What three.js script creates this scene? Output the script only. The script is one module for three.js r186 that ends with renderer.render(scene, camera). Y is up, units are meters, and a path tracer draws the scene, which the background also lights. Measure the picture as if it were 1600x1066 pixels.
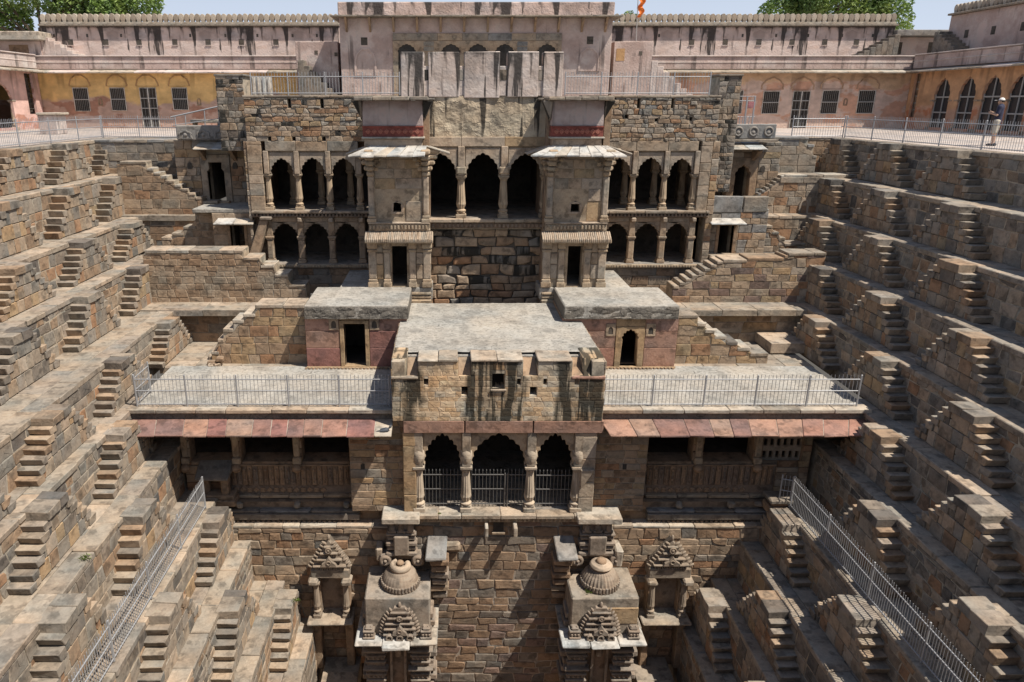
import * as THREE from 'three';
import { MarchingCubes } from 'three/addons/objects/MarchingCubes.js';
import { mergeGeometries } from 'three/addons/utils/BufferGeometryUtils.js';

// ---------- camera, sky, sun, exposure ----------
const F = 1150, U0 = 700, V0 = 533, EYE = 1.6, PITCH = Math.atan(373 / 1150), PC = Math.cos(PITCH), PS = Math.sin(PITCH);
const SKYK = 0.58, clamp = (x, a, b) => Math.min(b, Math.max(a, x)), sm = (a, b, x) => { const t = clamp((x - a) / (b - a), 0, 1); return t * t * (3 - 2 * t); };
const scene = new THREE.Scene();
const camera = new THREE.PerspectiveCamera(2 * Math.atan(533 / F) * 180 / Math.PI, 1600 / 1066, 0.1, 2500);
camera.position.set(0, EYE, 0);
camera.rotation.set(-PITCH, 0, 0);
camera.setViewOffset(1600, 1066, 100, 0, 1600, 1066);
const SUN = new THREE.Vector3(0.84, 1.65, 0.46).normalize();
{                                                                     // hazy summer sky, computed
  const w = 512, h = 256, d = new Float32Array(w * h * 4);
  for (let j = 0; j < h; j++) for (let i = 0; i < w; i++) {
    const el = ((j + 0.5) / h - 0.5) * Math.PI, az = ((i + 0.5) / w - 0.5) * 2 * Math.PI, o = (j * w + i) * 4;
    const dx = Math.cos(el) * Math.cos(az), dy = Math.sin(el), dz = Math.cos(el) * Math.sin(az), t = Math.pow(clamp(dy, 0, 1), 0.6), cs = clamp(dx * SUN.x + dy * SUN.y + dz * SUN.z, -1, 1), gl = 0.35 * Math.pow(Math.max(0, cs), 6);
    let c = [0.95 - 0.84 * t, 1.06 - 0.86 * t, 1.22 - 0.80 * t]; if (dy < 0) { const k = sm(0, -0.12, dy); c = c.map((x, q) => x * (1 - k) + k * [0.16, 0.14, 0.115][q]); }
    const s = SKYK; d[o] = (c[0] + gl) * s; d[o + 1] = (c[1] + gl * 0.95) * s; d[o + 2] = (c[2] + gl * 0.85) * s; d[o + 3] = 1;
  }
  const t = new THREE.DataTexture(d, w, h, THREE.RGBAFormat, THREE.FloatType); t.mapping = THREE.EquirectangularReflectionMapping; t.magFilter = THREE.LinearFilter; t.needsUpdate = true;
  scene.background = t; scene.environment = t;
}
const sun = new THREE.DirectionalLight(new THREE.Color(1, 0.935, 0.835), 5.0);
sun.position.copy(SUN).multiplyScalar(80).add(new THREE.Vector3(2, -5, -25)); sun.target.position.set(2, -5, -25);
sun.castShadow = true; sun.shadow.mapSize.set(4096, 4096);
Object.assign(sun.shadow.camera, { left: -45, right: 45, top: 45, bottom: -45, near: 1, far: 200 });
scene.add(sun, sun.target);
const renderer = new THREE.WebGLRenderer({ antialias: true });
renderer.setSize(1024, 682); renderer.shadowMap.enabled = true;
renderer.toneMapping = THREE.LinearToneMapping; renderer.toneMappingExposure = 1.42;

// ---------- random, noise ----------
let seed = 7;
function rnd() { seed = (seed * 1664525 + 1013904223) >>> 0; return seed / 4294967296; }
const rr = (a, b) => a + (b - a) * rnd();
const ri = (a, b) => Math.floor(rr(a, b + 1 - 1e-9));
const pick = (a) => a[Math.floor(rnd() * a.length)];
const HT = new Float32Array(65536); { let q = 12345; for (let i = 0; i < 65536; i++) { q = (q * 1664525 + 1013904223) >>> 0; HT[i] = q / 4294967296; } }
const h2 = (x, y, k) => HT[((x * 73 + y * 3571 + k * 911) ^ (x * y * 7 + 19 * k)) & 65535];
function vn(x, y, px, py, k) {                                        // tiling value noise
  const x0 = Math.floor(x), y0 = Math.floor(y), fx = x - x0, fy = y - y0, a = fx * fx * (3 - 2 * fx), b = fy * fy * (3 - 2 * fy);
  const X0 = ((x0 % px) + px) % px, X1 = (X0 + 1) % px, Y0 = ((y0 % py) + py) % py, Y1 = (Y0 + 1) % py;
  const A = h2(X0, Y0, k), B = h2(X1, Y0, k), C = h2(X0, Y1, k), Dd = h2(X1, Y1, k);
  return A + (B - A) * a + (C - A) * b + (A - B - C + Dd) * a * b;
}
function fbm(u, v, f, oct, k, fy = f) { let s = 0, a = 0.5, n = 0; for (let o = 0; o < oct; o++) { s += a * vn(u * f, v * fy, f, fy, k + o * 7); n += a; a *= 0.52; f *= 2; fy *= 2; } return s / n; }

// ---------- textures ----------
function tex(n, fn, srgb, rep = 1, m = n) {
  const d = new Uint8Array(n * m * 4);
  for (let j = 0; j < m; j++) for (let i = 0; i < n; i++) {
    const c = fn(i / n, j / m), o = (j * n + i) * 4;
    for (let k = 0; k < 3; k++) { let x = typeof c === 'number' ? c : c[k]; x = clamp(x, 0, 1); if (srgb) x = x <= 0.0031308 ? x * 12.92 : 1.055 * Math.pow(x, 1 / 2.4) - 0.055; d[o + k] = x * 255; }
    d[o + 3] = 255;
  }
  const t = new THREE.DataTexture(d, n, m); t.wrapS = t.wrapT = THREE.RepeatWrapping; t.magFilter = THREE.LinearFilter; t.minFilter = THREE.LinearMipmapLinearFilter; t.generateMipmaps = true;
  if (srgb) t.colorSpace = THREE.SRGBColorSpace; t.repeat.set(rep, rep); t.needsUpdate = true; return t;
}
// uv are metres everywhere; repeat = 1 / size of the tile
const tStone = tex(768, (u, v) => {
  const a = fbm(u, v, 6, 5, 1), b = fbm(u, v, 3, 3, 40), c = fbm(u, v, 48, 3, 80), l = sm(0.52, 0.74, fbm(u, v, 10, 5, 120)), p = sm(0.62, 0.74, fbm(u, v, 12, 4, 160));
  let k = 0.50 + 0.62 * a + 0.28 * (c - 0.5); k = k * (1 - 0.42 * l) + 0.12 * p;
  const w = (b - 0.5) * 0.28; return [k * (1 + w), k, k * (1 - w * 0.9)];
}, true, 1 / 2.2);
const tStoneB = tex(768, (u, v) => 0.55 * fbm(u, v, 7, 6, 11) + 0.3 * fbm(u, v, 30, 4, 51) + 0.15 * (1 - sm(0.0, 0.06, Math.abs(fbm(u, v, 6, 4, 91) - 0.5))), false, 1 / 2.2);
const tConc = tex(768, (u, v) => {
  const a = fbm(u, v, 3, 5, 5), c = fbm(u, v, 40, 4, 35), d = sm(0.52, 0.7, fbm(u, v, 8, 6, 65)), e = sm(0.6, 0.75, fbm(u, v, 14, 5, 95));
  let k = 0.62 + 0.42 * a + 0.5 * (c - 0.5); k *= 1 - 0.26 * d; k += 0.1 * e; const cr = Math.abs(fbm(u, v, 4, 4, 175) - 0.5), gr = sm(0.62, 0.72, fbm(u, v, 70, 2, 195)); k *= 1 - 0.5 * (1 - sm(0.002, 0.007, cr)) * sm(0.45, 0.55, fbm(u, v, 3, 2, 215)); k *= 1 - 0.28 * gr; const w = (fbm(u, v, 4, 3, 135) - 0.5) * 0.16; return [k * (1 + w), k, k * (1 - w)];
}, true, 1 / 4.5);
const tPlas = tex(1024, (u, v) => {                                  // lime plaster: blotches, pale patches, runs of mould from above
  const a = fbm(u, v, 4, 5, 3), b = fbm(u, v, 9, 5, 33), run = sm(0.52, 0.8, fbm(u, v, 42, 3, 63, 2)) * sm(0.4, 0.62, fbm(u, v, 5, 4, 93)), pale = sm(0.55, 0.75, fbm(u, v, 6, 6, 123)), c = fbm(u, v, 80, 2, 153);
  let k = 0.54 + 0.52 * a + 0.14 * (c - 0.5) + 0.2 * pale; k *= 1 - 0.6 * run; k *= 1 - 0.16 * sm(0.5, 0.7, b);
  const w = (b - 0.5) * 0.22 * (1 - run); return [k * (1 + w * 0.5), k * (1 - w * 0.35 + pale * 0.07), k * (1 - w * 0.7 + pale * 0.09)];
}, true, 1 / 7);
const tPlasB = tex(512, (u, v) => 0.6 * fbm(u, v, 5, 6, 17) + 0.4 * fbm(u, v, 40, 3, 57), false, 1 / 3);
const tStreak = tex(1024, (u, v) => {                                // strong black weather runs, seen over several metres
  const col = sm(0.47, 0.62, fbm(u, v, 7, 3, 203, 2)), fine = fbm(u, v, 60, 3, 233, 5), bl = fbm(u, v, 12, 5, 263), spot = sm(0.55, 0.68, fbm(u, v, 26, 4, 283));
  const k = 0.62 + 0.55 * bl, st = clamp(col * (0.35 + 0.9 * sm(0.35, 0.62, fine)) + 0.35 * spot, 0, 0.9), w = (fbm(u, v, 9, 3, 303) - 0.5) * 0.4;
  return [k * (1 + w) * (1 - st), k * (1 - st * 0.995), k * (1 - w) * (1 - st)];
}, true, 1 / 6.5);

const tRun = tex(1024, (u, v) => {                                   // mould runs that start at the top edge (v = 1) and thin out downwards
  const n = fbm(u, v, 9, 5, 323, 4), col = sm(0.42, 0.7, fbm(u, v, 16, 4, 343, 1)), fine = sm(0.3, 0.7, fbm(u, v, 90, 3, 363, 4)), reach = sm(1 - 1.15 * col - 0.12, 1.05 - 0.55 * col, v), pale = sm(0.55, 0.75, fbm(u, v, 7, 5, 383));
  const st = clamp(reach * (0.45 + 0.75 * fine) * (0.4 + col) + 0.5 * sm(0.93, 1, v) + 0.34 * sm(0.35, 1, v) * sm(0.4, 0.62, fbm(u, v, 11, 5, 423, 5)), 0, 0.88), k = 0.56 + 0.62 * n + 0.2 * pale, w = (fbm(u, v, 6, 4, 403) - 0.5) * 0.2;
  return [k * (1 + w * 0.6) * (1 - st), k * (1 - w * 0.3 + pale * 0.05) * (1 - st), k * (1 - w + pale * 0.07) * (1 - st)];
}, true, 1);
function runTex(yTop, H, W = 6, o = 0) { const t = tRun.clone(); t.repeat.set(1 / W, 1 / H); t.offset.set(o, -(yTop - H) / H); t.needsUpdate = true; return t; }
const C = (r, g, b) => new THREE.Color().setRGB(r, g, b);
function mat(c, o = {}) {
  const m = new THREE.MeshStandardMaterial({ color: C(...c), roughness: o.rough ?? 0.92, metalness: o.metal ?? 0, side: THREE.DoubleSide });
  if (o.map !== null) m.map = o.map ?? tStone; if (o.bump !== null) { m.bumpMap = o.bump ?? tStoneB; m.bumpScale = o.bs ?? 0.02; }
  return m;
}
const K = 1.0;
const ms = (r, g, b, o) => mat([r * K, g * K, b * K], o);
const S = {                                                           // stone tones
  tan: ms(0.375, 0.283, 0.198), tan2: ms(0.41, 0.325, 0.243), ochre: ms(0.39, 0.272, 0.158), rust: ms(0.34, 0.20, 0.115), brown: ms(0.25, 0.168, 0.108), brown2: ms(0.31, 0.215, 0.14),
  grey: ms(0.285, 0.24, 0.19), grey2: ms(0.22, 0.187, 0.152), dark: ms(0.15, 0.128, 0.108), slate: ms(0.255, 0.24, 0.222), pale: ms(0.43, 0.375, 0.305), red: ms(0.31, 0.125, 0.09), plum: ms(0.21, 0.145, 0.115), pink: ms(0.42, 0.25, 0.19),
  warm: ms(0.335, 0.275, 0.21), warm2: ms(0.30, 0.25, 0.20), mortar: ms(0.42, 0.355, 0.27), mortarDark: ms(0.10, 0.085, 0.07), white: ms(0.46, 0.44, 0.405),
};
const PAL = {
  body: [S.tan, S.tan, S.warm, S.ochre, S.brown2, S.grey, S.brown2, S.rust, S.tan2, S.warm2, S.grey, S.grey2],
  top: [S.grey2, S.grey, S.dark, S.warm2, S.brown2, S.grey],
  step: [S.brown2, S.grey, S.warm, S.grey2, S.warm2, S.tan],
  ledge: [S.warm, S.warm2, S.warm, S.grey, S.tan2, S.warm],
  pit: [S.brown, S.brown2, S.brown, S.rust, S.grey2, S.tan, S.plum, S.brown2],
  rubble: [S.tan2, S.tan, S.ochre, S.pale, S.grey, S.tan2, S.rust, S.brown2, S.tan],
  dress: [S.tan, S.tan2, S.tan2, S.tan, S.ochre, S.brown2],
  redstone: [S.red, S.plum, S.red, S.pink],
};

// ---------- things ----------
const used = {};
function numbered(n) { const k = used[n] = (used[n] ?? -1) + 1; return k ? n + '_' + String(k).padStart(3, '0') : n; }
function thing(name, label, category, base = [0, 0, 0], group) {
  const o = new THREE.Group(); o.name = numbered(name); o.position.set(...base); o.userData = { label, category, kind: 'thing' }; if (group) o.userData.group = group; scene.add(o); return o;
}
function part(parent, name, geo, m, label) {
  const o = new THREE.Mesh(geo, m); o.name = parent === scene ? numbered(name) : name; o.castShadow = o.receiveShadow = true; if (label) o.userData.label = label;
  if (parent !== scene) { let p = [0, 0, 0]; for (let q = parent; q && q !== scene; q = q.parent) { p[0] -= q.position.x; p[1] -= q.position.y; p[2] -= q.position.z; } if (!parent.userData.local) o.position.set(...p); }
  parent.add(o); return o;
}
// every geometry is written in world coordinates; part() takes the thing's base off again
function struct(name, geo, m) { const o = new THREE.Mesh(geo, m); o.name = name; o.userData.kind = 'structure'; o.castShadow = o.receiveShadow = true; scene.add(o); return o; }

// ---------- geometry ----------
function fromTris(P, UV) { const g = new THREE.BufferGeometry(); g.setAttribute('position', new THREE.Float32BufferAttribute(P, 3)); g.setAttribute('uv', new THREE.Float32BufferAttribute(UV, 2)); g.computeVertexNormals(); return g; }
// box-mapped uv in metres from the face normal
function triPush(P, UV, a, b, c, ou, ov) {
  const ux = b[0] - a[0], uy = b[1] - a[1], uz = b[2] - a[2], vx = c[0] - a[0], vy = c[1] - a[1], vz = c[2] - a[2];
  const nx = Math.abs(uy * vz - uz * vy), ny = Math.abs(uz * vx - ux * vz), nz = Math.abs(ux * vy - uy * vx);
  for (const q of [a, b, c]) { P.push(q[0], q[1], q[2]); if (ny >= nx && ny >= nz) UV.push(q[0] + ou, q[2] + ov); else if (nx >= nz) UV.push(q[2] + ou, q[1] + ov); else UV.push(q[0] + ou, q[1] + ov); }
}
// hexahedron with bevelled edges; corner k: bit 0 = +x, bit 1 = +y, bit 2 = +z
const FACES = [[0, [0, 4, 6, 2], -1], [0, [1, 3, 7, 5], 1], [1, [0, 1, 5, 4], -1], [1, [2, 6, 7, 3], 1], [2, [0, 2, 3, 1], -1], [2, [4, 5, 7, 6], 1]];
const AX = [1, 2, 4];
function hex(c, bev = 0.02, gl = false) {
  const ou = gl ? 0 : rr(0, 9), ov = gl ? 0 : rr(0, 9), P = [], UV = [];
  const dir = (k, a) => { const o = c[k ^ AX[a]], p = c[k], d = [o[0] - p[0], o[1] - p[1], o[2] - p[2]], l = Math.hypot(...d) || 1, b = Math.min(bev, l * 0.3); return [d[0] / l * b, d[1] / l * b, d[2] / l * b]; };
  const V = []; for (let k = 0; k < 8; k++) { const d = [dir(k, 0), dir(k, 1), dir(k, 2)]; V.push([0, 1, 2].map((a) => { const e = [0, 1, 2].filter((x) => x !== a); return [0, 1, 2].map((t) => c[k][t] + d[e[0]][t] + d[e[1]][t]); })); }
  const quad = (a, b, cc, d) => { triPush(P, UV, a, b, cc, ou, ov); triPush(P, UV, a, cc, d, ou, ov); };
  for (const [a, q] of FACES) quad(...q.map((k) => V[k][a]));
  if (bev > 0) {
    for (let a = 0; a < 3; a++) for (let k = 0; k < 8; k++) if (!(k & AX[a])) { const k2 = k | AX[a], [f, g] = [0, 1, 2].filter((x) => x !== a); const fl = (((k & AX[f]) ? 1 : 0) + ((k & AX[g]) ? 1 : 0) + (a === 1 ? 1 : 0)) % 2; fl ? quad(V[k][f], V[k2][f], V[k2][g], V[k][g]) : quad(V[k][g], V[k2][g], V[k2][f], V[k][f]); }
    for (let k = 0; k < 8; k++) { const n = ((k & 1) + ((k >> 1) & 1) + ((k >> 2) & 1)) % 2; n ? triPush(P, UV, V[k][0], V[k][1], V[k][2], ou, ov) : triPush(P, UV, V[k][0], V[k][2], V[k][1], ou, ov); }
  }
  return fromTris(P, UV);
}
function box(x0, x1, y0, y1, z0, z1, bev = 0.02, j = 0, gl = false) {
  const c = []; for (let k = 0; k < 8; k++) c.push([(k & 1 ? x1 : x0) + (j ? rr(-j, j) : 0), (k & 2 ? y1 : y0) + (j ? rr(-j, j) : 0), (k & 4 ? z1 : z0) + (j ? rr(-j, j) : 0)]); return hex(c, bev, gl);
}
const merge = (a) => a.length === 1 ? a[0] : mergeGeometries(a.map((g) => { const q = g.index ? g.toNonIndexed() : g; for (const n of Object.keys(q.attributes)) if (!['position', 'normal', 'uv'].includes(n)) q.deleteAttribute(n); return q; }));
function bar(a, b, r, n = 6) {                                        // round bar between two points
  const A = new THREE.Vector3(...a), B = new THREE.Vector3(...b), g = new THREE.CylinderGeometry(r, r, A.distanceTo(B), n, 1);
  g.applyQuaternion(new THREE.Quaternion().setFromUnitVectors(new THREE.Vector3(0, 1, 0), B.clone().sub(A).normalize())); const m = A.add(B).multiplyScalar(0.5); return g.translate(m.x, m.y, m.z);
}
function lathe(pts, n, x, y, z, rot = 0) { const g = new THREE.LatheGeometry(pts.map(([r, h]) => new THREE.Vector2(r, h)), n); g.rotateY(rot); g.translate(x, y, z); return g; }
// extrude an outline [x, y] from z0 to z1 (world), optional holes
function prism(out, z0, z1, holes = [], bev = 0) {
  const s = new THREE.Shape(out.map((p) => new THREE.Vector2(...p))); for (const h of holes) s.holes.push(new THREE.Path(h.map((p) => new THREE.Vector2(...p))));
  const g = new THREE.ExtrudeGeometry(s, { depth: z1 - z0 - 2 * bev, bevelEnabled: bev > 0, bevelSize: bev, bevelThickness: bev, bevelOffset: -bev, bevelSegments: 1, curveSegments: 8 }); return g.translate(0, 0, z0 + bev);
}
// frames: world = o + ex*u + y + n*d
const FR = { front: (z) => (u, y, d) => [u, y, z + d], left: (x) => (u, y, d) => [x + d, y, u], right: (x) => (u, y, d) => [x - d, y, u] };
// one dressed or rough face stone: outline (8 points, u/y), proud by d, bevelled
function faceStone(fr, o, d0, d1, bev, gl) {
  const P = [], UV = [], n = o.length, ou = gl ? 0 : rr(0, 9), ov = gl ? 0 : rr(0, 9); let cu = 0, cy = 0; for (const p of o) { cu += p[0] / n; cy += p[1] / n; }
  const ins = o.map((p) => { const du = cu - p[0], dy = cy - p[1], l = Math.hypot(du, dy) || 1, b = Math.min(bev, l * 0.35); return [p[0] + du / l * b * 1.3, p[1] + dy / l * b * 1.3]; });
  const put = (a, da, b, db, c, dc) => { for (const [p, d] of [[a, da], [b, db], [c, dc]]) { P.push(...fr(p[0], p[1], d)); UV.push(p[0] + ou + d * 0.7, p[1] + ov + d * 0.7); } };
  for (let i = 0; i < n; i++) { const j = (i + 1) % n, m = d1 - bev * 0.8;
    put(o[i], d0, o[j], d0, o[j], m); put(o[i], d0, o[j], m, o[i], m); put(o[i], m, o[j], m, ins[j], d1); put(o[i], m, ins[j], d1, ins[i], d1); put(ins[i], d1, ins[j], d1, [cu, cy], d1 + (gl === 2 ? 0 : rr(-0.004, 0.008))); }
  return fromTris(P, UV);
}
// coursed masonry between u0..u1, y0..y1 in a frame. o: ch [min,max] course height, cw [min,max] stone length, pal(u,y)->material, holes [[u0,u1,y0,y1]], top(u), bot(u)
function masonry(parent, fr, u0, u1, y0, y1, o = {}) {
  const ch = o.ch ?? [0.22, 0.36], cw = o.cw ?? [0.3, 0.65], gap = o.gap ?? 0.018, dep = o.dep ?? [0.004, 0.03], bev = o.bev ?? 0.014, holes = o.holes ?? [], top = o.top, wav = o.wav ?? 0.025, sl = o.slant ?? 0.035;
  const rows = [y0]; let y = y0; while (y < y1 - ch[0] * 0.6) { let h = rr(...ch); if (y1 - y - h < ch[0] * 0.6) h = y1 - y; y += h; rows.push(y); } rows[rows.length - 1] = y1;
  const nz = rows.map(() => rr(0, 99)), bnd = (r, u) => rows[r] + ((r === 0 || r === rows.length - 1) ? 0 : wav * (2 * vn(u * 1.1 + nz[r], 0.5, 997, 997, r) - 1));
  const made = [];
  for (let r = 0; r < rows.length - 1; r++) {
    const ya = rows[r], yb = rows[r + 1]; let spans = [[u0, u1]];
    for (const [a, b, c, d] of holes) { const ov = Math.min(yb, d) - Math.max(ya, c); if (ov < 0.35 * (yb - ya)) continue; const ns = []; for (const [s, e] of spans) { if (b <= s || a >= e) ns.push([s, e]); else { if (a - s > 0.04) ns.push([s, a]); if (e - b > 0.04) ns.push([b, e]); } } spans = ns; }
    for (const [s, e] of spans) {
      let u = s, sL = 0; while (u < e - 1e-3) {
        let w = rr(...cw); if (e - u - w < cw[0] * 0.6) w = e - u; const u2 = u + w, last = u2 >= e - 1e-3, sR = last ? 0 : rr(-sl, sl);
        const G = gap / 2 * rr(0.6, 1.5), A = (r2, uu, sgn) => bnd(r2, uu) + sgn * G; let cl = (uu, yy) => [uu, yy];
        const L0 = u + G - sL, L1 = u + G + sL, R0 = u2 - G - sR, R1 = u2 - G + sR, mu = (u + u2) / 2, kl = rr(-0.4, 0.4) * sl, kr = last ? 0 : rr(-0.4, 0.4) * sl;
        let q = [[L0, A(r, L0, 1)], [mu, A(r, mu, 1)], [R0, A(r, R0, 1)], [(R0 + R1) / 2 + kr, (ya + yb) / 2], [R1, A(r + 1, R1, -1)], [mu, A(r + 1, mu, -1)], [L1, A(r + 1, L1, -1)], [(L0 + L1) / 2 + kl, (ya + yb) / 2]];
        let ok = true; if (top) { q = q.map(([a, b]) => [a, Math.min(b, top(a) - G)]); const hh = q[5][1] - q[1][1], hl = q[6][1] - q[0][1], hr = q[4][1] - q[2][1]; if (Math.max(hh, hl, hr) < 0.06) ok = false; }
        if (o.bot) { q = q.map(([a, b]) => [a, Math.max(b, o.bot(a) + G)]); if (q[5][1] - q[1][1] < 0.04) ok = false; }
        if (ok && !(o.skip && rnd() < o.skip)) { const c = o.cut ?? 0.0; if (c && rnd() < 0.5) { const i = pick([0, 2, 4, 6]), sx = i === 0 || i === 6 ? 1 : -1, sy = i < 3 ? 1 : -1; q[i] = [q[i][0] + sx * c * rr(0.3, 1), q[i][1] + sy * c * rr(0.3, 1)]; }
          made.push([faceStone(fr, q, -0.03, rr(...dep), bev, o.gl), o.pal(mu, (ya + yb) / 2, (ya - y0) / (y1 - y0), (yb - y0) / (y1 - y0))]); }
        u = u2; sL = sR;
      }
    }
  }
  const cap = o.cap ?? 300, name = o.name ?? 'stone', have = parent.userData.stones ?? 0; let n = have; const rest = new Map();
  made.forEach(([g, m], i) => { if (n < cap) { part(parent, name, g, m); n++; } else { if (!rest.has(m)) rest.set(m, []); rest.get(m).push(g); } });
  for (const [m, gs] of rest) { const p = part(parent, name + '_infill', merge(gs), m); p.userData.kind = 'stuff'; }
  if (parent !== scene) Object.defineProperty(parent.userData, 'stones', { value: n, enumerable: false, writable: true, configurable: true });
  return made.length;
}
// pixel of the photograph at a given distance behind the camera plane -> world x, y
const M_ = (v) => PC - (v - V0) / F * PS, g_ = (v) => ((v - V0) / F * PC + PS) / M_(v);
const X = (u, v, D) => (u - U0) / F * D / M_(v), Y = (v, D) => EYE - g_(v) * D, DY = (v, y) => (EYE - y) / g_(v);
// ---------- the stepped sides ----------
const LX = [-15.9, -14.8, -13.6, -12.45, -10.7, -9.85, -8.7, -7.5, -6.5, -5.5, -4.5], LS = [0.1057, 0.2185, 0.3687, 0.5165, 0.756, 0.965, 1.267, 1.705, 2.21, 2.904, 3.9];
const RX = [18.3, 16.9, 15.9, 14.9, 14.0, 12.95, 12.0, 10.75, 9.65, 8.8, 7.9], RS = [0.092, 0.197, 0.308, 0.4333, 0.573, 0.74, 0.925, 1.198, 1.49, 1.806, 2.23];
const LYv = LX.map((x, i) => i ? EYE - LS[i] * -x * PC : 0), RYv = RX.map((x, i) => i ? EYE - RS[i] * x * PC : 0);
LYv.push(LYv[10] - 2.4); RYv.push(RYv[10] - 2.4);
const BACK = [36.2, 34.5, 32.4, 30.2, 27.9, 21.6, 21.6, 21.3, 21.0, 21.0, 21.0];
const STAIRS = [[34.4, 30.5, 26.4], [32.0, 27.9, 23.7], [30.4, 26.1, 21.7], [27.9, 23.6, 19.2], [25.8, 21.5, 17.3, 13.2], [19.2, 15.0], [17.2, 13.0], [19.6, 15.3], [17.4, 13.4], [19.5, 15.4]];
const ORD = ['first', 'second', 'third', 'fourth', 'fifth', 'sixth', 'seventh', 'eighth', 'ninth', 'tenth', 'eleventh'];
const PROJ = 0.52;
function sideWalls(left) {
  const XS = left ? LX : RX, YS = left ? LYv : RYv, sg = left ? 1 : -1, side = left ? 'sunlit' : 'shaded';
  for (let i = 0; i < 11; i++) {
    const x = XS[i], yt = YS[i], yb = YS[i + 1], db = BACK[i], ax = Math.abs(x), h = yt - yb;
    const dn = Math.max(ax * 0.86 / (left ? 0.609 : 0.783), (EYE - yt) / 0.95) - 1.6;
    const t = thing('stepwell_wall', `${side} stone flank wall with pale ledge, ${ORD[i]} tier down from the railed terrace`, 'stone wall', [x, yb, -(dn + db) / 2]);
    part(t, 'core', box(Math.min(x, x - sg * 1.5), Math.max(x, x - sg * 1.5), yb - 0.4, yt - 0.12, -db - 0.6, -dn, 0, 0), S.mortar);
    const fr = left ? FR.left(x) : FR.right(x);
    const kk = rr(0.78, 1.25); masonry(t, fr, -db, -dn, yb - 0.05, yt - 0.16, { ch: [0.28 * kk, 0.5 * kk], cw: [0.32 * kk, 0.72 * kk], cut: 0.06, slant: 0.05, wav: 0.04, gap: 0.03, dep: [0.004, 0.028], pal: (u, y, f) => f > 0.62 ? pick(PAL.top) : pick(f > 0.35 && rnd() < 0.4 ? PAL.top : PAL.body) });
    // coping along the edge, paving behind it
    const xb = i ? XS[i - 1] : x - sg * 0.9, w = Math.abs(xb - x), cw = Math.min(0.55, w * 0.6);
    for (let z = -db - 0.5; z < -dn;) { const L = rr(0.7, 1.7), z2 = Math.min(-dn, z + L), dy = rr(-0.012, 0.012); const xa = x + sg * rr(0.02, 0.06), xc = x - sg * cw;
      part(t, 'coping_slab', box(Math.min(xa, xc), Math.max(xa, xc), yt - 0.17, yt + dy, z + 0.006, z2 - 0.006, 0.022, 0.01), pick(PAL.ledge)); z = z2; }
    if (i) for (let z = -db - 0.5; z < -dn;) { const L = rr(0.9, 2.2), z2 = Math.min(-dn, z + L), dy = rr(-0.025, -0.005); const xa = x - sg * (cw + 0.01), xc = xb - sg * 0.04;
      part(t, 'ledge_slab', box(Math.min(xa, xc), Math.max(xa, xc), yt - 0.2, yt + dy, z + 0.006, z2 - 0.006, 0.018, 0.01), pick(PAL.ledge)); z = z2; }
    (STAIRS[i] ?? []).forEach((D, k) => doubleStair(side, i, k, x, sg, yt, yb, D));
  }
}
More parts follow.
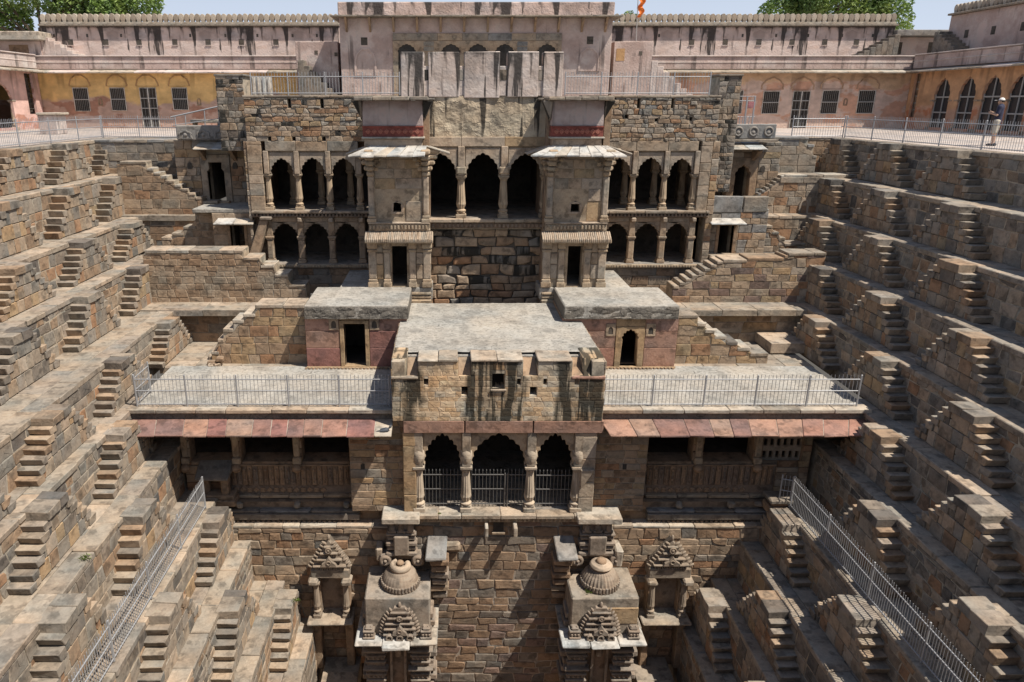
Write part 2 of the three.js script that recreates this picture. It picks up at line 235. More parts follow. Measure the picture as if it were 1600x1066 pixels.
// a flight up from both ends to one landing, built against the wall
function doubleStair(side, i, k, x, sg, yt, yb, D) {
  const n = 7, h = (yt - yb) / n, run = 0.185, L = 0.95, zf = -D, zb = -D - L, P = PROJ + rr(-0.02, 0.03);
  const t = thing('double_stair', `stone double stair on ${side} flank, ${ORD[i]} tier down, ${ORD[k]} out from the palace`, 'stone stair', [x + sg * P / 2, yb, zf - L / 2], side + ' flank double stairs');
  const bx = (z0, z1, y0, y1, m, nm, d = 0, j = 0.018) => { const a = x - sg * 0.05, b = x + sg * (P + d); part(t, nm, box(Math.min(a, b), Math.max(a, b), y0, y1, z0 + 0.004, z1 - 0.004, 0.013, j), m); };
  const stepBlock = (z0, z1, y0, y1, front) => { const a = x - sg * 0.05, b = x + sg * (P + 0.03 + rr(-0.01, 0.015)), x0 = Math.min(a, b), x1 = Math.max(a, b), und = rr(0.05, 0.095), c = [], sag = rr(-0.012, 0.004); for (let q = 0; q < 8; q++) { const top = q & 2, f = q & 4; let z = f ? z1 : z0; if (!top && front > 0 && f) z -= und; if (!top && front < 0 && !f) z += und; c.push([((q & 1) ? x1 : x0) + rr(-0.014, 0.014), (top ? y1 + sag : y0) + rr(-0.014, 0.012), z + rr(-0.014, 0.014)]); } part(t, 'step', hex(c, 0.014), pick(PAL.step)); };
  for (let r = 0; r < n; r++) bx(zb - (n - 1 - r) * run + 0.06, zf + (n - 1 - r) * run - 0.06, yb + r * h, yb + (r + 1) * h - 0.03, S.mortar, 'core', -0.018, 0);
  for (let r = 0; r < n; r++) {                                        // r = 0 is the lowest course
    const y0 = yb + r * h, y1 = y0 + h, e = (n - 1 - r) * run, f0 = zb - e, f1 = zf + e;
    if (r === n - 1) { const m = zb + L * rr(0.3, 0.6); bx(zb, m, y0 - 0.02, y1 + 0.012, pick(PAL.top), 'landing_slab', 0.05); bx(m, zf + 0.03, y0 - 0.02, y1 + 0.012, pick(PAL.top), 'landing_slab', 0.05); continue; }
    const sf = run + rr(0.05, 0.16), sb = run + rr(0.05, 0.16), hi = r % 2 === 0, e2 = (n - 2 - r) * run, g0 = zb - e2 + run + 0.12, g1 = zf + e2 - run - 0.12;
    stepBlock(f1 - sf, f1 + 0.045, y0, y1 - 0.004, 1); stepBlock(f0 - 0.045, f0 + sb, y0, y1 - 0.004, -1);
    const fill = (z, ze, ya, yc) => { while (z < ze - 1e-3) { let w = rr(0.3, 0.58); if (ze - z - w < 0.24) w = ze - z; bx(z + 0.011, z + w - 0.011, ya + 0.012, yc - 0.01, pick(r > 3 && rnd() < 0.6 ? PAL.top : PAL.body), 'stone', rr(-0.008, 0.008), 0.01); z += w; } };
    if (hi && g1 > g0 + 0.2) { fill(f0 + sb, g0, y0, y1); fill(g0, g1, y0, y1 + h); fill(g1, f1 - sf, y0, y1); }
    else if (hi) fill(f0 + sb, f1 - sf, y0, y1);
    else { const pe = (n - 1 - r) * run, q0 = zb - pe + run + 0.12, q1 = zf + pe - run - 0.12; if (q1 > q0 + 0.2) { if (f0 + sb < q0) fill(f0 + sb, q0, y0, y1); if (q1 < f1 - sf) fill(q1, f1 - sf, y0, y1); } else fill(f0 + sb, f1 - sf, y0, y1); }
  }
}
sideWalls(true); sideWalls(false);
// ---------- ground, well floor, rear terraces ----------
const AXIS = 1.5, mir = (x) => 2 * AXIS - x;
{
  const s = new THREE.Shape([[-700, -700], [700, -700], [700, 500], [-700, 500]].map((p) => new THREE.Vector2(...p)));
  s.holes.push(new THREE.Path([[-16.5, -4], [-16.5, 36.8], [18.9, 36.8], [18.9, -4]].map((p) => new THREE.Vector2(...p))));
  const g = new THREE.ShapeGeometry(s); g.rotateX(-Math.PI / 2);
  struct('terrace_ground', g, ms(0.47, 0.40, 0.35, { map: tConc }));
  struct('well_floor', box(-16, 19, -19.6, -18.6, -40, 2, 0), S.brown);
}
const palW = (f0 = 0.6) => (u, y, f) => f > f0 ? pick(PAL.top) : pick(PAL.body);
// flat wall facing the camera, between x0..x1, y0..y1 at distance D, th thick, stones as parts
function frontWall(name, label, cat, x0, x1, y0, y1, D, th, o = {}) {
  const t = thing(name, label, cat, [(x0 + x1) / 2, y0, -D - th / 2]);
  wallInto(t, x0, x1, y0, y1, D, th, o); return t;
}
function wallInto(t, x0, x1, y0, y1, D, th, o = {}) {
  const prof = o.prof;                                                 // stepped skyline: list of [x, y] from left to right
  const top = prof ? (x) => { for (let i = prof.length - 1; i >= 0; i--) if (x >= prof[i][0] - 1e-6) return prof[i][1]; return prof[0][1]; } : null;
  const cm = o.core ?? S.mortar, nm = o.coreName ?? 'core';
  if (prof) prof.forEach(([x, y], i) => { const e = i + 1 < prof.length ? prof[i + 1][0] : x1; if (e > x) part(t, nm, box(x, e, y0, y - 0.05, -D - th, -D - 0.004, 0), cm); });
  else if (o.holes?.length) { const out = [[x0, y0], [x1, y0], [x1, y1], [x0, y1]]; part(t, nm, prism(out, -D - th, -D - 0.004, o.holes.map(([a, b, c, d]) => [[a, Math.max(c, y0 + 0.01)], [b, Math.max(c, y0 + 0.01)], [b, d], [a, d]])), cm); }
  else part(t, nm, box(x0, x1, y0, y1 - (o.coping === false ? 0 : 0.05), -D - th, -D - 0.004, 0), cm);
  const ct = o.coping === false ? 0 : (o.ct ?? 0.12);
  masonry(t, FR.front(-D), x0, x1, y0, y1 - (prof ? 0 : ct), { pal: palW(), top: top ? (x) => top(x) - ct : null, ...o });
  if (o.sideL !== false && o.sides) masonry(t, (u, y, d) => [x0 - d, y, u], -D - th, -D, y0, (prof ? prof[0][1] : y1) - ct, { pal: palW(), ...o, holes: [] });
  if (o.sideR !== false && o.sides) masonry(t, (u, y, d) => [x1 + d, y, u], -D - th, -D, y0, (prof ? prof[prof.length - 1][1] : y1) - ct, { pal: palW(), ...o, holes: [] });
  if (ct) { const segs = prof ?? [[x0, y1]]; segs.forEach(([x, y], i) => { const e = i + 1 < segs.length ? segs[i + 1][0] : x1; let a = x; while (a < e - 1e-3) { let w = rr(0.5, 1.3); if (e - a - w < 0.35) w = e - a; part(t, prof && e - x < 1 ? 'step' : 'coping_slab', box(a + 0.004, a + w - 0.004, y - ct, y + rr(-0.01, 0.01), -D - th - 0.02, -D + 0.04, 0.018, 0.01), pick(o.cop ?? PAL.ledge)); a += w; } }); }
}
function floorSlab(name, label, x0, x1, y, z0, z1, m, th = 0.25) { const t = thing(name, label, 'floor', [(x0 + x1) / 2, y - th, (z0 + z1) / 2]); let a = x0; while (a < x1 - 1e-3) { let w = rr(0.9, 1.8); if (x1 - a - w < 0.5) w = x1 - a; let z = z0; while (z < z1 - 1e-3) { let d = rr(0.6, 1.2); if (z1 - z - d < 0.4) d = z1 - z; part(t, 'paving_slab', box(a + 0.005, a + w - 0.005, y - th, y + rr(-0.008, 0.006), z + 0.005, z + d - 0.005, 0.012, 0.006), m ?? pick(PAL.ledge)); z += d; } a += w; } return t; }

S.streak2 = ms(0.30, 0.25, 0.2, { map: tStreak });
// rear terraces, left
const L1 = -1.5, L2 = -3.12, L3 = -4.5, L4 = -6.06, L5 = -7.45;
const xp = (u, v, D) => X(u, v, D), yp = (v, D) => Y(v, D);
const prof = (pts, D) => pts.map(([u, v]) => [X(u, v, D), Y(v, D)]);
const stepsDown = (u0, v0, u1, v1, n) => Array.from({ length: n }, (_, i) => [u0 + (u1 - u0) * i / n, v0 + (v1 - v0) * (i + 1) / n]);
frontWall('retaining_wall', 'grey block retaining wall under the yellow wing railing, beside the carved slate panel', 'stone wall', -16.4, X(318, 240, 34.2), L1 - 0.1, 0, 36.2 - 2, 2, { ch: [0.3, 0.5], cw: [0.5, 1.2], pal: () => pick([S.grey, S.slate, S.grey2, S.grey, S.tan, S.brown2]), cop: [S.slate, S.grey] });
frontWall('retaining_wall', 'tan retaining wall below the grey block wall, sunlit rear corner', 'stone wall', -15.0, X(316, 300, 34.15), L2 - 0.1, L1, 34.15, 1.2, {});
frontWall('retaining_wall', 'long brown retaining wall under the sunlit rear stair, third tier', 'stone wall', -14.0, -8.6, L3 - 0.1, L2, 32.4, 1.6, { ch: [0.3, 0.5], cw: [0.6, 1.3], pal: () => pick(PAL.pit), cop: [S.warm, S.grey, S.warm] });
floorSlab('rear_ledge', 'pale ledge in the sunlit rear corner below the grey block wall', -14.9, -8.6, L2 + 0.02, -34.2, -32.3);
{ const D = 32.65, st = stepsDown(229, 256, 327, 314, 9);
  frontWall('stair_wall', 'tan stair wall with pale steps falling toward the doorway with the slate awning', 'stone stair', X(187, 300, D), X(340, 318, D), L2 - 0.05, 0, D, 0.62, { prof: prof([[187, 252], ...st], D), ch: [0.28, 0.45], cw: [0.4, 0.9], cop: [S.pale, S.tan2, S.warm], pal: (u, y, f) => f > 0.7 ? pick([S.brown2, S.grey, S.tan]) : pick([S.rust, S.brown2, S.tan, S.brown2, S.tan]) }); }
{ const D = 31.6;
  frontWall('stair_wall', 'low stair wall stepping up to the lower doorway on the sunlit side', 'stone stair', X(252, 370, D), X(336, 370, D), L3 - 0.05, 0, D, 0.8, { prof: prof([[252, 371], [268, 364], [286, 354], [304, 331]], D), ch: [0.25, 0.4], cw: [0.35, 0.7], pal: () => pick([S.tan, S.brown2, S.tan2, S.tan]) }); }
floorSlab('rear_ledge', 'ledge behind the black streaked stair wall', -12.9, X(398, 400, 30.6), L3, -30.9, -29.65);
{ const D = 28.7;
  S.wa = ms(0.43, 0.34, 0.25, { map: runTex(Y(391, D) + 0.05, 1.9, 5) }); S.wb = ms(0.36, 0.27, 0.19, { map: runTex(Y(391, D) + 0.05, 1.9, 5) }); frontWall('stair_wall', 'broad tan stair wall streaked black below its top edge', 'stone stair', X(226, 430, D), X(478, 450, D), L4 - 0.05, 0, D, 0.9, { prof: prof([[226, 391], [380, 402], [407, 414], [429, 428], [451, 445]], D), ch: [0.2, 0.34], cw: [0.25, 0.6], cop: [S.pale, S.tan2, S.grey], gl: true, pal: (u, y, f) => f > 0.3 ? pick([S.wa, S.wa, S.wb]) : pick([S.brown2, S.tan, S.brown2, S.tan]) }); }
floorSlab('rear_ledge', 'pale ledge before the black streaked stair wall', -12.4, -5.0, L4, -28.8, -27.5);
frontWall('retaining_wall', 'dark brown retaining wall of long blocks below the black streaked stair wall', 'stone wall', -10.9, -5.0, L5 - 0.1, L4 - 0.02, 27.9, 0.8, { ch: [0.3, 0.5], cw: [0.7, 1.5], pal: () => pick([S.brown, S.grey2, S.brown2, S.tan, S.rust]), cop: [S.warm, S.grey] });
floorSlab('rear_ledge', 'wide pale landing behind the flat roof on the sunlit side', -10.4, -5.0, L5 - 0.02, -27.9, -24.9);
{ const D = 25.3;
  frontWall('stair_wall', 'rough tan stair wall crumbling at its foot beside the red stone guard room', 'stone stair', X(330, 550, D), X(478, 520, D), L5 - 0.05, 0, D, 0.95, { prof: prof([[330, 549], [340, 530], [348, 514], [363, 500], [380, 490], [398, 476]], D), ch: [0.24, 0.42], cw: [0.3, 0.75], pal: (u, y, f) => pick(f > 0.6 ? PAL.rubble : [S.ochre, S.rust, S.brown2, S.tan]), cop: [S.pale, S.tan2] }); }
for (let i = 0; i < 14; i++) { const x = X(rr(324, 350), 545, 25.6), z = -rr(24.9, 26), r = rr(0.07, 0.16); tagRubble(x, z, r, i); }
function tagRubble(x, z, r, i) { if (!tagRubble.t) tagRubble.t = thing('rubble_heap', 'small heap of broken stones at the foot of the rough stair wall', 'rubble', [X(336, 545, 25.6), L5, -25.5]); const y = L5 + r * 0.4 + (i > 9 ? 0.2 : 0); part(tagRubble.t, 'stone', box(x - r, x + r, y - r * 0.6, y + r * 0.5, z - r, z + r, 0.03, r * 0.3), pick([S.tan2, S.tan, S.brown2])); }

// rear terraces, right
frontWall('retaining_wall', 'grey ashlar retaining wall under the railing corner, beside the carved grey panel', 'stone wall', X(1182, 240, 34), X(1277, 240, 34.2), L1 - 0.1, 0, 34.2, 2, { prof: prof([[1182, 214], [1262, 226], [1270, 243]], 34.2), ch: [0.3, 0.55], cw: [0.6, 1.4], pal: () => pick([S.slate, S.grey, S.slate, S.grey, S.warm]), cop: [S.slate, S.grey] });
frontWall('retaining_wall', 'shaded retaining wall in the rear corner behind the grey ashlar', 'stone wall', 14.5, 18.6, L1 - 0.1, 0, 36.2, 1, { pal: () => pick(PAL.pit) });
floorSlab('rear_ledge', 'bright ledge over the wall with the two blind niches', X(1220, 275, 33), 17.4, L1 - 0.02, -36.2, -32.95);
{ const D = 33, st = stepsDown(1184, 306, 1226, 274, 7).map(([u, v], i, a) => [u, 306 - (306 - 274) * (i + 1) / a.length]);
  const nx = [[1223, 1233, 324, 337]], hole = nx.map(([a, b, c, d]) => [X(a, 330, D), X(b, 330, D), Y(d, D), Y(c, D)]);
  const t = frontWall('stair_wall', 'grey stair wall with a small arched hole and two blind niches', 'stone stair', X(1184, 320, D), X(1335, 300, D), L2 - 0.05, 0, D, 0.95, { prof: prof([...st, [1226, 273]], D), holes: hole, ch: [0.26, 0.42], cw: [0.35, 0.8], cop: [S.slate, S.grey, S.pale], pal: (u, y, f) => f > 0.62 ? pick([S.slate, S.grey]) : pick([S.tan, S.grey, S.brown2, S.tan2, S.rust]) });
  for (const u of [1255, 1285]) { const x = X(u, 325, D), y = Y(336, D); part(t, 'blind_niche', prism(archOut(x, y, 0.42, 0.42, 0.3, 1, 0.09), -D - 0.02, -D + 0.07, [archOut(x, y + 0.04, 0.26, 0.4, 0.2, 1, 0)]), S.tan2); }
  part(t, 'hole_lining', box(hole[0][0], hole[0][1], hole[0][2], hole[0][3], -D - 0.6, -D - 0.45, 0), S.mortarDark); }
frontWall('retaining_wall', 'shaded brown retaining wall below the wall with the blind niches', 'stone wall', X(1190, 360, 32.3), 17, L3 - 0.1, L2, 32.3, 1.6, { ch: [0.3, 0.5], cw: [0.5, 1.1], pal: () => pick(PAL.pit) });
frontWall('stair_wall', 'stair wall of mixed brick and stone beside the lower shaded doorway', 'stone stair', X(1152, 380, 31.4), X(1262, 380, 31.4), L3 - 0.05, 0, 31.4, 0.8, { prof: prof([[1152, 350], [1190, 352], [1206, 362], [1216, 371], [1226, 380]], 31.4), ch: [0.2, 0.34], cw: [0.25, 0.55], pal: () => pick([S.tan, S.rust, S.grey, S.brown2, S.tan2, S.slate]) });
floorSlab('rear_ledge', 'ledge behind the coursed stair wall on the shaded side', X(1108, 400, 30.6), 15.5, L3, -31, -29.65);
{ const D = 28.7, st = stepsDown(1052, 452, 1130, 408, 8).map(([u, v], i, a) => [u, 452 - (452 - 408) * (i + 1) / a.length]);
  frontWall('stair_wall', 'broad coursed stair wall with ragged steps falling toward the palace, shaded side', 'stone stair', X(1050, 460, D), X(1284, 440, D), L4 - 0.05, 0, D, 0.9, { prof: prof([...st, [1130, 406], [1168, 403], [1226, 399], [1232, 395]], D), ch: [0.2, 0.42], cw: [0.3, 0.95], cop: [S.tan2, S.brown2, S.grey], pal: (u, y, f) => pick(f > 0.7 ? [S.tan2, S.brown2, S.tan, S.tan2] : [S.tan, S.tan2, S.ochre, S.tan, S.plum, S.rust]) }); }
floorSlab('rear_ledge', 'pale ledge before the coursed stair wall on the shaded side', 7.9, 15.4, L4, -28.8, -27.5);
frontWall('retaining_wall', 'tan retaining wall of long blocks below the coursed stair wall', 'stone wall', 7.9, 14.15, L5 - 0.1, L4 - 0.02, 27.9, 0.8, { ch: [0.32, 0.5], cw: [0.7, 1.5], pal: () => pick([S.tan, S.tan2, S.ochre, S.brown2, S.tan]), cop: [S.warm, S.grey] });
floorSlab('rear_ledge', 'wide pale landing behind the flat roof on the shaded side', 7.9, 13.2, L5 - 0.02, -27.9, -24.9);
floorSlab('landing_block', 'low pale paved landing block in the shaded rear corner', X(1195, 545, 26.8), X(1256, 545, 26.8), L5 + 0.42, -27.8, -26.3, S.tan2, 0.4);
{ const D = 25.3;
  frontWall('stair_wall', 'ochre stair wall falling to the flat roof beside the arched guard room', 'stone stair', X(1058, 520, D), X(1200, 560, D), L5 - 0.05, 0, D, 0.95, { prof: prof([[1058, 492], [1090, 505], [1102, 515], [1116, 525], [1134, 534], [1152, 543], [1172, 552]], D), ch: [0.26, 0.44], cw: [0.35, 0.8], pal: (u, y, f) => pick(f > 0.6 ? PAL.rubble : [S.ochre, S.rust, S.ochre, S.tan]), cop: [S.pale, S.grey, S.dark] }); }

// ---------- palace ----------
// outline of a cusped arch opening: base centre cx, y0, width w, jamb height hs, rise r, lobes n, cusp depth c
function archOut(cx, y0, w, hs, r, n = 7, c = 0.05) {
  const p = [[cx - w / 2, y0]], N = n * 5; for (let i = 0; i <= N; i++) { const t = i / N, a = Math.PI * (1 - t), q = Math.abs(Math.sin(Math.PI * n * t)), s = 1 - c * (1 - q) * (n > 1 ? 1 : 0) / (w / 2), pt = 1 + 0.10 * Math.exp(-Math.pow((t - 0.5) * 9, 2)); p.push([cx + Math.cos(a) * w / 2 * s, y0 + hs + Math.sin(a) * r * s * pt]); }
  p.push([cx + w / 2, y0]); return p;
}
function cuspPanel(x0, x1, ys, yt, z0, z1, w, r, n, c, cxo) { const cx = cxo ?? (x0 + x1) / 2, a = archOut(cx, ys, w, 0, r, n, c).slice(1, -1).reverse(); return prism([[x0, ys], [x0, yt], [x1, yt], [x1, ys], ...a], z0, z1, [], 0.015); }
function corbelPanel(x0, x1, ys, yt, z0, z1, w) { const cx = (x0 + x1) / 2, h = yt - ys, q = []; const st = [[0.5, 0], [0.5, 0.18], [0.43, 0.24], [0.42, 0.42], [0.33, 0.48], [0.32, 0.62], [0.2, 0.68], [0.18, 0.8], [0.04, 0.88], [0, 0.95]]; for (const [a, b] of st) q.push([cx + a * w, ys + b * h]); for (const [a, b] of st.slice(0, -1).reverse()) q.push([cx - a * w, ys + b * h]); return prism([[x0, ys], [x0, yt], [x1, yt], [x1, ys], ...q], z0, z1, [], 0.012); }
const SHAFT = (h, r) => [[r * 0.95, 0], [r * 1.25, h * 0.02], [r * 1.3, h * 0.06], [r * 0.8, h * 0.1], [r * 0.98, h * 0.16], [r * 1.18, h * 0.24], [r * 1.1, h * 0.32], [r * 0.95, h * 0.6], [r * 0.78, h * 0.93], [r * 0.95, h * 0.95], [r * 0.95, h * 1]];
function flutedShaft(x, y, z, h, r) { const g = lathe(SHAFT(h, r), 24, x, y, z), p = g.attributes.position; for (let i = 0; i < p.count; i++) { const a = Math.atan2(p.getZ(i) - z, p.getX(i) - x), t = (p.getY(i) - y) / h; if (t > 0.14 && t < 0.94) { const k = 1 + 0.05 * Math.cos(a * 12); p.setX(i, x + (p.getX(i) - x) * k); p.setZ(i, z + (p.getZ(i) - z) * k); } } const n = g.toNonIndexed(); n.computeVertexNormals(); return n; }
function column(t, x, z, y0, y1, r, m, name = 'column') {
  const c = new THREE.Group(); c.name = name; t.add(c); const h = y1 - y0, b = r * 1.35;
  part(c, 'base', merge([box(x - b, x + b, y0, y0 + h * 0.1, z - b, z + b, 0.02, 0.004), box(x - b * 0.8, x + b * 0.8, y0 + h * 0.1, y0 + h * 0.15, z - b * 0.8, z + b * 0.8, 0.02)]), m);
  part(c, 'shaft', flutedShaft(x, y0 + h * 0.14, z, h * 0.78, r), m);
  part(c, 'capital', merge([box(x - r * 1.1, x + r * 1.1, y0 + h * 0.91, y0 + h * 0.945, z - r * 1.1, z + r * 1.1, 0.01), box(x - r * 1.35, x + r * 1.35, y0 + h * 0.945, y1, z - r * 1.35, z + r * 1.35, 0.015)]), m);
  return c;
}
function squareColumn(t, x, z, y0, y1, r, m) {
  const c = new THREE.Group(); c.name = 'column'; t.add(c); const h = y1 - y0;
  part(c, 'base', merge([box(x - r * 1.3, x + r * 1.3, y0, y0 + h * 0.1, z - r * 1.3, z + r * 1.3, 0.015), box(x - r * 1.12, x + r * 1.12, y0 + h * 0.1, y0 + h * 0.16, z - r * 1.12, z + r * 1.12, 0.012)]), m);
  part(c, 'shaft', box(x - r, x + r, y0 + h * 0.16, y0 + h * 0.86, z - r, z + r, r * 0.3), m);
  part(c, 'capital', merge([box(x - r * 1.1, x + r * 1.1, y0 + h * 0.86, y0 + h * 0.92, z - r * 1.1, z + r * 1.1, 0.012), box(x - r * 1.3, x + r * 1.3, y0 + h * 0.92, y1, z - r * 1.3, z + r * 1.3, 0.012)]), m);
  return c;
}
const dentils = (x0, x1, y, h, z, d, st) => { const a = []; for (let x = x0; x < x1 - st * 0.5; x += st) a.push(box(x, x + st * 0.55, y, y + h, z, z + d, 0.008)); return merge(a); };
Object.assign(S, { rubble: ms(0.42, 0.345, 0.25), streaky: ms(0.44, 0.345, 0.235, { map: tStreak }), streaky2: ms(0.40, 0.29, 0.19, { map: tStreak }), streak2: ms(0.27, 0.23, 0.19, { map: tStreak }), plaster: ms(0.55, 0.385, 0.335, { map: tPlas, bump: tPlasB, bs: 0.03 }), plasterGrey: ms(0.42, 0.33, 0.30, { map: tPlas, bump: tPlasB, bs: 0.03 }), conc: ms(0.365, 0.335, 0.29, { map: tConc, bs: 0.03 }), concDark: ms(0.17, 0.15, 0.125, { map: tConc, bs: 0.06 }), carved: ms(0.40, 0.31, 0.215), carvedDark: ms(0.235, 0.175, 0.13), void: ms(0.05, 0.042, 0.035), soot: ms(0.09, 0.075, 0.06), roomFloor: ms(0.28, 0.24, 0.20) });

const GD = 30.6, GTOP = 1.86, GF = -2.66, GL = -4.86;                   // gallery front distance, roof, upper floor, lower floor
const riseOf = (H, w) => Math.min(H * 0.86, w * 0.56);
function gallery(left) {
  const D = GD, z = -D;
  const cols = left ? [419, 466, 514.5, 562] : [941, 989, 1038, 1084.6], lows = left ? [422, 471, 519, 566] : [938, 986, 1034, 1079];
  const xa = left ? X(387, 240, D) : X(905, 240, D), xb = left ? X(620, 240, D) : X(1117, 240, D);
  const t = thing('palace_gallery', left ? 'two storey arcaded gallery beside the slate-roofed bay, rubble parapet with brick patches' : 'two storey arcaded gallery lit inside, between the shaded bay and the grey corner buttress', 'gallery', [(xa + xb) / 2, GL, -32.5]);
  const cx = cols.map((u) => X(u, 300, D)), lx = lows.map((u) => X(u, 380, D)), ySp = Y(272, D), yBt = Y(236, D), yBeam = Y(221, D);
  // parapet of rubble, with drain slots
  const slots = (left ? [452, 503] : [998, 1051]).map((u) => [X(u - 2.5, 165, D), X(u + 2.5, 165, D), Y(169, D), GTOP - 0.1]);
  const pits = (left ? [[421, 217], [459, 217], [506, 217]] : [[979, 182], [1080, 186], [1026, 187]]).map(([u, v]) => [X(u - 2.5, v, D), X(u + 2.5, v, D), Y(v + 3, D), Y(v - 3, D)]);
  part(t, 'parapet_core', prism([[xa, yBeam], [xb, yBeam], [xb, GTOP - 0.06], [xa, GTOP - 0.06]], z - 0.6, z - 0.02, [...slots.map(([a, b, c, d]) => [[a, c], [b, c], [b, d - 0.01], [a, d - 0.01]]), ...pits.map(([a, b, c, d]) => [[a, c], [b, c], [b, d], [a, d]])]), S.mortar);
  masonry(t, FR.front(z), xa, xb, yBeam, GTOP - 0.08, { ch: [0.11, 0.24], cw: [0.16, 0.5], cut: 0.06, wav: 0.04, holes: [...slots, ...pits], gap: 0.02, dep: [0.01, 0.05], pal: (u, y, f) => f > 0.86 ? pick([S.grey2, S.grey, S.grey, S.streak2]) : rnd() < 0.05 ? S.rust : rnd() < 0.08 ? S.streak2 : pick(PAL.rubble) });
  for (let x = xa - 0.03; x < xb;) { const w = Math.min(rr(0.8, 1.6), xb + 0.03 - x); part(t, 'coping_slab', box(x, x + w - 0.01, GTOP - 0.08, GTOP + 0.01, z - 0.62, z + 0.05, 0.015, 0.006), pick([S.grey, S.warm, S.grey2])); x += w; }
  // upper arcade
  const yC = Y(272, D);
  for (let i = 0; i + 1 < cx.length; i++) part(t, 'beam', box(cx[i] + 0.006, cx[i + 1] - 0.006, yBt, yBeam, z - 0.3, z + 0.03, 0.015), pick([S.grey, S.tan, S.warm]));
  for (let i = 0; i < cx.length; i++) {
    column(t, cx[i], z - 0.16, GF, yC, 0.125, S.carved); part(t, 'pier', box(cx[i] - 0.105, cx[i] + 0.105, yC, yBt + 0.005, z - 0.3, z + 0.04, 0.02), S.tan2);
    if (i + 1 < cx.length) { const a = cx[i] + 0.105, b = cx[i + 1] - 0.105; part(t, 'cusped_arch', cuspPanel(a, b, yC + 0.02, yBt, z - 0.26, z - 0.06, b - a - 0.03, riseOf(yBt - yC, b - a), 9, 0.035), S.carved);
      part(t, 'arch_moulding', cuspPanel(a + 0.02, b - 0.02, yC + 0.02, yBt - 0.07, z - 0.06, z - 0.03, b - a - 0.09, riseOf(yBt - yC, b - a) * 0.95, 9, 0.035), S.tan2); }
  }
  for (let i = 0; i < cx.length - (left ? 1 : 0); i++) { const x = cx[i] + (left ? 0.62 : 0.1); column(t, x, z - 2.0, GF, yC, 0.13, S.carved); part(t, 'pier', box(x - 0.15, x + 0.15, yC, yBt, z - 2.15, z - 1.85, 0.02), S.tan2); }
  // end pier in stacked blocks
  const ea = left ? X(391, 300, D) : X(1089, 300, D), eb = left ? X(413, 300, D) : X(1106, 300, D); { let y = GF; while (y < yBeam - 0.01) { const h = Math.min(rr(0.35, 0.7), yBeam - y); part(t, 'pier_block', box(ea, eb, y + 0.004, y + h - 0.004, z - 0.45, z + 0.045, 0.016, 0.006), pick([S.tan, S.tan2, S.warm])); y += h; } }
  const e2 = left ? X(386, 300, D) : X(1106.5, 300, D), e3 = left ? ea - 0.006 : X(1118, 300, D); masonry(t, FR.front(z - 0.01), e2, e3, GL, yBeam, { ch: [0.2, 0.4], cw: [0.2, 0.5], pal: () => pick(PAL.rubble) }); part(t, 'pier_core', box(e2 + 0.01, e3 - 0.01, GL, yBeam, z - 0.8, z - 0.03, 0), S.mortar);
  // floors, rooms
  const fy = GF, x1 = left ? xa : xa, x2 = xb, dd = 4.0;
  part(t, 'upper_floor', box(x1, x2, fy - 0.2, fy, z - dd, z + 0.1, 0.01), S.roomFloor); for (let x = x1; x < x2 - 0.1;) { const w = Math.min(rr(1, 1.7), x2 - x); part(t, 'edge_slab', box(x, x + w - 0.008, fy - 0.09, fy + 0.012, z + 0.0, z + 0.2, 0.015, 0.005), pick([S.warm, S.tan2, S.grey])); x += w; }
  part(t, 'floor_frieze', merge([box(x1, x2, fy - 0.26, fy - 0.1, z - 0.1, z + 0.1, 0.02), dentils(x1 + 0.02, x2 - 0.02, fy - 0.23, 0.12, z + 0.1, 0.05, 0.15)]), S.carvedDark);
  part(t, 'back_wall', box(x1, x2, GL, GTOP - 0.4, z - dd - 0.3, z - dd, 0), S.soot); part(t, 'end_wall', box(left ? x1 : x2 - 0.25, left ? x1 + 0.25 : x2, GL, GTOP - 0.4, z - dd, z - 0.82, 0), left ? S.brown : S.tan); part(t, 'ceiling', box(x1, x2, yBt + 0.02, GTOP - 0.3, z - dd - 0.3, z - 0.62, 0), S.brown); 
  // lower storey
  const ys = Y(369, D), yt = Y(347, D), yu = fy - 0.27;
  for (let i = 0; i < lx.length; i++) { squareColumn(t, lx[i], z - 0.1, GL, ys, 0.13, S.tan); part(t, 'pier', box(lx[i] - 0.13, lx[i] + 0.13, ys, yu, z - 0.24, z + 0.02, 0.02), S.tan); part(t, 'bracket', box(lx[i] - 0.09, lx[i] + 0.09, yt + 0.02, yt + 0.2, z + 0.02, z + 0.2, 0.03, 0.02), S.tan2);
    if (i + 1 < lx.length) { const a = lx[i] + 0.13, b = lx[i + 1] - 0.13; part(t, 'corbel_arch', corbelPanel(a, b, ys + 0.03, yt, z - 0.2, z - 0.02, b - a - 0.02), S.tan); part(t, 'beam', box(a + 0.004, b - 0.004, yt + 0.004, yu, z - 0.26, z - 0.01, 0.015), pick([S.tan, S.warm])); } }
  part(t, 'lower_floor', box(x1, x2, GL - 0.2, GL, z - 2.6, z + 0.15, 0.012), S.roomFloor); part(t, 'floor_frieze', merge([box(x1, x2, GL - 0.16, GL - 0.02, z + 0.1, z + 0.2, 0.02), dentils(x1, x2, GL - 0.14, 0.09, z + 0.2, 0.03, 0.12)]), S.carved);
  part(t, 'lower_back_wall', box(x1, x2, GL, fy - 0.2, z - 2.8, z - 2.5, 0), S.soot); part(t, 'lower_end_wall', box(left ? x1 : x2 - 0.2, left ? x1 + 0.2 : x2, GL, fy - 0.2, z - 2.5, z - 0.82, 0), S.brown);
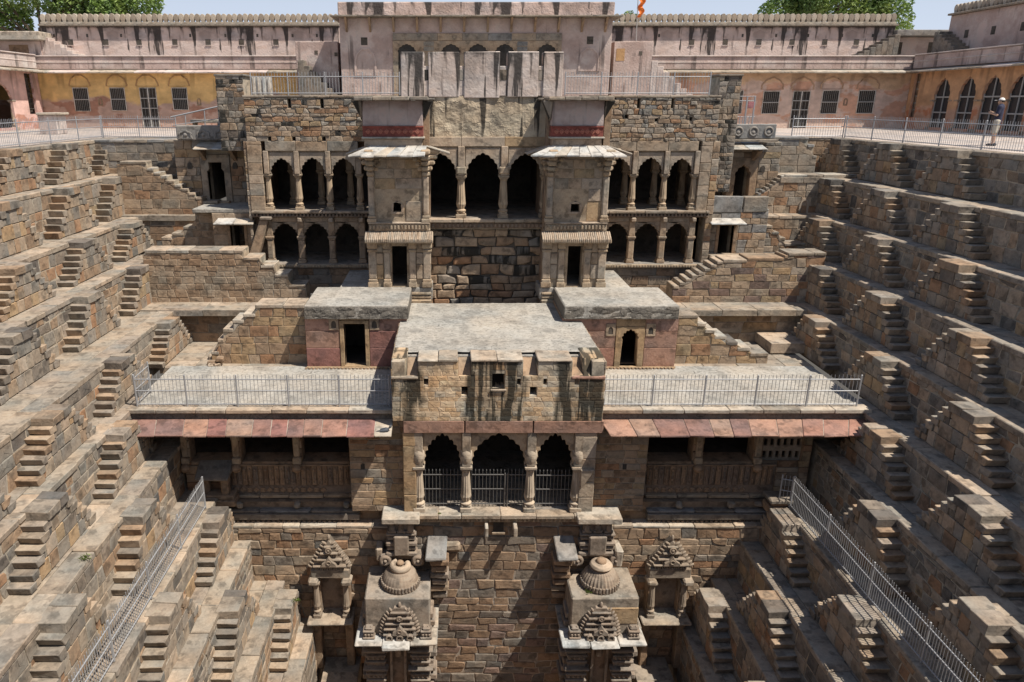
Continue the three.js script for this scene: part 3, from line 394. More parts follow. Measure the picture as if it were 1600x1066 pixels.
  const by = L4 - 0.1; part(t, 'plinth_core', box(x1, x2, by, GL - 0.17, z - 1, z + 0.03, 0), S.mortar); masonry(t, FR.front(z + 0.05), x1, x2, by, GL - 0.17, { ch: [0.3, 0.45], cw: [0.6, 1.2], cap: 420, pal: () => pick([S.grey2, S.brown2, S.brown, S.grey]) });
  return t;
}
gallery(true); gallery(false);
{ const t = thing('leaning_beam', 'stone beam leaning diagonally against the sunlit gallery corner', 'stone beam', [X(400, 380, 30.2), GL, -30.2]), D = 30.2, a = [X(389, 396, D), Y(398, D)], b = [X(404, 345, D), Y(345, D)];
  part(t, 'beam', hex([[a[0], a[1], -D - 0.35], [a[0] + 0.42, a[1], -D - 0.35], [b[0], b[1], -D - 0.5], [b[0] + 0.38, b[1] + 0.02, -D - 0.5], [a[0], a[1], -D + 0.05], [a[0] + 0.42, a[1], -D + 0.05], [b[0], b[1], -D - 0.1], [b[0] + 0.38, b[1] + 0.02, -D - 0.1]], 0.03), S.brown2); part(t, 'cap_stone', box(b[0] + 0.02, b[0] + 0.5, b[1] + 0.02, b[1] + 0.15, -D - 0.5, -D, 0.03, 0.02), S.grey2); }

// doorway walls beside the galleries
function doorWall(left) {
  const D = 33.3, z = -D, u0 = left ? 276 : 1140, u1 = left ? 392 : 1216, xa = X(u0, 270, D), xb = X(u1, 270, D), yt = left ? Y(219, D) : Y(222, D), du = left ? [326, 352] : [1146, 1171], dx = du.map((u) => X(u, 285, D)), dt = left ? Y(253, D) : Y(258, D);
  const y0 = GF - 0.05, holes = [[dx[0] - 0.3, dx[1] + 0.3, y0, dt + 0.35]];
  const t = thing('door_wall', left ? 'stone wall with a bracketed doorway under the carved slate panel' : 'stone wall with a pointed arch doorway under the carved grey panel', 'wall', [(xa + xb) / 2, y0, z]);
  part(t, 'core', prism([[xa, y0], [xb, y0], [xb, yt], [xa, yt]], z - 0.7, z - 0.03, [[[dx[0], y0 + 0.01], [dx[1], y0 + 0.01], [dx[1], dt], [dx[0], dt]]]), S.mortar);
  masonry(t, FR.front(z), xa, xb, y0, yt, { holes, ch: [0.24, 0.42], cw: [0.3, 0.7], pal: (u, y, f) => f > 0.75 ? pick([S.slate, S.grey, S.tan]) : pick([S.tan, S.brown2, S.rust, S.ochre, S.tan2, S.grey]) });
  const cx = (dx[0] + dx[1]) / 2, w = dx[1] - dx[0], fr = [[dx[0] - 0.28, y0], [dx[1] + 0.28, y0], [dx[1] + 0.28, dt + 0.32], [dx[0] - 0.28, dt + 0.32]];
  part(t, 'door_frame', prism(fr, z - 0.3, z + 0.06, [left ? [[dx[0], y0 + 0.08], [dx[1], y0 + 0.08], [dx[1], dt - 0.42], [dx[1] - 0.1, dt - 0.28], [dx[1] - 0.08, dt - 0.02], [dx[0] + 0.08, dt - 0.02], [dx[0] + 0.1, dt - 0.28], [dx[0], dt - 0.42]] : archOut(cx, y0 + 0.08, w, (dt - y0) * 0.66, (dt - y0) * 0.27, 5, 0.04)], 0.015), left ? S.warm : S.brown2);
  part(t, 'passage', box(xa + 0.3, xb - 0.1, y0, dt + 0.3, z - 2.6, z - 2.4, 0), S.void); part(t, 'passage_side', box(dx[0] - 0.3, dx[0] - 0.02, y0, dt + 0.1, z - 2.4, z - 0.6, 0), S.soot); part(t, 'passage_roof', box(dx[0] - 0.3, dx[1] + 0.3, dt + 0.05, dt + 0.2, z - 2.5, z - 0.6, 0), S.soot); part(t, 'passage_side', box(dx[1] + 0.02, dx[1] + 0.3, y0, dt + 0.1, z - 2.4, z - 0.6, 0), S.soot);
  part(t, 'door_step', box(dx[0] - 0.1, dx[1] + 0.2, y0, y0 + 0.14, z + 0.06, z + 0.4, 0.02), S.tan);
  for (const s of left ? [-1, 1] : [1]) part(t, 'recess', prism(archOut(s < 0 ? dx[0] - 0.75 : dx[1] + 0.5, dt - 0.3, 0.2, 0.16, 0.12, 1, 0), z - 0.1, z + 0.06, []), S.soot);
  // awning of slates on a sloping bracket board
  const au = left ? [300, 362] : [1141, 1200], av = left ? [227, 237] : [227, 239], DA = 32.3, x0 = X(au[0], 232, DA), x1 = X(au[1], 232, DA), ya = Y(av[0], DA) - 0.02, n = 2;
  const aw = thing('slate_awning', left ? 'weathered slate awning over the bracketed doorway on the sunlit side' : 'two pale slates forming an awning over the pointed arch doorway', 'awning', [(x0 + x1) / 2, ya, z + 0.5]);
  for (let i = 0; i < n; i++) { const a = x0 + (x1 - x0) * i / n + (i ? rr(-0.1, 0.1) : 0), b = x0 + (x1 - x0) * (i + 1) / n - 0.01, y1 = ya + 0.12, y2 = ya - 0.12; part(aw, 'slate', hex([[a, y1 - 0.06, z - 0.1], [b, y1 - 0.06, z - 0.1], [a, y1, z - 0.1], [b, y1, z - 0.1], [a + rr(-0.05, 0.05), y2 - 0.06, -DA], [b + 0.03, y2 - 0.06, -DA], [a, y2, -DA], [b, y2, -DA]], 0.02), i ? S.white : S.pale); }
  for (const x of [x0 + 0.1, x1 - 0.25]) part(aw, 'bracket', hex([[x, ya - 0.75, z - 0.05], [x + 0.16, ya - 0.75, z - 0.05], [x, ya - 0.1, z - 0.05], [x + 0.16, ya - 0.1, z - 0.05], [x, ya - 0.65, z + 0.1], [x + 0.16, ya - 0.65, z + 0.1], [x, ya - 0.22, -DA - 0.2], [x + 0.16, ya - 0.22, -DA - 0.2]], 0.02), S.brown2);
  // carved balcony panel above
  const pu = left ? [275, 359] : [1142, 1213], pv = left ? [196, 219] : [194, 217], DP = 32.9, p0 = X(pu[0], 207, DP), p1 = X(pu[1], 207, DP), q0 = Y(pv[1], DP), q1 = Y(pv[0], DP);
  const pn = thing('carved_balcony', left ? 'grey slate balcony panel carved with three lotus roundels' : 'grey stone balcony panel carved with three rosettes and a ledge', 'panel', [(p0 + p1) / 2, q0, -DP]);
  part(pn, 'slab', box(p0, p1, q0, q1, -DP - 0.3, -DP, 0.03, 0.01), S.slate); if (!left) part(pn, 'ledge', box(p0 - 0.05, p1 + 0.1, q0 - 0.12, q0 - 0.01, -DP - 0.3, -DP + 0.1, 0.02), S.grey);
  for (let k = 0; k < 3; k++) { const c = p0 + (p1 - p0) * (k + 0.5) / 3, y = (q0 + q1) / 2 - (left ? 0.05 : 0); part(pn, 'roundel', left ? prism(archOut(c, y - 0.2, 0.62, 0.16, 0.2, 3, 0.05), -DP - 0.01, -DP + 0.035, [archOut(c, y - 0.17, 0.5, 0.13, 0.15, 3, 0.04)], 0.008) : new THREE.TorusGeometry(0.17, 0.05, 6, 20).translate(c, y, -DP), S.slate); part(pn, 'roundel_boss', new THREE.SphereGeometry(0.09, 10, 6).scale(1, 1, 0.5).translate(c, y - 0.04, -DP), S.slate); }
  // platform in front and the lower door under it
  const PD = 31.0, pxa = left ? X(300, 330, PD) : X(1106, 330, PD), pxb = left ? X(392, 330, PD) : X(1202, 330, PD);
  const pf = thing('door_platform', left ? 'stone platform before the bracketed doorway with a low door beneath' : 'grey parapeted platform before the pointed arch doorway with a low door beneath', 'platform', [(pxa + pxb) / 2, L3, -32]);
  part(pf, 'floor', box(pxa, pxb, GF - 0.15, GF + 0.01, z + 0.05, -PD - 0.02, 0.02), S.conc);
  const ldu = left ? [361, 383] : [1122, 1145], ldv = left ? 352 : 352, lx0 = X(ldu[0], 375, PD), lx1 = X(ldu[1], 375, PD), lyt = Y(ldv, PD), xl = left ? X(334, 370, PD) : X(1106, 370, PD), xr = left ? X(416, 370, PD) : X(1153, 370, PD), lb = GL - 0.02;
  const lh = [[lx0 - 0.1, lx1 + 0.1, lb, lyt + 0.1]];
  part(pf, 'core', prism([[xl, lb], [xr, lb], [xr, GF - 0.16], [xl, GF - 0.16]], -PD - 0.6, -PD - 0.03, [[[lx0, lb + 0.01], [lx1, lb + 0.01], [lx1, lyt], [lx0, lyt]]]), S.mortar);
  masonry(pf, FR.front(-PD), xl, xr, lb, GF - 0.16, { holes: lh, ch: [0.3, 0.5], cw: [0.4, 0.9], pal: () => pick(left ? [S.tan, S.brown2, S.tan2, S.tan] : [S.grey, S.slate, S.brown2, S.grey]) });
  part(pf, 'door_frame', prism([[lx0 - 0.12, lb], [lx1 + 0.12, lb], [lx1 + 0.12, lyt + 0.12], [lx0 - 0.12, lyt + 0.12]], -PD - 0.25, -PD + 0.05, [[[lx0, lb + 0.02], [lx1, lb + 0.02], [lx1, lyt], [lx0, lyt]]]), S.brown2); part(pf, 'passage', box(lx0 - 0.4, lx1 + 0.4, lb, lyt + 0.2, -PD - 2.0, -PD - 1.8, 0), S.void); for (const x of [lx0 - 0.2, lx1 + 0.02]) part(pf, 'passage_side', box(x, x + 0.18, lb, lyt + 0.2, -PD - 1.9, -PD - 0.5, 0), S.soot); part(pf, 'passage_roof', box(lx0 - 0.2, lx1 + 0.2, lyt + 0.02, lyt + 0.2, -PD - 1.9, -PD - 0.5, 0), S.soot);
  if (!left) { for (const [a, b, m] of [[1106, 1160, S.slate], [1162, 1200, S.grey]]) part(pf, 'parapet_slab', box(X(a, 320, PD), X(b, 320, PD), GF - 0.12, Y(307, PD), -PD - 0.35, -PD + 0.03, 0.03, 0.02), m); masonry(pf, FR.front(-PD - 0.02), X(1106, 340, PD), pxb, L3 - 0.02, GF - 0.13, { ch: [0.2, 0.36], cw: [0.3, 0.6], holes: [[xl, xr, L3 - 1, GF]], pal: () => pick([S.grey, S.tan, S.rust, S.slate]) }); }
  const wa = left ? [334, 392] : [1114, 1165], w0 = X(wa[0], 345, PD - 0.6), w1 = X(wa[1], 345, PD - 0.6), wy = Y(343, PD);
  const la = thing('slate_awning', left ? 'two slate slabs jutting over the low door beneath the sunlit platform' : 'single white slate jutting over the low door beneath the grey platform', 'awning', [(w0 + w1) / 2, wy, -PD + 0.3]);
  (left ? [[w0, (w0 + w1) / 2 - 0.01], [(w0 + w1) / 2 + 0.01, w1]] : [[w0, w1]]).forEach(([a, b], i) => part(la, 'slate', hex([[a, wy + 0.03, -PD - 0.1], [b, wy + 0.03, -PD - 0.1], [a, wy + 0.09, -PD - 0.1], [b, wy + 0.09, -PD - 0.1], [a - 0.05, wy - 0.14, -PD + 0.62], [b + 0.08, wy - 0.14, -PD + 0.62], [a - 0.05, wy - 0.08, -PD + 0.62], [b + 0.08, wy - 0.08, -PD + 0.62]], 0.02), i ? S.pale : S.white));
}
doorWall(true); doorWall(false);
// corner buttresses
for (const left of [true, false]) {
  const D = 31.9, u0 = left ? 346 : 1113, u1 = left ? 388 : 1147, xa = X(u0, 230, D), xb = X(u1, 230, D), y0 = left ? Y(236, D) : Y(300, D), y1 = Y(118, D);
  const t = thing('corner_buttress', left ? 'tall rubble corner buttress between the slate panel and the sunlit gallery' : 'tall grey rubble corner buttress at the shaded end of the gallery', 'buttress', [(xa + xb) / 2, y0, -D]);
  part(t, 'core', box(xa + 0.02, xb - 0.02, y0, y1 - 0.04, -D - 1.2, -D - 0.02, 0), S.mortar); masonry(t, FR.front(-D), xa, xb, y0, y1, { ch: [0.14, 0.3], cw: [0.18, 0.45], cut: 0.05, pal: (u, y, f) => rnd() < 0.3 ? S.streak2 : pick([S.grey2, S.grey, S.tan, S.brown2, S.dark, S.tan2]) });
  masonry(t, left ? (u, y, d) => [xa - d, y, u] : (u, y, d) => [xb + d, y, u], -D - 1.2, -D, y0, y1, { ch: [0.16, 0.3], cw: [0.2, 0.45], pal: () => pick([S.grey2, S.grey, S.dark]) });
  part(t, 'cap', box(xa - 0.05, xb + 0.05, y1 - 0.03, y1 + 0.06, -D - 1.25, -D + 0.05, 0.02), S.grey2);
}
// ---------- central hall between the two bays ----------
const HD = 28.4;
{
  const D = HD, z = -D, cols = [655, 720.5, 787, 852].map((u) => X(u, 300, D)), xa = cols[0] - 0.1, xb = cols[3] + 0.1, yC = Y(274, D), yBt = Y(229, D), yBm = Y(214, D), yTop = Y(81, D);
  const t = thing('central_hall', 'dark triple arched hall between the bays under a tall streaked pink merlon wall', 'palace hall', [AXIS, GF, -31]);
  for (let i = 0; i < 4; i++) { column(t, cols[i], z - 0.2, GF, yC, 0.15, S.carved); part(t, 'pier', box(cols[i] - 0.13, cols[i] + 0.13, yC, yBt + 0.01, z - 0.38, z + 0.04, 0.02), S.tan2); part(t, 'pier_bracket', box(cols[i] - 0.2, cols[i] + 0.2, yC + 0.02, yC + 0.34, z - 0.36, z + 0.07, 0.06), S.carved);
    if (i < 3) { const a = cols[i] + 0.13, b = cols[i + 1] - 0.13; part(t, 'cusped_arch', cuspPanel(a, b, yC + 0.02, yBt, z - 0.3, z - 0.05, b - a - 0.04, riseOf(yBt - yC, b - a), 9, 0.04), S.carved); part(t, 'arch_moulding', cuspPanel(a + 0.02, b - 0.02, yC + 0.02, yBt - 0.06, z - 0.05, z - 0.015, b - a - 0.11, riseOf(yBt - yC, b - a) * 0.95, 9, 0.04), S.tan2); part(t, 'beam', box(cols[i] + 0.005, cols[i + 1] - 0.005, yBt, yBm, z - 0.35, z + 0.02, 0.015), pick([S.tan, S.ochre, S.tan2])); } }
  S.plasterM = null; const m = [[626, 663], [669, 718], [725, 781], [793, 842], [849, 880]].map((p) => p.map((u) => X(u, 110, D))), ySl = Y(103, D), yJ = Y(150, D), mx0 = m[0][0], mx1 = m[4][1];
  // rough ochre wall, then the plastered merlon wall standing on it
  const gx = (x, y) => 0.05 * (fbm((x + 40) / 9, (y + 40) / 9, 6, 5, 7) - 0.5);
  { const n = 60, k = 26, P = [], U = [], pt = (i, j) => { const x = xa + (xb - xa) * i / n, y = yBm + 0.002 + (yJ - yBm) * j / k; return [x, y, z - 0.02 + 4 * gx(x, y) + 0.05 * (fbm((x + 40) / 9, (y + 40) / 9, 24, 4, 97) - 0.5) * 2]; };
    for (let i = 0; i < n; i++) for (let j = 0; j < k; j++) for (const q of [[0, 0, 1, 0, 1, 1], [0, 0, 1, 1, 0, 1]]) for (let e = 0; e < 6; e += 2) { const p = pt(i + q[e], j + q[e + 1]); P.push(...p); U.push(p[0], p[1]); }
    part(t, 'rough_wall', fromTris(P, U), ms(0.46, 0.38, 0.275, { map: runTex(yJ + 0.3, 3.4, 5.2), bs: 0.06 })); part(t, 'wall_core', box(xa, xb, yBm + 0.02, yJ, z - 0.7, z - 0.16, 0), S.mortar); }
  part(t, 'parapet', box(mx0, mx1, yJ, ySl, z - 0.75, z - 0.03, 0.02, 0, true), S.plasterM = ms(0.52, 0.435, 0.385, { map: runTex(yTop + 0.05, 2.9, 3.6, 0.15), bump: tPlasB, bs: 0.03 }));
  for (const [a, b] of m) part(t, 'merlon', box(a, b, yJ - 0.05 + rr(-0.05, 0.05), yTop + rr(-0.02, 0.02), z - 0.7, z + 0.02, 0.025, 0.006, true), S.plasterM);
  for (let i = 0; i < 4; i++) { const a = m[i][1], b = m[i + 1][0]; part(t, 'slot_sill', hex([[a, ySl - 0.35, z - 0.7], [b, ySl - 0.35, z - 0.7], [a, ySl + 0.02, z - 0.7], [b, ySl + 0.02, z - 0.7], [a, ySl - 0.5, z - 0.02], [b, ySl - 0.5, z - 0.02], [a, ySl - 0.12, z - 0.02], [b, ySl - 0.12, z - 0.02]], 0.015), S.streak2); }
  // floor, dark room
  part(t, 'hall_floor', box(xa, xb, GF - 0.2, GF, z - 6, z + 0.05, 0.01), S.roomFloor); let x = xa + 0.1; while (x < xb - 0.1) { const w = Math.min(rr(1, 1.8), xb - 0.1 - x); part(t, 'edge_slab', box(x, x + w - 0.01, GF - 0.12, GF + 0.015, z - 0.02, z + 0.22, 0.02, 0.006), pick([S.warm, S.tan2])); x += w; }
  part(t, 'floor_frieze', merge([box(xa + 0.1, xb - 0.1, GF - 0.36, GF - 0.13, z - 0.1, z + 0.08, 0.02), dentils(xa + 0.1, xb - 0.1, GF - 0.33, 0.15, z + 0.08, 0.05, 0.16)]), S.carvedDark);
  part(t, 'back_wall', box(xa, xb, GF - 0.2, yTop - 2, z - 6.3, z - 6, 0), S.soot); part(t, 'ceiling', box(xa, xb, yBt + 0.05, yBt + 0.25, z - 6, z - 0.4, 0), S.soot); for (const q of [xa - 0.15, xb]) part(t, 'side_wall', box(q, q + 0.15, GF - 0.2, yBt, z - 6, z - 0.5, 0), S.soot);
  // coarse masonry of the recess below
  const y0 = -7.4, y1 = GF - 0.37, ya = Y(358, D + 0.3); part(t, 'pit_core', box(xa, xb, y0, y1, z - 1, z - 0.35, 0), S.mortarDark);
  masonry(t, FR.front(z - 0.3), xa, xb, y0, ya, { ch: [0.26, 0.46], cw: [0.4, 1.0], gap: 0.032, dep: [0.01, 0.09], bev: 0.045, cut: 0.1, wav: 0.07, cap: 300, pal: (u, y, f) => rnd() < 0.2 ? S.streak2 : pick([S.brown2, S.brown2, S.tan, S.rust, S.tan]) });
  part(t, 'string_course', box(xa, xb, ya, ya + 0.07, z - 0.4, z - 0.22, 0.02), S.pale); part(t, 'course', box(xa, xb, ya + 0.075, y1, z - 0.5, z - 0.12, 0.02), S.brown2);
  const rt = thing('roof_terrace', 'flat upper roof behind the rubble parapets and merlon wall', 'roof', [AXIS, 1.5, -38]);
  part(rt, 'deck', box(X(387, 150, GD), X(1117, 150, GD), 1.45, GTOP - 0.08, -44.5, -GD - 0.6, 0.01), S.conc);
}
// ---------- the two projecting bays ----------
function bay(left) {
  const D = 27.4, z = -D, w = left ? [577.5, 672] : [849, 945], xa = X(w[0], 412, D), xb = X(w[1], 412, D), cx = (xa + xb) / 2, hw = (xb - xa) / 2, y0 = -5.75, yB = -7.4, yF = -5.1, y1 = Y(376, D), y2 = Y(360, D), y3 = Y(350, D);
  const t = thing('projecting_bay', left ? 'carved stone bay tower with broken awning, between sunlit gallery and dark hall' : 'carved stone bay tower with complete awning, between dark hall and shaded gallery', 'bay tower', [cx, y0, z - 1.5]);
  const zb = -GD + 0.02, du = left ? [612, 636] : [887, 909.5], dx = du.map((u) => X(u, 415, D)), dt = Y(385, D), cr = S.carved, cr2 = S.tan2;
  part(t, 'lower_wall', prism([[xa, y0], [xb, y0], [xb, y2], [xa, y2]], z - 0.5, z - 0.05, [[[dx[0], yF], [dx[1], yF], [dx[1], dt], [dx[0], dt]]]), cr); for (const [a, b] of [[xa, xa + 0.25], [xb - 0.25, xb]]) part(t, 'side_wall', box(a, b, yB, GTOP - 0.3, zb, z - 0.5, 0.01), S.brown2); part(t, 'foundation', box(xa + 0.02, xb - 0.02, yB, y0 - 0.004, zb, z - 0.06, 0), S.brown2); part(t, 'passage', box(xa + 0.26, xb - 0.26, yF, y2, z - 2.2, z - 2.1, 0), S.soot);
  for (const s of [-1, 1]) for (const k of [0.9, 0.42]) { const x = cx + s * hw * k, r = k > 0.5 ? 0.15 : 0.12; const c = new THREE.Group(); c.name = 'pilaster'; t.add(c); part(c, 'shaft', box(x - r, x + r, yF + 0.3, y1 - 0.3, z - 0.1, z + 0.05, 0.03), cr2); part(c, 'base', merge([box(x - r * 1.3, x + r * 1.3, yF - 0.02, yF + 0.18, z - 0.1, z + 0.1, 0.02), box(x - r * 1.12, x + r * 1.12, yF + 0.18, yF + 0.3, z - 0.1, z + 0.08, 0.02)]), cr); part(c, 'capital', merge([box(x - r * 1.2, x + r * 1.2, y1 - 0.42, y1 - 0.34, z - 0.1, z + 0.08, 0.015), box(x - r * 1.3, x + r * 1.3, y1 - 0.3, y1, z - 0.1, z + 0.1, 0.04)]), cr); }
  for (const s of [-1, 1]) for (const [a, b] of [[0, 0.55], [0.58, 1.0], [1.03, 1.42]]) { const x = cx + s * hw * 0.66; part(t, 'panel', box(x - 0.13, x + 0.13, yF + 0.3 + a, yF + 0.3 + b, z - 0.08, z + rr(-0.01, 0.02), 0.02), pick([S.tan, S.ochre, S.tan2])); }
  for (const s of [-1, 1]) part(t, 'base_moulding', merge([box(cx + s * hw - (s < 0 ? 0.05 : 0.75), cx + s * hw + (s < 0 ? 0.75 : 0.05), y0, y0 + 0.16, z - 0.1, z + 0.14, 0.03), box(cx + s * hw - (s < 0 ? 0.03 : 0.75), cx + s * hw + (s < 0 ? 0.75 : 0.03), y0 + 0.2, y0 + 0.3, z - 0.1, z + 0.1, 0.03), box(cx + s * hw - (s < 0 ? 0.05 : 0.75), cx + s * hw + (s < 0 ? 0.75 : 0.05), y0 + 0.34, y0 + 0.44, z - 0.1, z + 0.12, 0.03)]), cr);
  // ribbed eave and dentilled frieze
  { const n = 34, a = []; for (let i = 0; i < n; i++) { const p = xa - 0.12 + (xb - xa + 0.24) * i / n, q = p + (xb - xa + 0.24) / n * 0.86; a.push(hex([[p, y1 + 0.08, z], [q, y1 + 0.08, z], [p, y2 - 0.02, z], [q, y2 - 0.02, z], [p, y1 + 0.01, z + 0.42], [q, y1 + 0.01, z + 0.42], [p, y1 + 0.12, z + 0.42], [q, y1 + 0.12, z + 0.42]], 0.02)); } part(t, 'ribbed_eave', merge(a), cr2); part(t, 'eave_underside', hex([[xa - 0.12, y1 + 0.04, z], [xb + 0.12, y1 + 0.04, z], [xa - 0.12, y2 - 0.06, z], [xb + 0.12, y2 - 0.06, z], [xa - 0.12, y1 - 0.03, z + 0.4], [xb + 0.12, y1 - 0.03, z + 0.4], [xa - 0.12, y1 + 0.07, z + 0.4], [xb + 0.12, y1 + 0.07, z + 0.4]], 0.01), cr); }
  part(t, 'frieze', merge([box(xa + 0.02, xb - 0.02, y2 - 0.02, y3, z - 0.3, z + 0.04, 0.02), dentils(xa + 0.05, xb - 0.05, y2 + 0.05, 0.14, z + 0.04, 0.05, 0.13)]), cr); part(t, 'frieze_cap', box(xa, xb, y3 + 0.002, y3 + 0.07, z - 0.3, z + 0.09, 0.02), cr2);
  // upper storey
  const ux = hw - 0.04, yA = Y(243, D), wu = left ? [613.5, 627.5] : [891.5, 907], wx = wu.map((u) => X(u, 322, D)), wb = Y(332, D), wt = Y(314, D), zu = z - 0.06, wcx = (wx[0] + wx[1]) / 2, ww = wx[1] - wx[0];
  const wo = archOut(wcx, wb, ww, (wt - wb) * 0.6, (wt - wb) * 0.36, 3, 0.02);
  part(t, 'upper_wall', prism([[cx - ux, y3 + 0.07], [cx + ux, y3 + 0.07], [cx + ux, yA + 0.3], [cx - ux, yA + 0.3]], zu - 0.4, zu, [wo]), cr); part(t, 'window_reveal', box(wcx - 0.35, wcx + 0.35, wb - 0.1, wt + 0.2, zu - 1.2, zu - 1.1, 0), S.void); part(t, 'window_frame', prism(archOut(wcx, wb - 0.07, ww + 0.14, (wt - wb) * 0.66, (wt - wb) * 0.42, 1, 0), zu - 0.02, zu + 0.03, [wo], 0.008), cr2);
  const rows = [0, 0.75, 1.2, 1.6, 1.95, 2.3]; for (let i = 0; i + 1 < rows.length; i++) { const a = y3 + 0.1 + rows[i] * 0.98, b = y3 + 0.1 + rows[i + 1] * 0.98 - 0.012; let x = cx - ux + 0.24; const e = cx + ux - 0.24; while (x < e - 0.01) { let q = rr(0.4, 0.9); if (e - x - q < 0.3) q = e - x; if (!(a < wt + 0.05 && b > wb - 0.1 && x < wx[1] + 0.1 && x + q > wx[0] - 0.1)) part(t, 'panel', box(x + 0.006, x + q - 0.006, a, b, zu - 0.03, zu + rr(0.008, 0.03), 0.012), pick([S.tan, S.tan2, S.warm, S.tan, S.ochre])); x += q; } }
  for (const s of [-1, 1]) { const x = cx + s * (ux - 0.1); const c = new THREE.Group(); c.name = 'pilaster'; t.add(c); part(c, 'shaft', box(x - 0.11, x + 0.11, y3 + 0.3, yA - 0.75, zu - 0.1, zu + 0.1, 0.04), cr2); part(c, 'base', merge([box(x - 0.17, x + 0.17, y3 + 0.07, y3 + 0.2, zu - 0.1, zu + 0.15, 0.02), box(x - 0.14, x + 0.14, y3 + 0.2, y3 + 0.32, zu - 0.1, zu + 0.13, 0.03)]), cr);
    const br = []; for (let k = 0; k < 5; k++) br.push(box(x - 0.13 - k * 0.012, x + 0.13 + k * 0.012, yA - 0.75 + k * 0.2, yA - 0.57 + k * 0.2, zu - 0.1, zu + 0.14 + k * 0.12, 0.05)); part(c, 'bracket', merge(br), cr);
    const sd = []; for (let k = 0; k < 5; k++) { const e = 0.06 + k * 0.09; sd.push(box(cx + s * ux - (s < 0 ? e : 0), cx + s * ux + (s > 0 ? e : 0), yA - 0.75 + k * 0.2, yA - 0.57 + k * 0.2, zu - 0.3, zu - 0.04, 0.05)); } part(c, 'side_bracket', merge(sd), cr); }
  for (const s of [-1, 1]) { const a = []; for (let k = 0; k < 3; k++) a.push(box(cx + s * (ux - 0.3 - k * 0.09) - 0.09, cx + s * (ux - 0.3 - k * 0.09) + 0.09, yA - 0.55 + k * 0.17, yA - 0.4 + k * 0.17, zu - 0.05, zu + 0.06, 0.04)); part(t, 'corbel', merge(a), cr); }
  // slate awning
  const yT = Y(228, 27.3), fD = 26.55, yf = Y(242.5, fD), au = left ? [543, 664] : [829, 981], ax = au.map((u) => X(u, 242, fD)), bt = left ? [cx - hw * 0.85, cx + hw * 0.93] : [cx - hw * 0.88, cx + hw * 0.85], n = left ? 6 : 8;
  for (let i = 0; i < n; i++) { const f = i / n, g = (i + 1) / n, p = ax[0] + (ax[1] - ax[0]) * f, q = ax[0] + (ax[1] - ax[0]) * g - 0.012, r = bt[0] + (bt[1] - bt[0]) * f, s = bt[0] + (bt[1] - bt[0]) * g - 0.01, dy = rr(-0.015, 0.015); part(t, 'awning_slate', hex([[r, yT - 0.05, z], [s, yT - 0.05, z], [r, yT + 0.01, z], [s, yT + 0.01, z], [p, yf - 0.07 + dy, -fD + rr(-0.03, 0.03)], [q, yf - 0.07 + dy, -fD + rr(-0.03, 0.03)], [p, yf + dy, -fD], [q, yf + dy, -fD]], 0.015), pick([S.white, S.white, S.pale, S.slatePale ?? S.white])); }
  const sideSl = (s, z0, z1, y) => { const x0 = cx + s * hw * 0.9, x1 = cx + s * (hw + 0.75); part(t, 'awning_slate', hex([[Math.min(x0, x1), (s > 0 ? yT : y) - 0.05, z0], [Math.max(x0, x1), (s > 0 ? y : yT) - 0.05, z0], [Math.min(x0, x1), s > 0 ? yT : y, z0], [Math.max(x0, x1), s > 0 ? y : yT, z0], [Math.min(x0, x1), (s > 0 ? yT : y) - 0.05, z1], [Math.max(x0, x1), (s > 0 ? y : yT) - 0.05, z1], [Math.min(x0, x1), s > 0 ? yT : y, z1], [Math.max(x0, x1), s > 0 ? y : yT, z1]], 0.015), S.pale); };
  if (left) { sideSl(1, z - 0.7, z - 0.05, yf + 0.02); sideSl(-1, z - 1.6, z - 0.1, yf); } else { sideSl(-1, z - 1.5, z - 0.05, yf); sideSl(1, z - 1.6, z - 0.05, yf); }
  // upper box with red carved band
  const bu = left ? [566, 661] : [862, 944], xs = bu.map((u) => X(u, 190, D)), yb1 = Y(217, D), yb2 = Y(197, D), yb3 = Y(157, D), yb4 = Y(150, 27.0);
  part(t, 'neck', box(xs[0] + 0.04, xs[1] - 0.04, yT - 0.04, yb1, z - 0.5, z - 0.02, 0.015), cr2); part(t, 'neck_moulding', box(xs[0] - 0.05, xs[1] + 0.05, yb1 + 0.003, yb1 + 0.07, z - 0.5, z + 0.08, 0.02), S.pale); part(t, 'red_band', box(xs[0], xs[1], yb1 + 0.072, yb2, z - 0.5, z - 0.01, 0.01), S.redDeep ??= ms(0.27, 0.075, 0.055));
  { const a = [], n2 = 9; for (let i = 0; i < n2; i++) { const c = xs[0] + 0.2 + (xs[1] - xs[0] - 0.4) * i / (n2 - 1); const g = new THREE.BoxGeometry(0.15, 0.15, 0.03); g.rotateZ(Math.PI / 4); g.translate(c, (yb1 + yb2) / 2 + 0.03, z); a.push(g); } part(t, 'carved_lozenges', merge(a), S.redLoz ??= ms(0.33, 0.12, 0.085)); part(t, 'band_edge', merge([box(xs[0] - 0.01, xs[1] + 0.01, yb2 - 0.05, yb2, z - 0.2, z + 0.02, 0.008)]), S.redDeep); }
  part(t, 'plaster_box', box(xs[0] + 0.01, xs[1] - 0.01, yb2 + 0.002, yb3, z - 3, z - 0.03, 0.015, 0, true), S.plasterGrey);
  for (let i = 0; i < 4; i++) { const a = xs[0] - 0.2 + (xs[1] - xs[0] + 0.4) * i / 4, b = xs[0] - 0.2 + (xs[1] - xs[0] + 0.4) * (i + 1) / 4 - 0.01; part(t, 'eave_slab', box(a, b, yb3 + 0.002, yb3 + 0.13, z - 0.9, z + 0.6 + rr(-0.05, 0.03), 0.025, 0.014), pick([S.grey, S.grey2, S.warm])); }
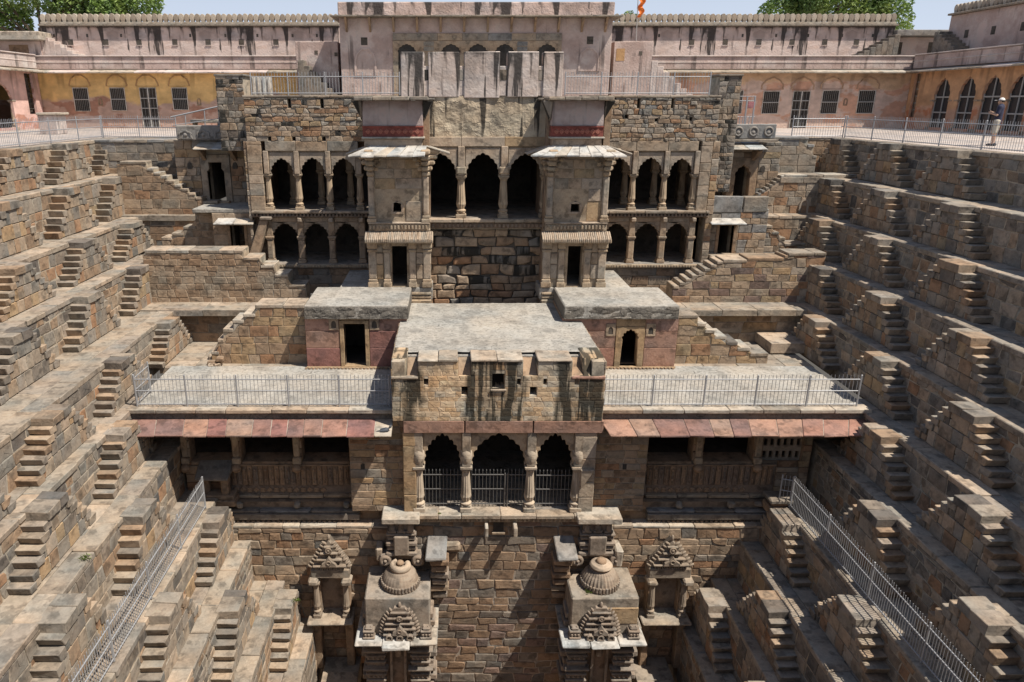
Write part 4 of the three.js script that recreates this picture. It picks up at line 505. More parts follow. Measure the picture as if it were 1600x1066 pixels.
  for (const s of [-1, 1]) { const x = s < 0 ? xs[0] : xs[1]; part(t, 'eave_brace', hex([[Math.min(x, x + s * 0.05), yb3 - 0.7, z - 0.4], [Math.max(x, x + s * 0.05), yb3 - 0.7, z - 0.4], [Math.min(x, x + s * 0.35), yb3 - 0.01, z - 0.4], [Math.max(x, x + s * 0.35), yb3 - 0.01, z - 0.4], [Math.min(x, x + s * 0.05), yb3 - 0.6, z - 0.1], [Math.max(x, x + s * 0.05), yb3 - 0.6, z - 0.1], [Math.min(x, x + s * 0.35), yb3 - 0.01, z + 0.1], [Math.max(x, x + s * 0.35), yb3 - 0.01, z + 0.1]], 0.02), S.streak2); part(t, 'eave_side', box(Math.min(x, x + s * 0.4), Math.max(x, x + s * 0.4), yb3 + 0.004, yb3 + 0.09, z - 2.2, z - 0.9, 0.02), S.grey2); }
}
bay(true); bay(false);

// ---------- guard rooms on the flat roof ----------
function guardRoom(left) {
  const D = 24.8, z = -D, xa = left ? X(478, 540, D) : 4.0, xb = left ? -1.45 : X(1057, 540, D), y0 = L5, y1 = Y(497, D), yT = Y(476, D), du = left ? [538, 571] : [970, 997], dx = du.map((u) => X(u, 540, D)), dt = left ? Y(506, D) : Y(516, D), cx = (dx[0] + dx[1]) / 2, w = dx[1] - dx[0];
  const t = thing('guard_room', left ? 'red sandstone guard room with square doorway and thick concrete roof' : 'red sandstone guard room with cusped arch doorway and thick concrete roof', 'guard room', [(xa + xb) / 2, y0, z - 1.3]);
  const hole = left ? [[dx[0], y0 + 0.08], [dx[1], y0 + 0.08], [dx[1], dt], [dx[0], dt]] : archOut(cx, y0 + 0.06, w, (dt - y0) * 0.72, (dt - y0) * 0.24, 7, 0.04);
  part(t, 'front_core', prism([[xa + 0.02, y0], [xb, y0], [xb, y1], [xa + 0.02, y1]], z - 0.4, z - 0.05, [[[dx[0], y0 + 0.06], [dx[1], y0 + 0.06], [dx[1], dt], [dx[0], dt]]]), S.brown2);
  for (const x of [xa, xb - 0.3]) part(t, 'side_wall', box(x + 0.02, x + 0.3, y0, y1, z - 2.6, z - 0.4, 0.01), S.brown2); part(t, 'rear_wall', box(xa, xb, y0, y1, z - 2.7, z - 2.5, 0), S.soot); part(t, 'floor', box(xa, xb, y0 - 0.2, y0 - 0.01, z - 2.6, z - 0.16, 0), S.soot);
  const fw = left ? 0.14 : 0.2; part(t, 'door_frame', prism([[dx[0] - fw, y0 + 0.02], [dx[1] + fw, y0 + 0.02], [dx[1] + fw, dt + 0.12], [dx[0] - fw, dt + 0.12]], z - 0.25, z + 0.03, [hole], 0.01), S.ochre);
  const fx0 = dx[0] - fw - 0.006, fx1 = dx[1] + fw + 0.006, ys = [y0 + 0.03, y0 + (y1 - y0) * 0.4, y0 + (y1 - y0) * 0.74, y1 - 0.005];
  for (let k = 0; k < 3; k++) for (const [a, b] of [[xa, fx0], [fx1, xb]]) { if (b - a < 0.1) continue; const n = b - a > 1.5 ? 1 : 1; for (let i = 0; i < n; i++) part(t, 'sandstone_panel', box(a + (b - a) * i / n + 0.006, a + (b - a) * (i + 1) / n - 0.006, ys[k] + 0.006, ys[k + 1] - 0.006, z - 0.1, z + rr(-0.012, 0.012), 0.012, 0.004), k === 2 ? (left ? pick([S.pink, S.tan]) : pick([S.red, S.pink])) : pick([S.redA ??= ms(0.31, 0.17, 0.13), S.redB ??= ms(0.26, 0.125, 0.105), S.redC ??= ms(0.34, 0.20, 0.145)])); }
  part(t, 'lintel', box(fx0, fx1, dt + 0.124, y1 - 0.004, z - 0.2, z + 0.005, 0.01), S.ochre);
  for (const s of [-1, 1]) { const c = cx + s * (w / 2 + fw + 0.2), y = dt - 0.02; part(t, 'lamp_niche', prism([[c - 0.17, y - 0.2], [c + 0.17, y - 0.2], [c + 0.17, y + 0.26], [c - 0.17, y + 0.26]], z - 0.02, z + 0.03, [archOut(c, y - 0.13, 0.17, 0.14, 0.12, 1, 0)], 0.008), S.tan); part(t, 'niche_back', box(c - 0.1, c + 0.1, y - 0.15, y + 0.15, z - 0.02, z + 0.014, 0), S.soot); }
  part(t, 'sill', box(xa - 0.02, xb + 0.02, y0 + 0.004, y0 + 0.05, z - 0.2, z + 0.1, 0.01), S.ochre); part(t, 'toothed_edge', dentils(xa - 0.05, xb + 0.05, y0 - 0.01, 0.07, z + 0.1, 0.1, 0.13), S.brown2);
  // thick roof with a rough dark edge
  const rx0 = left ? X(474, 478, D - 0.2) : 4.05, rx1 = left ? X(637, 478, D - 0.2) : X(1063, 478, D - 0.2), zf = z + 0.14, zr = z - 2.55, n = 40, P = [], U = []; const bump = (a, b) => 0.05 * (fbm((a + 40) / 8, (b + 40) / 8, 30, 4, 5) - 0.5);
  part(t, 'roof_slab', box(rx0, rx1, y1 + 0.005, yT, zr, zf - 0.01, 0.03, 0.006), S.conc);
  const pt = (i, j) => { const x = rx0 + (rx1 - rx0) * i / n, y = y1 + (yT - 0.035 - y1) * j / 8; return [x, y, zf + 1.4 * bump(x, y * 2.3) + (j === 8 ? -0.02 : 0)]; };
  for (let i = 0; i < n; i++) for (let j = 0; j < 8; j++) for (const q of [[0, 0, 1, 0, 1, 1], [0, 0, 1, 1, 0, 1]]) for (let e = 0; e < 6; e += 2) { const p = pt(i + q[e], j + q[e + 1]); P.push(...p); U.push(p[0], p[1]); }
  part(t, 'weathered_edge', fromTris(P, U), S.concDark);
  part(t, 'slab_edge', left ? box(rx1 - 0.005, rx1 + 0.012, y1 + 0.01, yT - 0.04, zr, zf - 0.02, 0) : box(rx0 - 0.012, rx0 + 0.005, y1 + 0.01, yT - 0.04, zr, zf - 0.02, 0), S.concDark);
  // raised terrace behind, at the foot of the gallery
  const ts = thing('rear_terrace', left ? 'concrete terrace behind the square doored guard room at the sunlit bay foot' : 'concrete terrace behind the arch doored guard room at the shaded bay foot', 'terrace', [(rx0 + rx1) / 2, -5.4, -29]);
  part(ts, 'deck', box(left ? -4.15 : 3.5, left ? -0.6 : 7.0, -5.6, yT - 0.03, -GD - 0.3, zr - 0.01, 0.02), S.conc); part(ts, 'body', box(left ? -4.1 : 4.3, left ? -1.6 : 6.95, L5 - 0.1, -5.602, -GD - 0.2, zr - 0.05, 0), S.brown2);
}
guardRoom(true); guardRoom(false);

// ---------- merlon pavilion in front ----------
const PDp = 20.6, PF = -10.85;
{
  const D = PDp, z = -D, xa = X(612, 610, D), xb = X(944.5, 610, D), yT = -5.67, yR = Y(658, D), y5 = yT - 0.05;
  S.pvA = ms(0.60, 0.46, 0.31, { map: tStreak }); S.pvB = ms(0.57, 0.395, 0.235, { map: tStreak }); S.pvC = ms(0.50, 0.41, 0.30, { map: tStreak }); S.pvM = ms(0.60, 0.51, 0.39, { map: tStreak });
  const t = thing('front_pavilion', 'projecting pavilion with soot streaked merlon parapet over three barred arches', 'pavilion', [(xa + xb) / 2, PF, -23.5]);
  const sl = [[635, 653], [716, 736], [818, 841], [895, 913]].map((p) => p.map((u) => X(u, 570, D))), ySl = Y(590, D);
  const hs = [[769, 789, 584, 608], [721, 731, 604, 618], [828, 839, 603, 618], [662, 669, 592, 602], [736, 742, 592, 600], [808, 814, 592, 602], [849, 855, 592, 602], [898, 905, 592, 602]].map(([a, b, c, d]) => [X(a, (c + d) / 2, D), X(b, (c + d) / 2, D), Y(d, D), Y(c, D)]);
  const holes = [...sl.map(([a, b]) => [a, b, ySl, yT + 0.2]), [xa - 0.1, sl[0][1], ySl, yT + 0.2], [sl[3][0], xb + 0.1, ySl, yT + 0.2], ...hs];
  const yS2 = Y(621, D); part(t, 'wall_core', box(xa + 0.02, xb - 0.02, yR, yS2, z - 0.8, z - 0.006, 0, 0, true), S.pvM);
  const seg = [[sl[0][1], sl[1][0]], [sl[1][1], sl[2][0]], [sl[2][1], sl[3][0]]], cut = (list) => list.map(([p, q, c, d]) => [[p, c], [q, c], [q, d], [p, d]]);
  seg.forEach(([a, b]) => part(t, 'merlon_core', prism([[a + 0.01, yS2], [b - 0.01, yS2], [b - 0.01, yT - 0.06], [a + 0.01, yT - 0.06]], z - 0.85, z - 0.006, cut(hs.filter((h) => h[0] > a + 0.02 && h[1] < b - 0.02))), S.pvM));
  sl.forEach(([a, b], i) => part(t, 'merlon_core', prism([[i ? a : xa + 0.02, yS2], [i < 3 ? b : xb - 0.02, yS2], [i < 3 ? b : xb - 0.02, ySl - 0.04], [i ? a : xa + 0.02, ySl - 0.04]], z - 0.8, z - 0.006, cut(hs.filter((h) => h[0] > a && h[1] < b))), S.pvM));
  masonry(t, FR.front(z), xa, xb, yR, yT - 0.06, { holes, ch: [0.13, 0.2], cw: [0.2, 0.46], gap: 0.012, dep: [0.0, 0.009], bev: 0.006, gl: true, cap: 300, name: 'brick', pal: (u, y, f) => f > 0.84 ? pick([S.pvA, S.pvB, S.pvC]) : pick([S.pvA, S.pvA, S.pvB, S.pvC, S.pvA, S.pvB]) });
  // slots with sloping sills, corner ledges
  sl.forEach(([a, b], i) => { const c = i === 0 ? xa : a, d = i === 3 ? xb : b; part(t, 'slot_sill', hex([[a, ySl - 0.3, z - 0.85], [b, ySl - 0.3, z - 0.85], [a, ySl + 0.42, z - 0.85], [b, ySl + 0.42, z - 0.85], [a, ySl - 0.3, z - 0.06], [b, ySl - 0.3, z - 0.06], [a, ySl + 0.03, z - 0.06], [b, ySl + 0.03, z - 0.06]], 0.015), S.brown2); if (i === 0 || i === 3) part(t, 'corner_ledge', box(c - 0.02, d, ySl - 0.05, ySl + 0.04, z - 0.5, z + 0.04, 0.02, 0.01), i ? S.pink : S.warm); });
  for (const [a, b] of [[xa, sl[0][0]], [sl[3][1], xb]]) part(t, 'corner_merlon', hex([[a, ySl, z - 1.2], [b, ySl, z - 1.2], [a, yT, z - 1.2], [b, yT, z - 1.2], [a, ySl, z - 0.04], [b, ySl, z - 0.04], [a, yT - 0.02, z - 0.32], [b, yT - 0.02, z - 0.32]], 0.03, true), S.pvA);
  seg.forEach(([a, b]) => { const n = Math.round((b - a) / 0.7); for (let i = 0; i < n; i++) part(t, 'merlon_cap', box(a + (b - a) * i / n - (i ? 0 : 0.01), a + (b - a) * (i + 1) / n - 0.008, yT - 0.06, yT + rr(0, 0.03), z - 0.9, z + 0.04, 0.02, 0.008), pick([S.warm, S.warm, S.pale, S.tan2])); });
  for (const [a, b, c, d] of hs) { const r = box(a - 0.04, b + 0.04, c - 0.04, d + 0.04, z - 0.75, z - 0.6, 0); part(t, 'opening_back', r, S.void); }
  part(t, 'window_sill', box(hs[0][0] - 0.05, hs[0][1] + 0.05, hs[0][2] - 0.06, hs[0][2], z - 0.1, z + 0.06, 0.015), S.warm);
  // roof
  { const zr = -27.25, zf = z - 0.86, n = 70, k = 60, P = [], U = [], pt = (i, j) => { const x = xa + 0.02 + (xb - xa - 0.04) * i / n, q = zf + (zr - zf) * j / k; return [x, yT - 0.05 + 0.06 * (fbm((x + 40) / 10, (q + 60) / 10, 9, 5, 3) - 0.5) + 0.02 * (fbm((x + 40) / 10, (q + 60) / 10, 60, 3, 13) - 0.5), q]; };
    for (let i = 0; i < n; i++) for (let j = 0; j < k; j++) for (const q of [[0, 0, 1, 0, 1, 1], [0, 0, 1, 1, 0, 1]]) for (let e = 0; e < 6; e += 2) { const p = pt(i + q[e], j + q[e + 1]); P.push(...p); U.push(p[0], p[2]); }
    part(t, 'roof_surface', fromTris(P, U), S.conc); part(t, 'roof_slab', box(xa + 0.02, xb - 0.02, yT - 0.5, yT - 0.13, zr, zf + 0.1, 0), S.conc); }
  for (const [x, s] of [[xa, -1], [xb, 1]]) { const fr = (u, y, d) => [x + s * d, y, u]; part(t, 'side_core', box(x - (s > 0 ? 0.4 : -0.02), x + (s > 0 ? -0.02 : 0.4), yR, yT - 0.08, -24.7, z - 0.04, 0), S.mortar); masonry(t, fr, -24.7, z - 0.02, yR, yT - 0.06, { ch: [0.18, 0.3], cw: [0.25, 0.5], cap: 420, name: 'brick', pal: () => pick([S.tan, S.ochre, S.brown2, S.streaky2, S.grey2]) }); }
  // red lintel, columns, arches
  const c2 = z - 0.2, ru = [[630, 725], [727, 832], [834, 943]], yRb = Y(677, D); ru.forEach(([a, b]) => part(t, 'red_lintel', box(X(a, 668, D), X(b, 668, D), yRb, yR - 0.004, z - 0.5, z + 0.01, 0.015, 0.004), S.redC));
  const cols = [654, 728.5, 829.5, 903].map((u) => X(u, 740, D)), yC = Y(731, D), yBt = yRb - 0.004;
  cols.forEach((x, i) => { column(t, x, c2, PF, yC, 0.14, S.carvedL ??= ms(0.42, 0.35, 0.27)); part(t, 'pier', box(x - 0.14, x + 0.14, yC, yBt, c2 - 0.16, c2 + 0.17, 0.02), S.warm); part(t, 'pier_bracket', lathe([[0.1, 0], [0.16, 0.1], [0.21, 0.3], [0.19, 0.5], [0.13, 0.56]], 16, x, yC + 0.01, c2 + 0.02), S.carvedL);
    if (i < 3) { const a = x + 0.14, b = cols[i + 1] - 0.14; part(t, 'cusped_arch', cuspPanel(a, b, yC + 0.05, yBt, c2 - 0.14, c2 + 0.06, b - a - 0.03, (yBt - yC) * 0.82, 11, 0.05), S.carved); } });
  for (const [u0, u1, m] of [[630, 650, S.ochre], [906, 930, S.tan2]]) { const a = X(u0, 740, D), b = X(u1, 740, D); let y = PF; while (y < yBt - 0.02) { const h = Math.min(rr(0.4, 0.9), yBt - y); part(t, 'pilaster_block', box(a, b, y + 0.004, y + h - 0.004, z - 0.5, z - 0.03, 0.02, 0.005), rnd() < 0.6 ? m : S.warm); y += h; } }
  part(t, 'broken_bracket', hex([[X(908, 735, D), Y(762, D), z - 0.03], [X(911, 735, D), Y(762, D), z - 0.03], [X(907, 735, D), Y(733, D), z - 0.03], [X(929, 735, D), Y(733, D), z - 0.03], [X(908, 735, D), Y(762, D), z + 0.05], [X(911, 735, D), Y(762, D), z + 0.05], [X(907, 735, D), Y(733, D), z + 0.1], [X(929, 735, D), Y(733, D), z + 0.1]], 0.02), S.warm);
  // room
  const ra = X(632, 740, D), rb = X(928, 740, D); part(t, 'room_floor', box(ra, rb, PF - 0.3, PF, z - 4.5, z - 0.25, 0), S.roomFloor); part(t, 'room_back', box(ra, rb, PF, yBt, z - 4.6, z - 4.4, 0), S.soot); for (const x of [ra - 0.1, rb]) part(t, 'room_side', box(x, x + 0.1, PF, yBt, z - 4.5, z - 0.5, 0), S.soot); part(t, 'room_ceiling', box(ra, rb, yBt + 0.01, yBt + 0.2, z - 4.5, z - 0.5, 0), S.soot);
  let x = ra - 0.1; const xe = X(930, 800, 20.5) + 0.1; while (x < xe - 0.01) { let w = rr(0.7, 1.3); if (xe - x - w < 0.4) w = xe - x; part(t, 'floor_slab', box(x, x + w - 0.008, PF - 0.14, PF + rr(-0.01, 0.012), z - 0.5, -20.46, 0.02, 0.006), pick([S.tan2, S.warm, S.pale, S.warm])); x += w; }
  part(t, 'floor_frieze', merge([box(ra, rb, PF - 0.32, PF - 0.145, z - 0.4, z + 0.02, 0.02), dentils(ra, rb, PF - 0.29, 0.12, z + 0.02, 0.04, 0.14)]), S.carved);
}
// barred gates in the three arches
{
  const D = 21.0, gates = [[659, 721, 735], [737, 822, 735], [837, 894, 736]], nm = ['iron grille in the first narrow arch, sunlit side of the pavilion', 'iron double gate in the wide middle arch of the pavilion', 'iron grille in the narrow arch on the shaded side of the pavilion'];
  const iron = new THREE.MeshStandardMaterial({ color: C(0.16, 0.155, 0.15), roughness: 0.55, metalness: 0.6 });
  gates.forEach(([a, b, v], i) => { const x0 = X(a, 760, D), x1 = X(b, 760, D), y0 = PF + 0.12, y1 = Y(v + 6, D), z = -D, t = thing('iron_gate', nm[i], 'gate', [(x0 + x1) / 2, PF, z], 'iron gates in the pavilion arches'); const n = Math.round((x1 - x0) / 0.115);
    for (const y of [y0, (y0 + y1) / 2, y1 - 0.02]) part(t, 'rail', box(x0, x1, y - 0.016, y + 0.016, z - 0.016, z + 0.016, 0.004), iron);
    for (let k = 0; k <= n; k++) { const x = x0 + (x1 - x0) * k / n; part(t, 'bar', merge([bar([x, y0 - 0.08, z], [x, y1 + 0.14, z], 0.011), new THREE.ConeGeometry(0.022, 0.07, 5).translate(x, y1 + 0.17, z)]), iron); }
    if (i === 1) for (const u of [789, 793]) part(t, 'gate_stile', box(X(u, 760, D) - 0.02, X(u, 760, D) + 0.02, PF + 0.02, y1 + 0.05, z - 0.02, z + 0.03, 0.005), iron); });
}
// ---------- flat roofed wings on both sides of the pavilion ----------
const WD = 21.6;
const fadeRed = () => pick([S.redA, S.redB, S.redA, S.redC, S.rd1 ??= ms(0.27, 0.16, 0.125), S.rd2 ??= ms(0.24, 0.135, 0.11), S.rd3 ??= ms(0.31, 0.205, 0.155)]);
function wing(left) {
  const D = WD, z = -D, xi = left ? -1.68 : 4.66, xo = left ? -9.95 : 13.1, xa = Math.min(xi, xo), xb = Math.max(xi, xo), px = (u, v) => X(u, v, D), py = (v) => Y(v, D);
  const t = thing('roof_wing', left ? 'flat roofed wing with red sandstone awning and three dark openings, sunlit side' : 'flat roofed wing with red sandstone awning and pierced stone screen, shaded side', 'palace wing', [(xa + xb) / 2, -11, -23]);
  { const zr = -24.95, zf = -21.35, n = 80, k = 34, P = [], U = [], pt = (i, j) => { const x = xa + (xb - xa) * i / n, q = zf + (zr - zf) * j / k; return [x, L5 + 0.004 + 0.03 * (fbm((x + 40) / 10, (q + 60) / 10, 12, 4, 3) - 0.5), q]; };
    for (let i = 0; i < n; i++) for (let j = 0; j < k; j++) for (const q of [[0, 0, 1, 0, 1, 1], [0, 0, 1, 1, 0, 1]]) for (let e = 0; e < 6; e += 2) { const p = pt(i + q[e], j + q[e + 1]); P.push(...p); U.push(p[0], p[2]); }
    part(t, 'roof_surface', fromTris(P, U), S.conc); part(t, 'roof_slab', box(xa, xb, L5 - 0.3, L5 - 0.05, zr, zf, 0), S.conc); }
  let x = xa; while (x < xb - 0.01) { let w = rr(0.9, 1.5); if (xb - x - w < 0.5) w = xb - x; part(t, 'edge_slab', box(x + 0.004, x + w - 0.004, L5 - 0.1, L5 + 0.03 + rr(-0.01, 0.01), -21.38, -20.92, 0.018, 0.008), pick([S.pale, S.warm, S.tan2, S.pale])); x += w; }
  part(t, 'fascia', box(xa + 0.05, xb - 0.05, L5 - 0.32, L5 - 0.104, -21.5, -21.02, 0.01), S.concDark);
  // red awning, slabs of uneven width
  const n = left ? 12 : 11, yt = L5 - 0.3, yo = Y(681, 20.1), ia = left ? X(202, 680, 20.1) : X(954, 685, 20.1), ib = left ? X(612, 680, 20.1) : X(1357, 680, 20.1), ta = left ? xa + 0.1 : xi + 0.05, tb = left ? xi - 0.02 : xb + 0.05; let f = 0; const cuts = [0]; for (let i = 0; i < n; i++) cuts.push(cuts[i] + rr(0.7, 1.3)); const tot = cuts[n];
  for (let i = 0; i < n; i++) { const a = cuts[i] / tot, b = cuts[i + 1] / tot, g = 0.012, dy = rr(-0.012, 0.012), w = (left && i === n - 1); const p = ia + (ib - ia) * a, q = ia + (ib - ia) * b - g, r = ta + (tb - ta) * a, s = ta + (tb - ta) * b - g; part(t, 'awning_slab', hex([[r, yt - 0.05, -21.1], [s, yt - 0.05, -21.1], [r, yt + dy, -21.1], [s, yt + dy, -21.1], [p, yo - 0.06, -20.1 + rr(-0.03, 0.02)], [q, yo - 0.06, -20.1 + rr(-0.03, 0.02)], [p, yo + dy, -20.1], [q, yo + dy, -20.1]], 0.014), w ? S.pale : fadeRed()); }
  part(t, 'awning_joints', hex([[ta + 0.1, yt - 0.06, -21.1], [tb - 0.1, yt - 0.06, -21.1], [ta + 0.1, yt - 0.015, -21.1], [tb - 0.1, yt - 0.015, -21.1], [ia + 0.08, yo - 0.05, -20.14], [ib - 0.08, yo - 0.05, -20.14], [ia + 0.08, yo - 0.016, -20.14], [ib - 0.08, yo - 0.016, -20.14]], 0), S.pale);
  // openings, sills, pillars
  const op = left ? [[296, 361], [376, 457], [471, 545]] : [[1013, 1083], [1100, 1178], [1193, 1255]], oy1 = yt - 0.05, ys = py(722), yb = PF - 0.2;
  const hs = op.map(([a, b]) => [px(a, 700), px(b, 700), ys, oy1 + 0.2]);
  const wl = left ? px(290, 740) : xi, wr = left ? xi : px(1262, 740);
  part(t, 'wall_core', prism([[wl, yb], [wr, yb], [wr, oy1], [wl, oy1]], z - 0.5, z - 0.04, hs.map(([a, b, c]) => [[a, c], [b, c], [b, oy1 - 0.02], [a, oy1 - 0.02]])), S.brown2);
  masonry(t, FR.front(z), wl, wr, yb, oy1, { holes: [...hs, left ? [px(358, 740), px(548, 740), yb - 1, py(724)] : [px(1008, 740), px(1212, 740), yb - 1, py(724)]], ch: [0.2, 0.34], cw: [0.35, 0.9], pal: () => pick([S.brown2, S.tan, S.brown, S.ochre, S.tan, S.rust]) });
  hs.forEach(([a, b, c], i) => { if (!left && i === 2) { const n1 = 6, n2 = 4, hh = []; const w = (b - a) / n1, h = (oy1 - c) / n2; for (let p = 0; p < n1; p++) for (let q = 0; q < n2; q++) hh.push([[a + w * (p + 0.22), c + h * (q + 0.22)], [a + w * (p + 0.78), c + h * (q + 0.22)], [a + w * (p + 0.78), c + h * (q + 0.78)], [a + w * (p + 0.22), c + h * (q + 0.78)]]); part(t, 'pierced_screen', prism([[a, c], [b, c], [b, oy1], [a, oy1]], z - 0.2, z - 0.12, hh), S.warm); } else part(t, 'sloping_sill', hex([[a, c - 0.1, z - 0.6], [b, c - 0.1, z - 0.6], [a, c + 0.06, z - 0.6], [b, c + 0.06, z - 0.6], [a, c - 0.1, z + 0.03], [b, c - 0.1, z + 0.03], [a, c + 0.02, z + 0.03], [b, c + 0.02, z + 0.03]], 0.02), S.brown2);
    for (const q of i ? [a - 0.16] : [a - 0.16]) { const c2 = new THREE.Group(); c2.name = 'pillar'; t.add(c2); part(c2, 'shaft', box(q - 0.1, q + 0.1, c + 0.2, oy1 - 0.25, z - 0.1, z + 0.08, 0.03), S.carved); part(c2, 'base', box(q - 0.14, q + 0.14, c - 0.05, c + 0.2, z - 0.1, z + 0.14, 0.04), S.carved); part(c2, 'capital', box(q - 0.15, q + 0.15, oy1 - 0.25, oy1, z - 0.1, z + 0.14, 0.05), S.carved); part(c2, 'knob', new THREE.SphereGeometry(0.16, 10, 8).scale(1, 0.9, 1).translate(q, c - 0.16, z + 0.14), S.brown2); }
  });
  part(t, 'room_back', box(xa, xb, yb, oy1 + 0.2, -24.6, -24.4, 0), S.soot); part(t, 'room_floor', box(xa, xb, ys - 0.3, ys - 0.05, -24.5, z - 0.4, 0), S.soot);
  { const fa = left ? px(552, 740) : -99, f0 = left ? fa : 4.35, f1 = left ? -1.15 : px(1000, 740), DF = 20.98, y0 = PF - 0.14; part(t, 'front_core', box(f0, f1, y0, oy1, z + 0.05, -DF - 0.004, 0), S.mortar); masonry(t, FR.front(-DF), f0, f1, y0, oy1, { ch: [0.16, 0.3], cw: [0.3, 0.8], cap: 420, pal: () => pick([S.tan, S.ochre, S.brown2, S.rust, S.tan, S.grey]) }); }
  // small hole
  { const u = left ? 570 : 969, a = px(u - 3, 714), b = px(u + 3, 714); part(t, 'putlog_hole', box(a, b, py(719), py(711), -21.1, -20.95, 0), S.void); }
  // carved slat panel and mouldings
  const ca = px(left ? 362 : 1011, 740), cb = px(left ? 546 : 1208, 740), yp1 = py(727), yp2 = py(757), nS = 22; part(t, 'panel_back', box(ca - 0.04, cb + 0.04, py(775), yp1 + 0.06, z - 0.1, z + 0.0, 0), S.carvedDark);
  for (let i = 0; i < nS; i++) { const a = ca + (cb - ca) * i / nS, b = ca + (cb - ca) * (i + 0.86) / nS; part(t, 'carved_slat', merge([box(a, b, yp2, yp1, z, z + 0.05 + rr(-0.01, 0.01), 0.015), box(a + 0.05, b - 0.05, yp2 + 0.08, yp1 - 0.08, z + 0.03, z + 0.075, 0.015), new THREE.SphereGeometry(0.05, 8, 6).scale(1, 1, 0.6).translate((a + b) / 2, yp1 - 0.16, z + 0.07), new THREE.SphereGeometry(0.05, 8, 6).scale(1, 1, 0.6).translate((a + b) / 2, yp2 + 0.2, z + 0.07)]), pick([S.carvedDark, S.brown, S.brown2])); }
  part(t, 'panel_rail', box(ca - 0.04, cb + 0.04, yp1 + 0.005, yp1 + 0.06, z, z + 0.1, 0.015), S.brown2);
  { const y = py(765), m = 14; for (let i = 0; i < m; i++) { const a = ca + (cb - ca) * (i + 0.5) / m * 0.8; part(t, 'lozenge', new THREE.CylinderGeometry(0.1, 0.12, 0.05, 4).rotateX(Math.PI / 2).rotateZ(i % 2 ? 0 : Math.PI / 4).translate(a, y, z + 0.02), S.brown2); } }
  const cA = left ? px(357, 800) : px(1005, 800), cB = left ? px(565, 800) : px(1200, 800);
  for (const [v0, v1, d, m] of [[771, 776, 0.12, S.carved], [777, 786, 0.05, S.carvedDark]]) { let a = cA; while (a < cB - 0.01) { let w = rr(0.9, 1.9); if (cB - a - w < 0.6) w = cB - a; part(t, 'moulding', box(a + 0.004, a + w - 0.006, py(v1), py(v0), z - 0.2, z + d + rr(-0.01, 0.03), 0.03, 0.01), m); a += w; } }
  { let a = cA; while (a < cB - 0.01) { let w = rr(0.9, 1.7); if (cB - a - w < 0.6) w = cB - a; const y0 = Y(800, 21.2), y1 = py(788); part(t, 'rounded_seat', hex([[a, y0 - 0.1, z - 0.1], [a + w - 0.008, y0 - 0.1, z - 0.1], [a, y1, z - 0.1], [a + w - 0.008, y1, z - 0.1], [a, y0, z + 0.5], [a + w - 0.008, y0, z + 0.5], [a, y0 + 0.1, z + 0.46], [a + w - 0.008, y0 + 0.1, z + 0.46]], 0.05), pick([S.slate, S.grey2, S.grey2])); a += w; } }
  part(t, 'seat_moulding', merge([box(cA, cB, Y(812, 21.1), Y(803, 21.1), -21.6, -21.06, 0.02), box(cA + 0.03, cB - 0.03, Y(820, 21.2), Y(812, 21.2), -21.6, -21.2, 0.02)]), S.grey2);
  { const nD = 26; for (let i = 0; i < nD; i++) { const a = cA + 0.05 + (cB - cA - 0.1) * i / nD; part(t, 'frieze_block', box(a, a + (cB - cA) / nD * 0.62, Y(820, 21.15), Y(813, 21.15), -21.25, -21.12, 0.02), S.carvedDark); } }
  for (let i = 0; i < 3; i++) part(t, 'loose_stone', box(0, 0.22, 0, 0.18, 0, 0.2, 0.05, 0.05).translate(px(left ? [375, 464, 540][i] : [1050, 1130, 1170][i], 790), Y(790, 21.3), -21.3), S.grey);
  // outer end of the wing
  const e0 = left ? xo : px(1262, 740), e1 = left ? px(290, 740) : xo; part(t, 'end_core', box(e0, e1, yb - 0.6, oy1, z - 1.0, z - 0.44, 0), S.mortarDark); masonry(t, FR.front(z - 0.4), e0, e1, yb - 0.6, oy1, { ch: [0.26, 0.4], cw: [0.35, 0.8], cap: 420, pal: () => pick(PAL.pit) });
}
wing(true); wing(false);
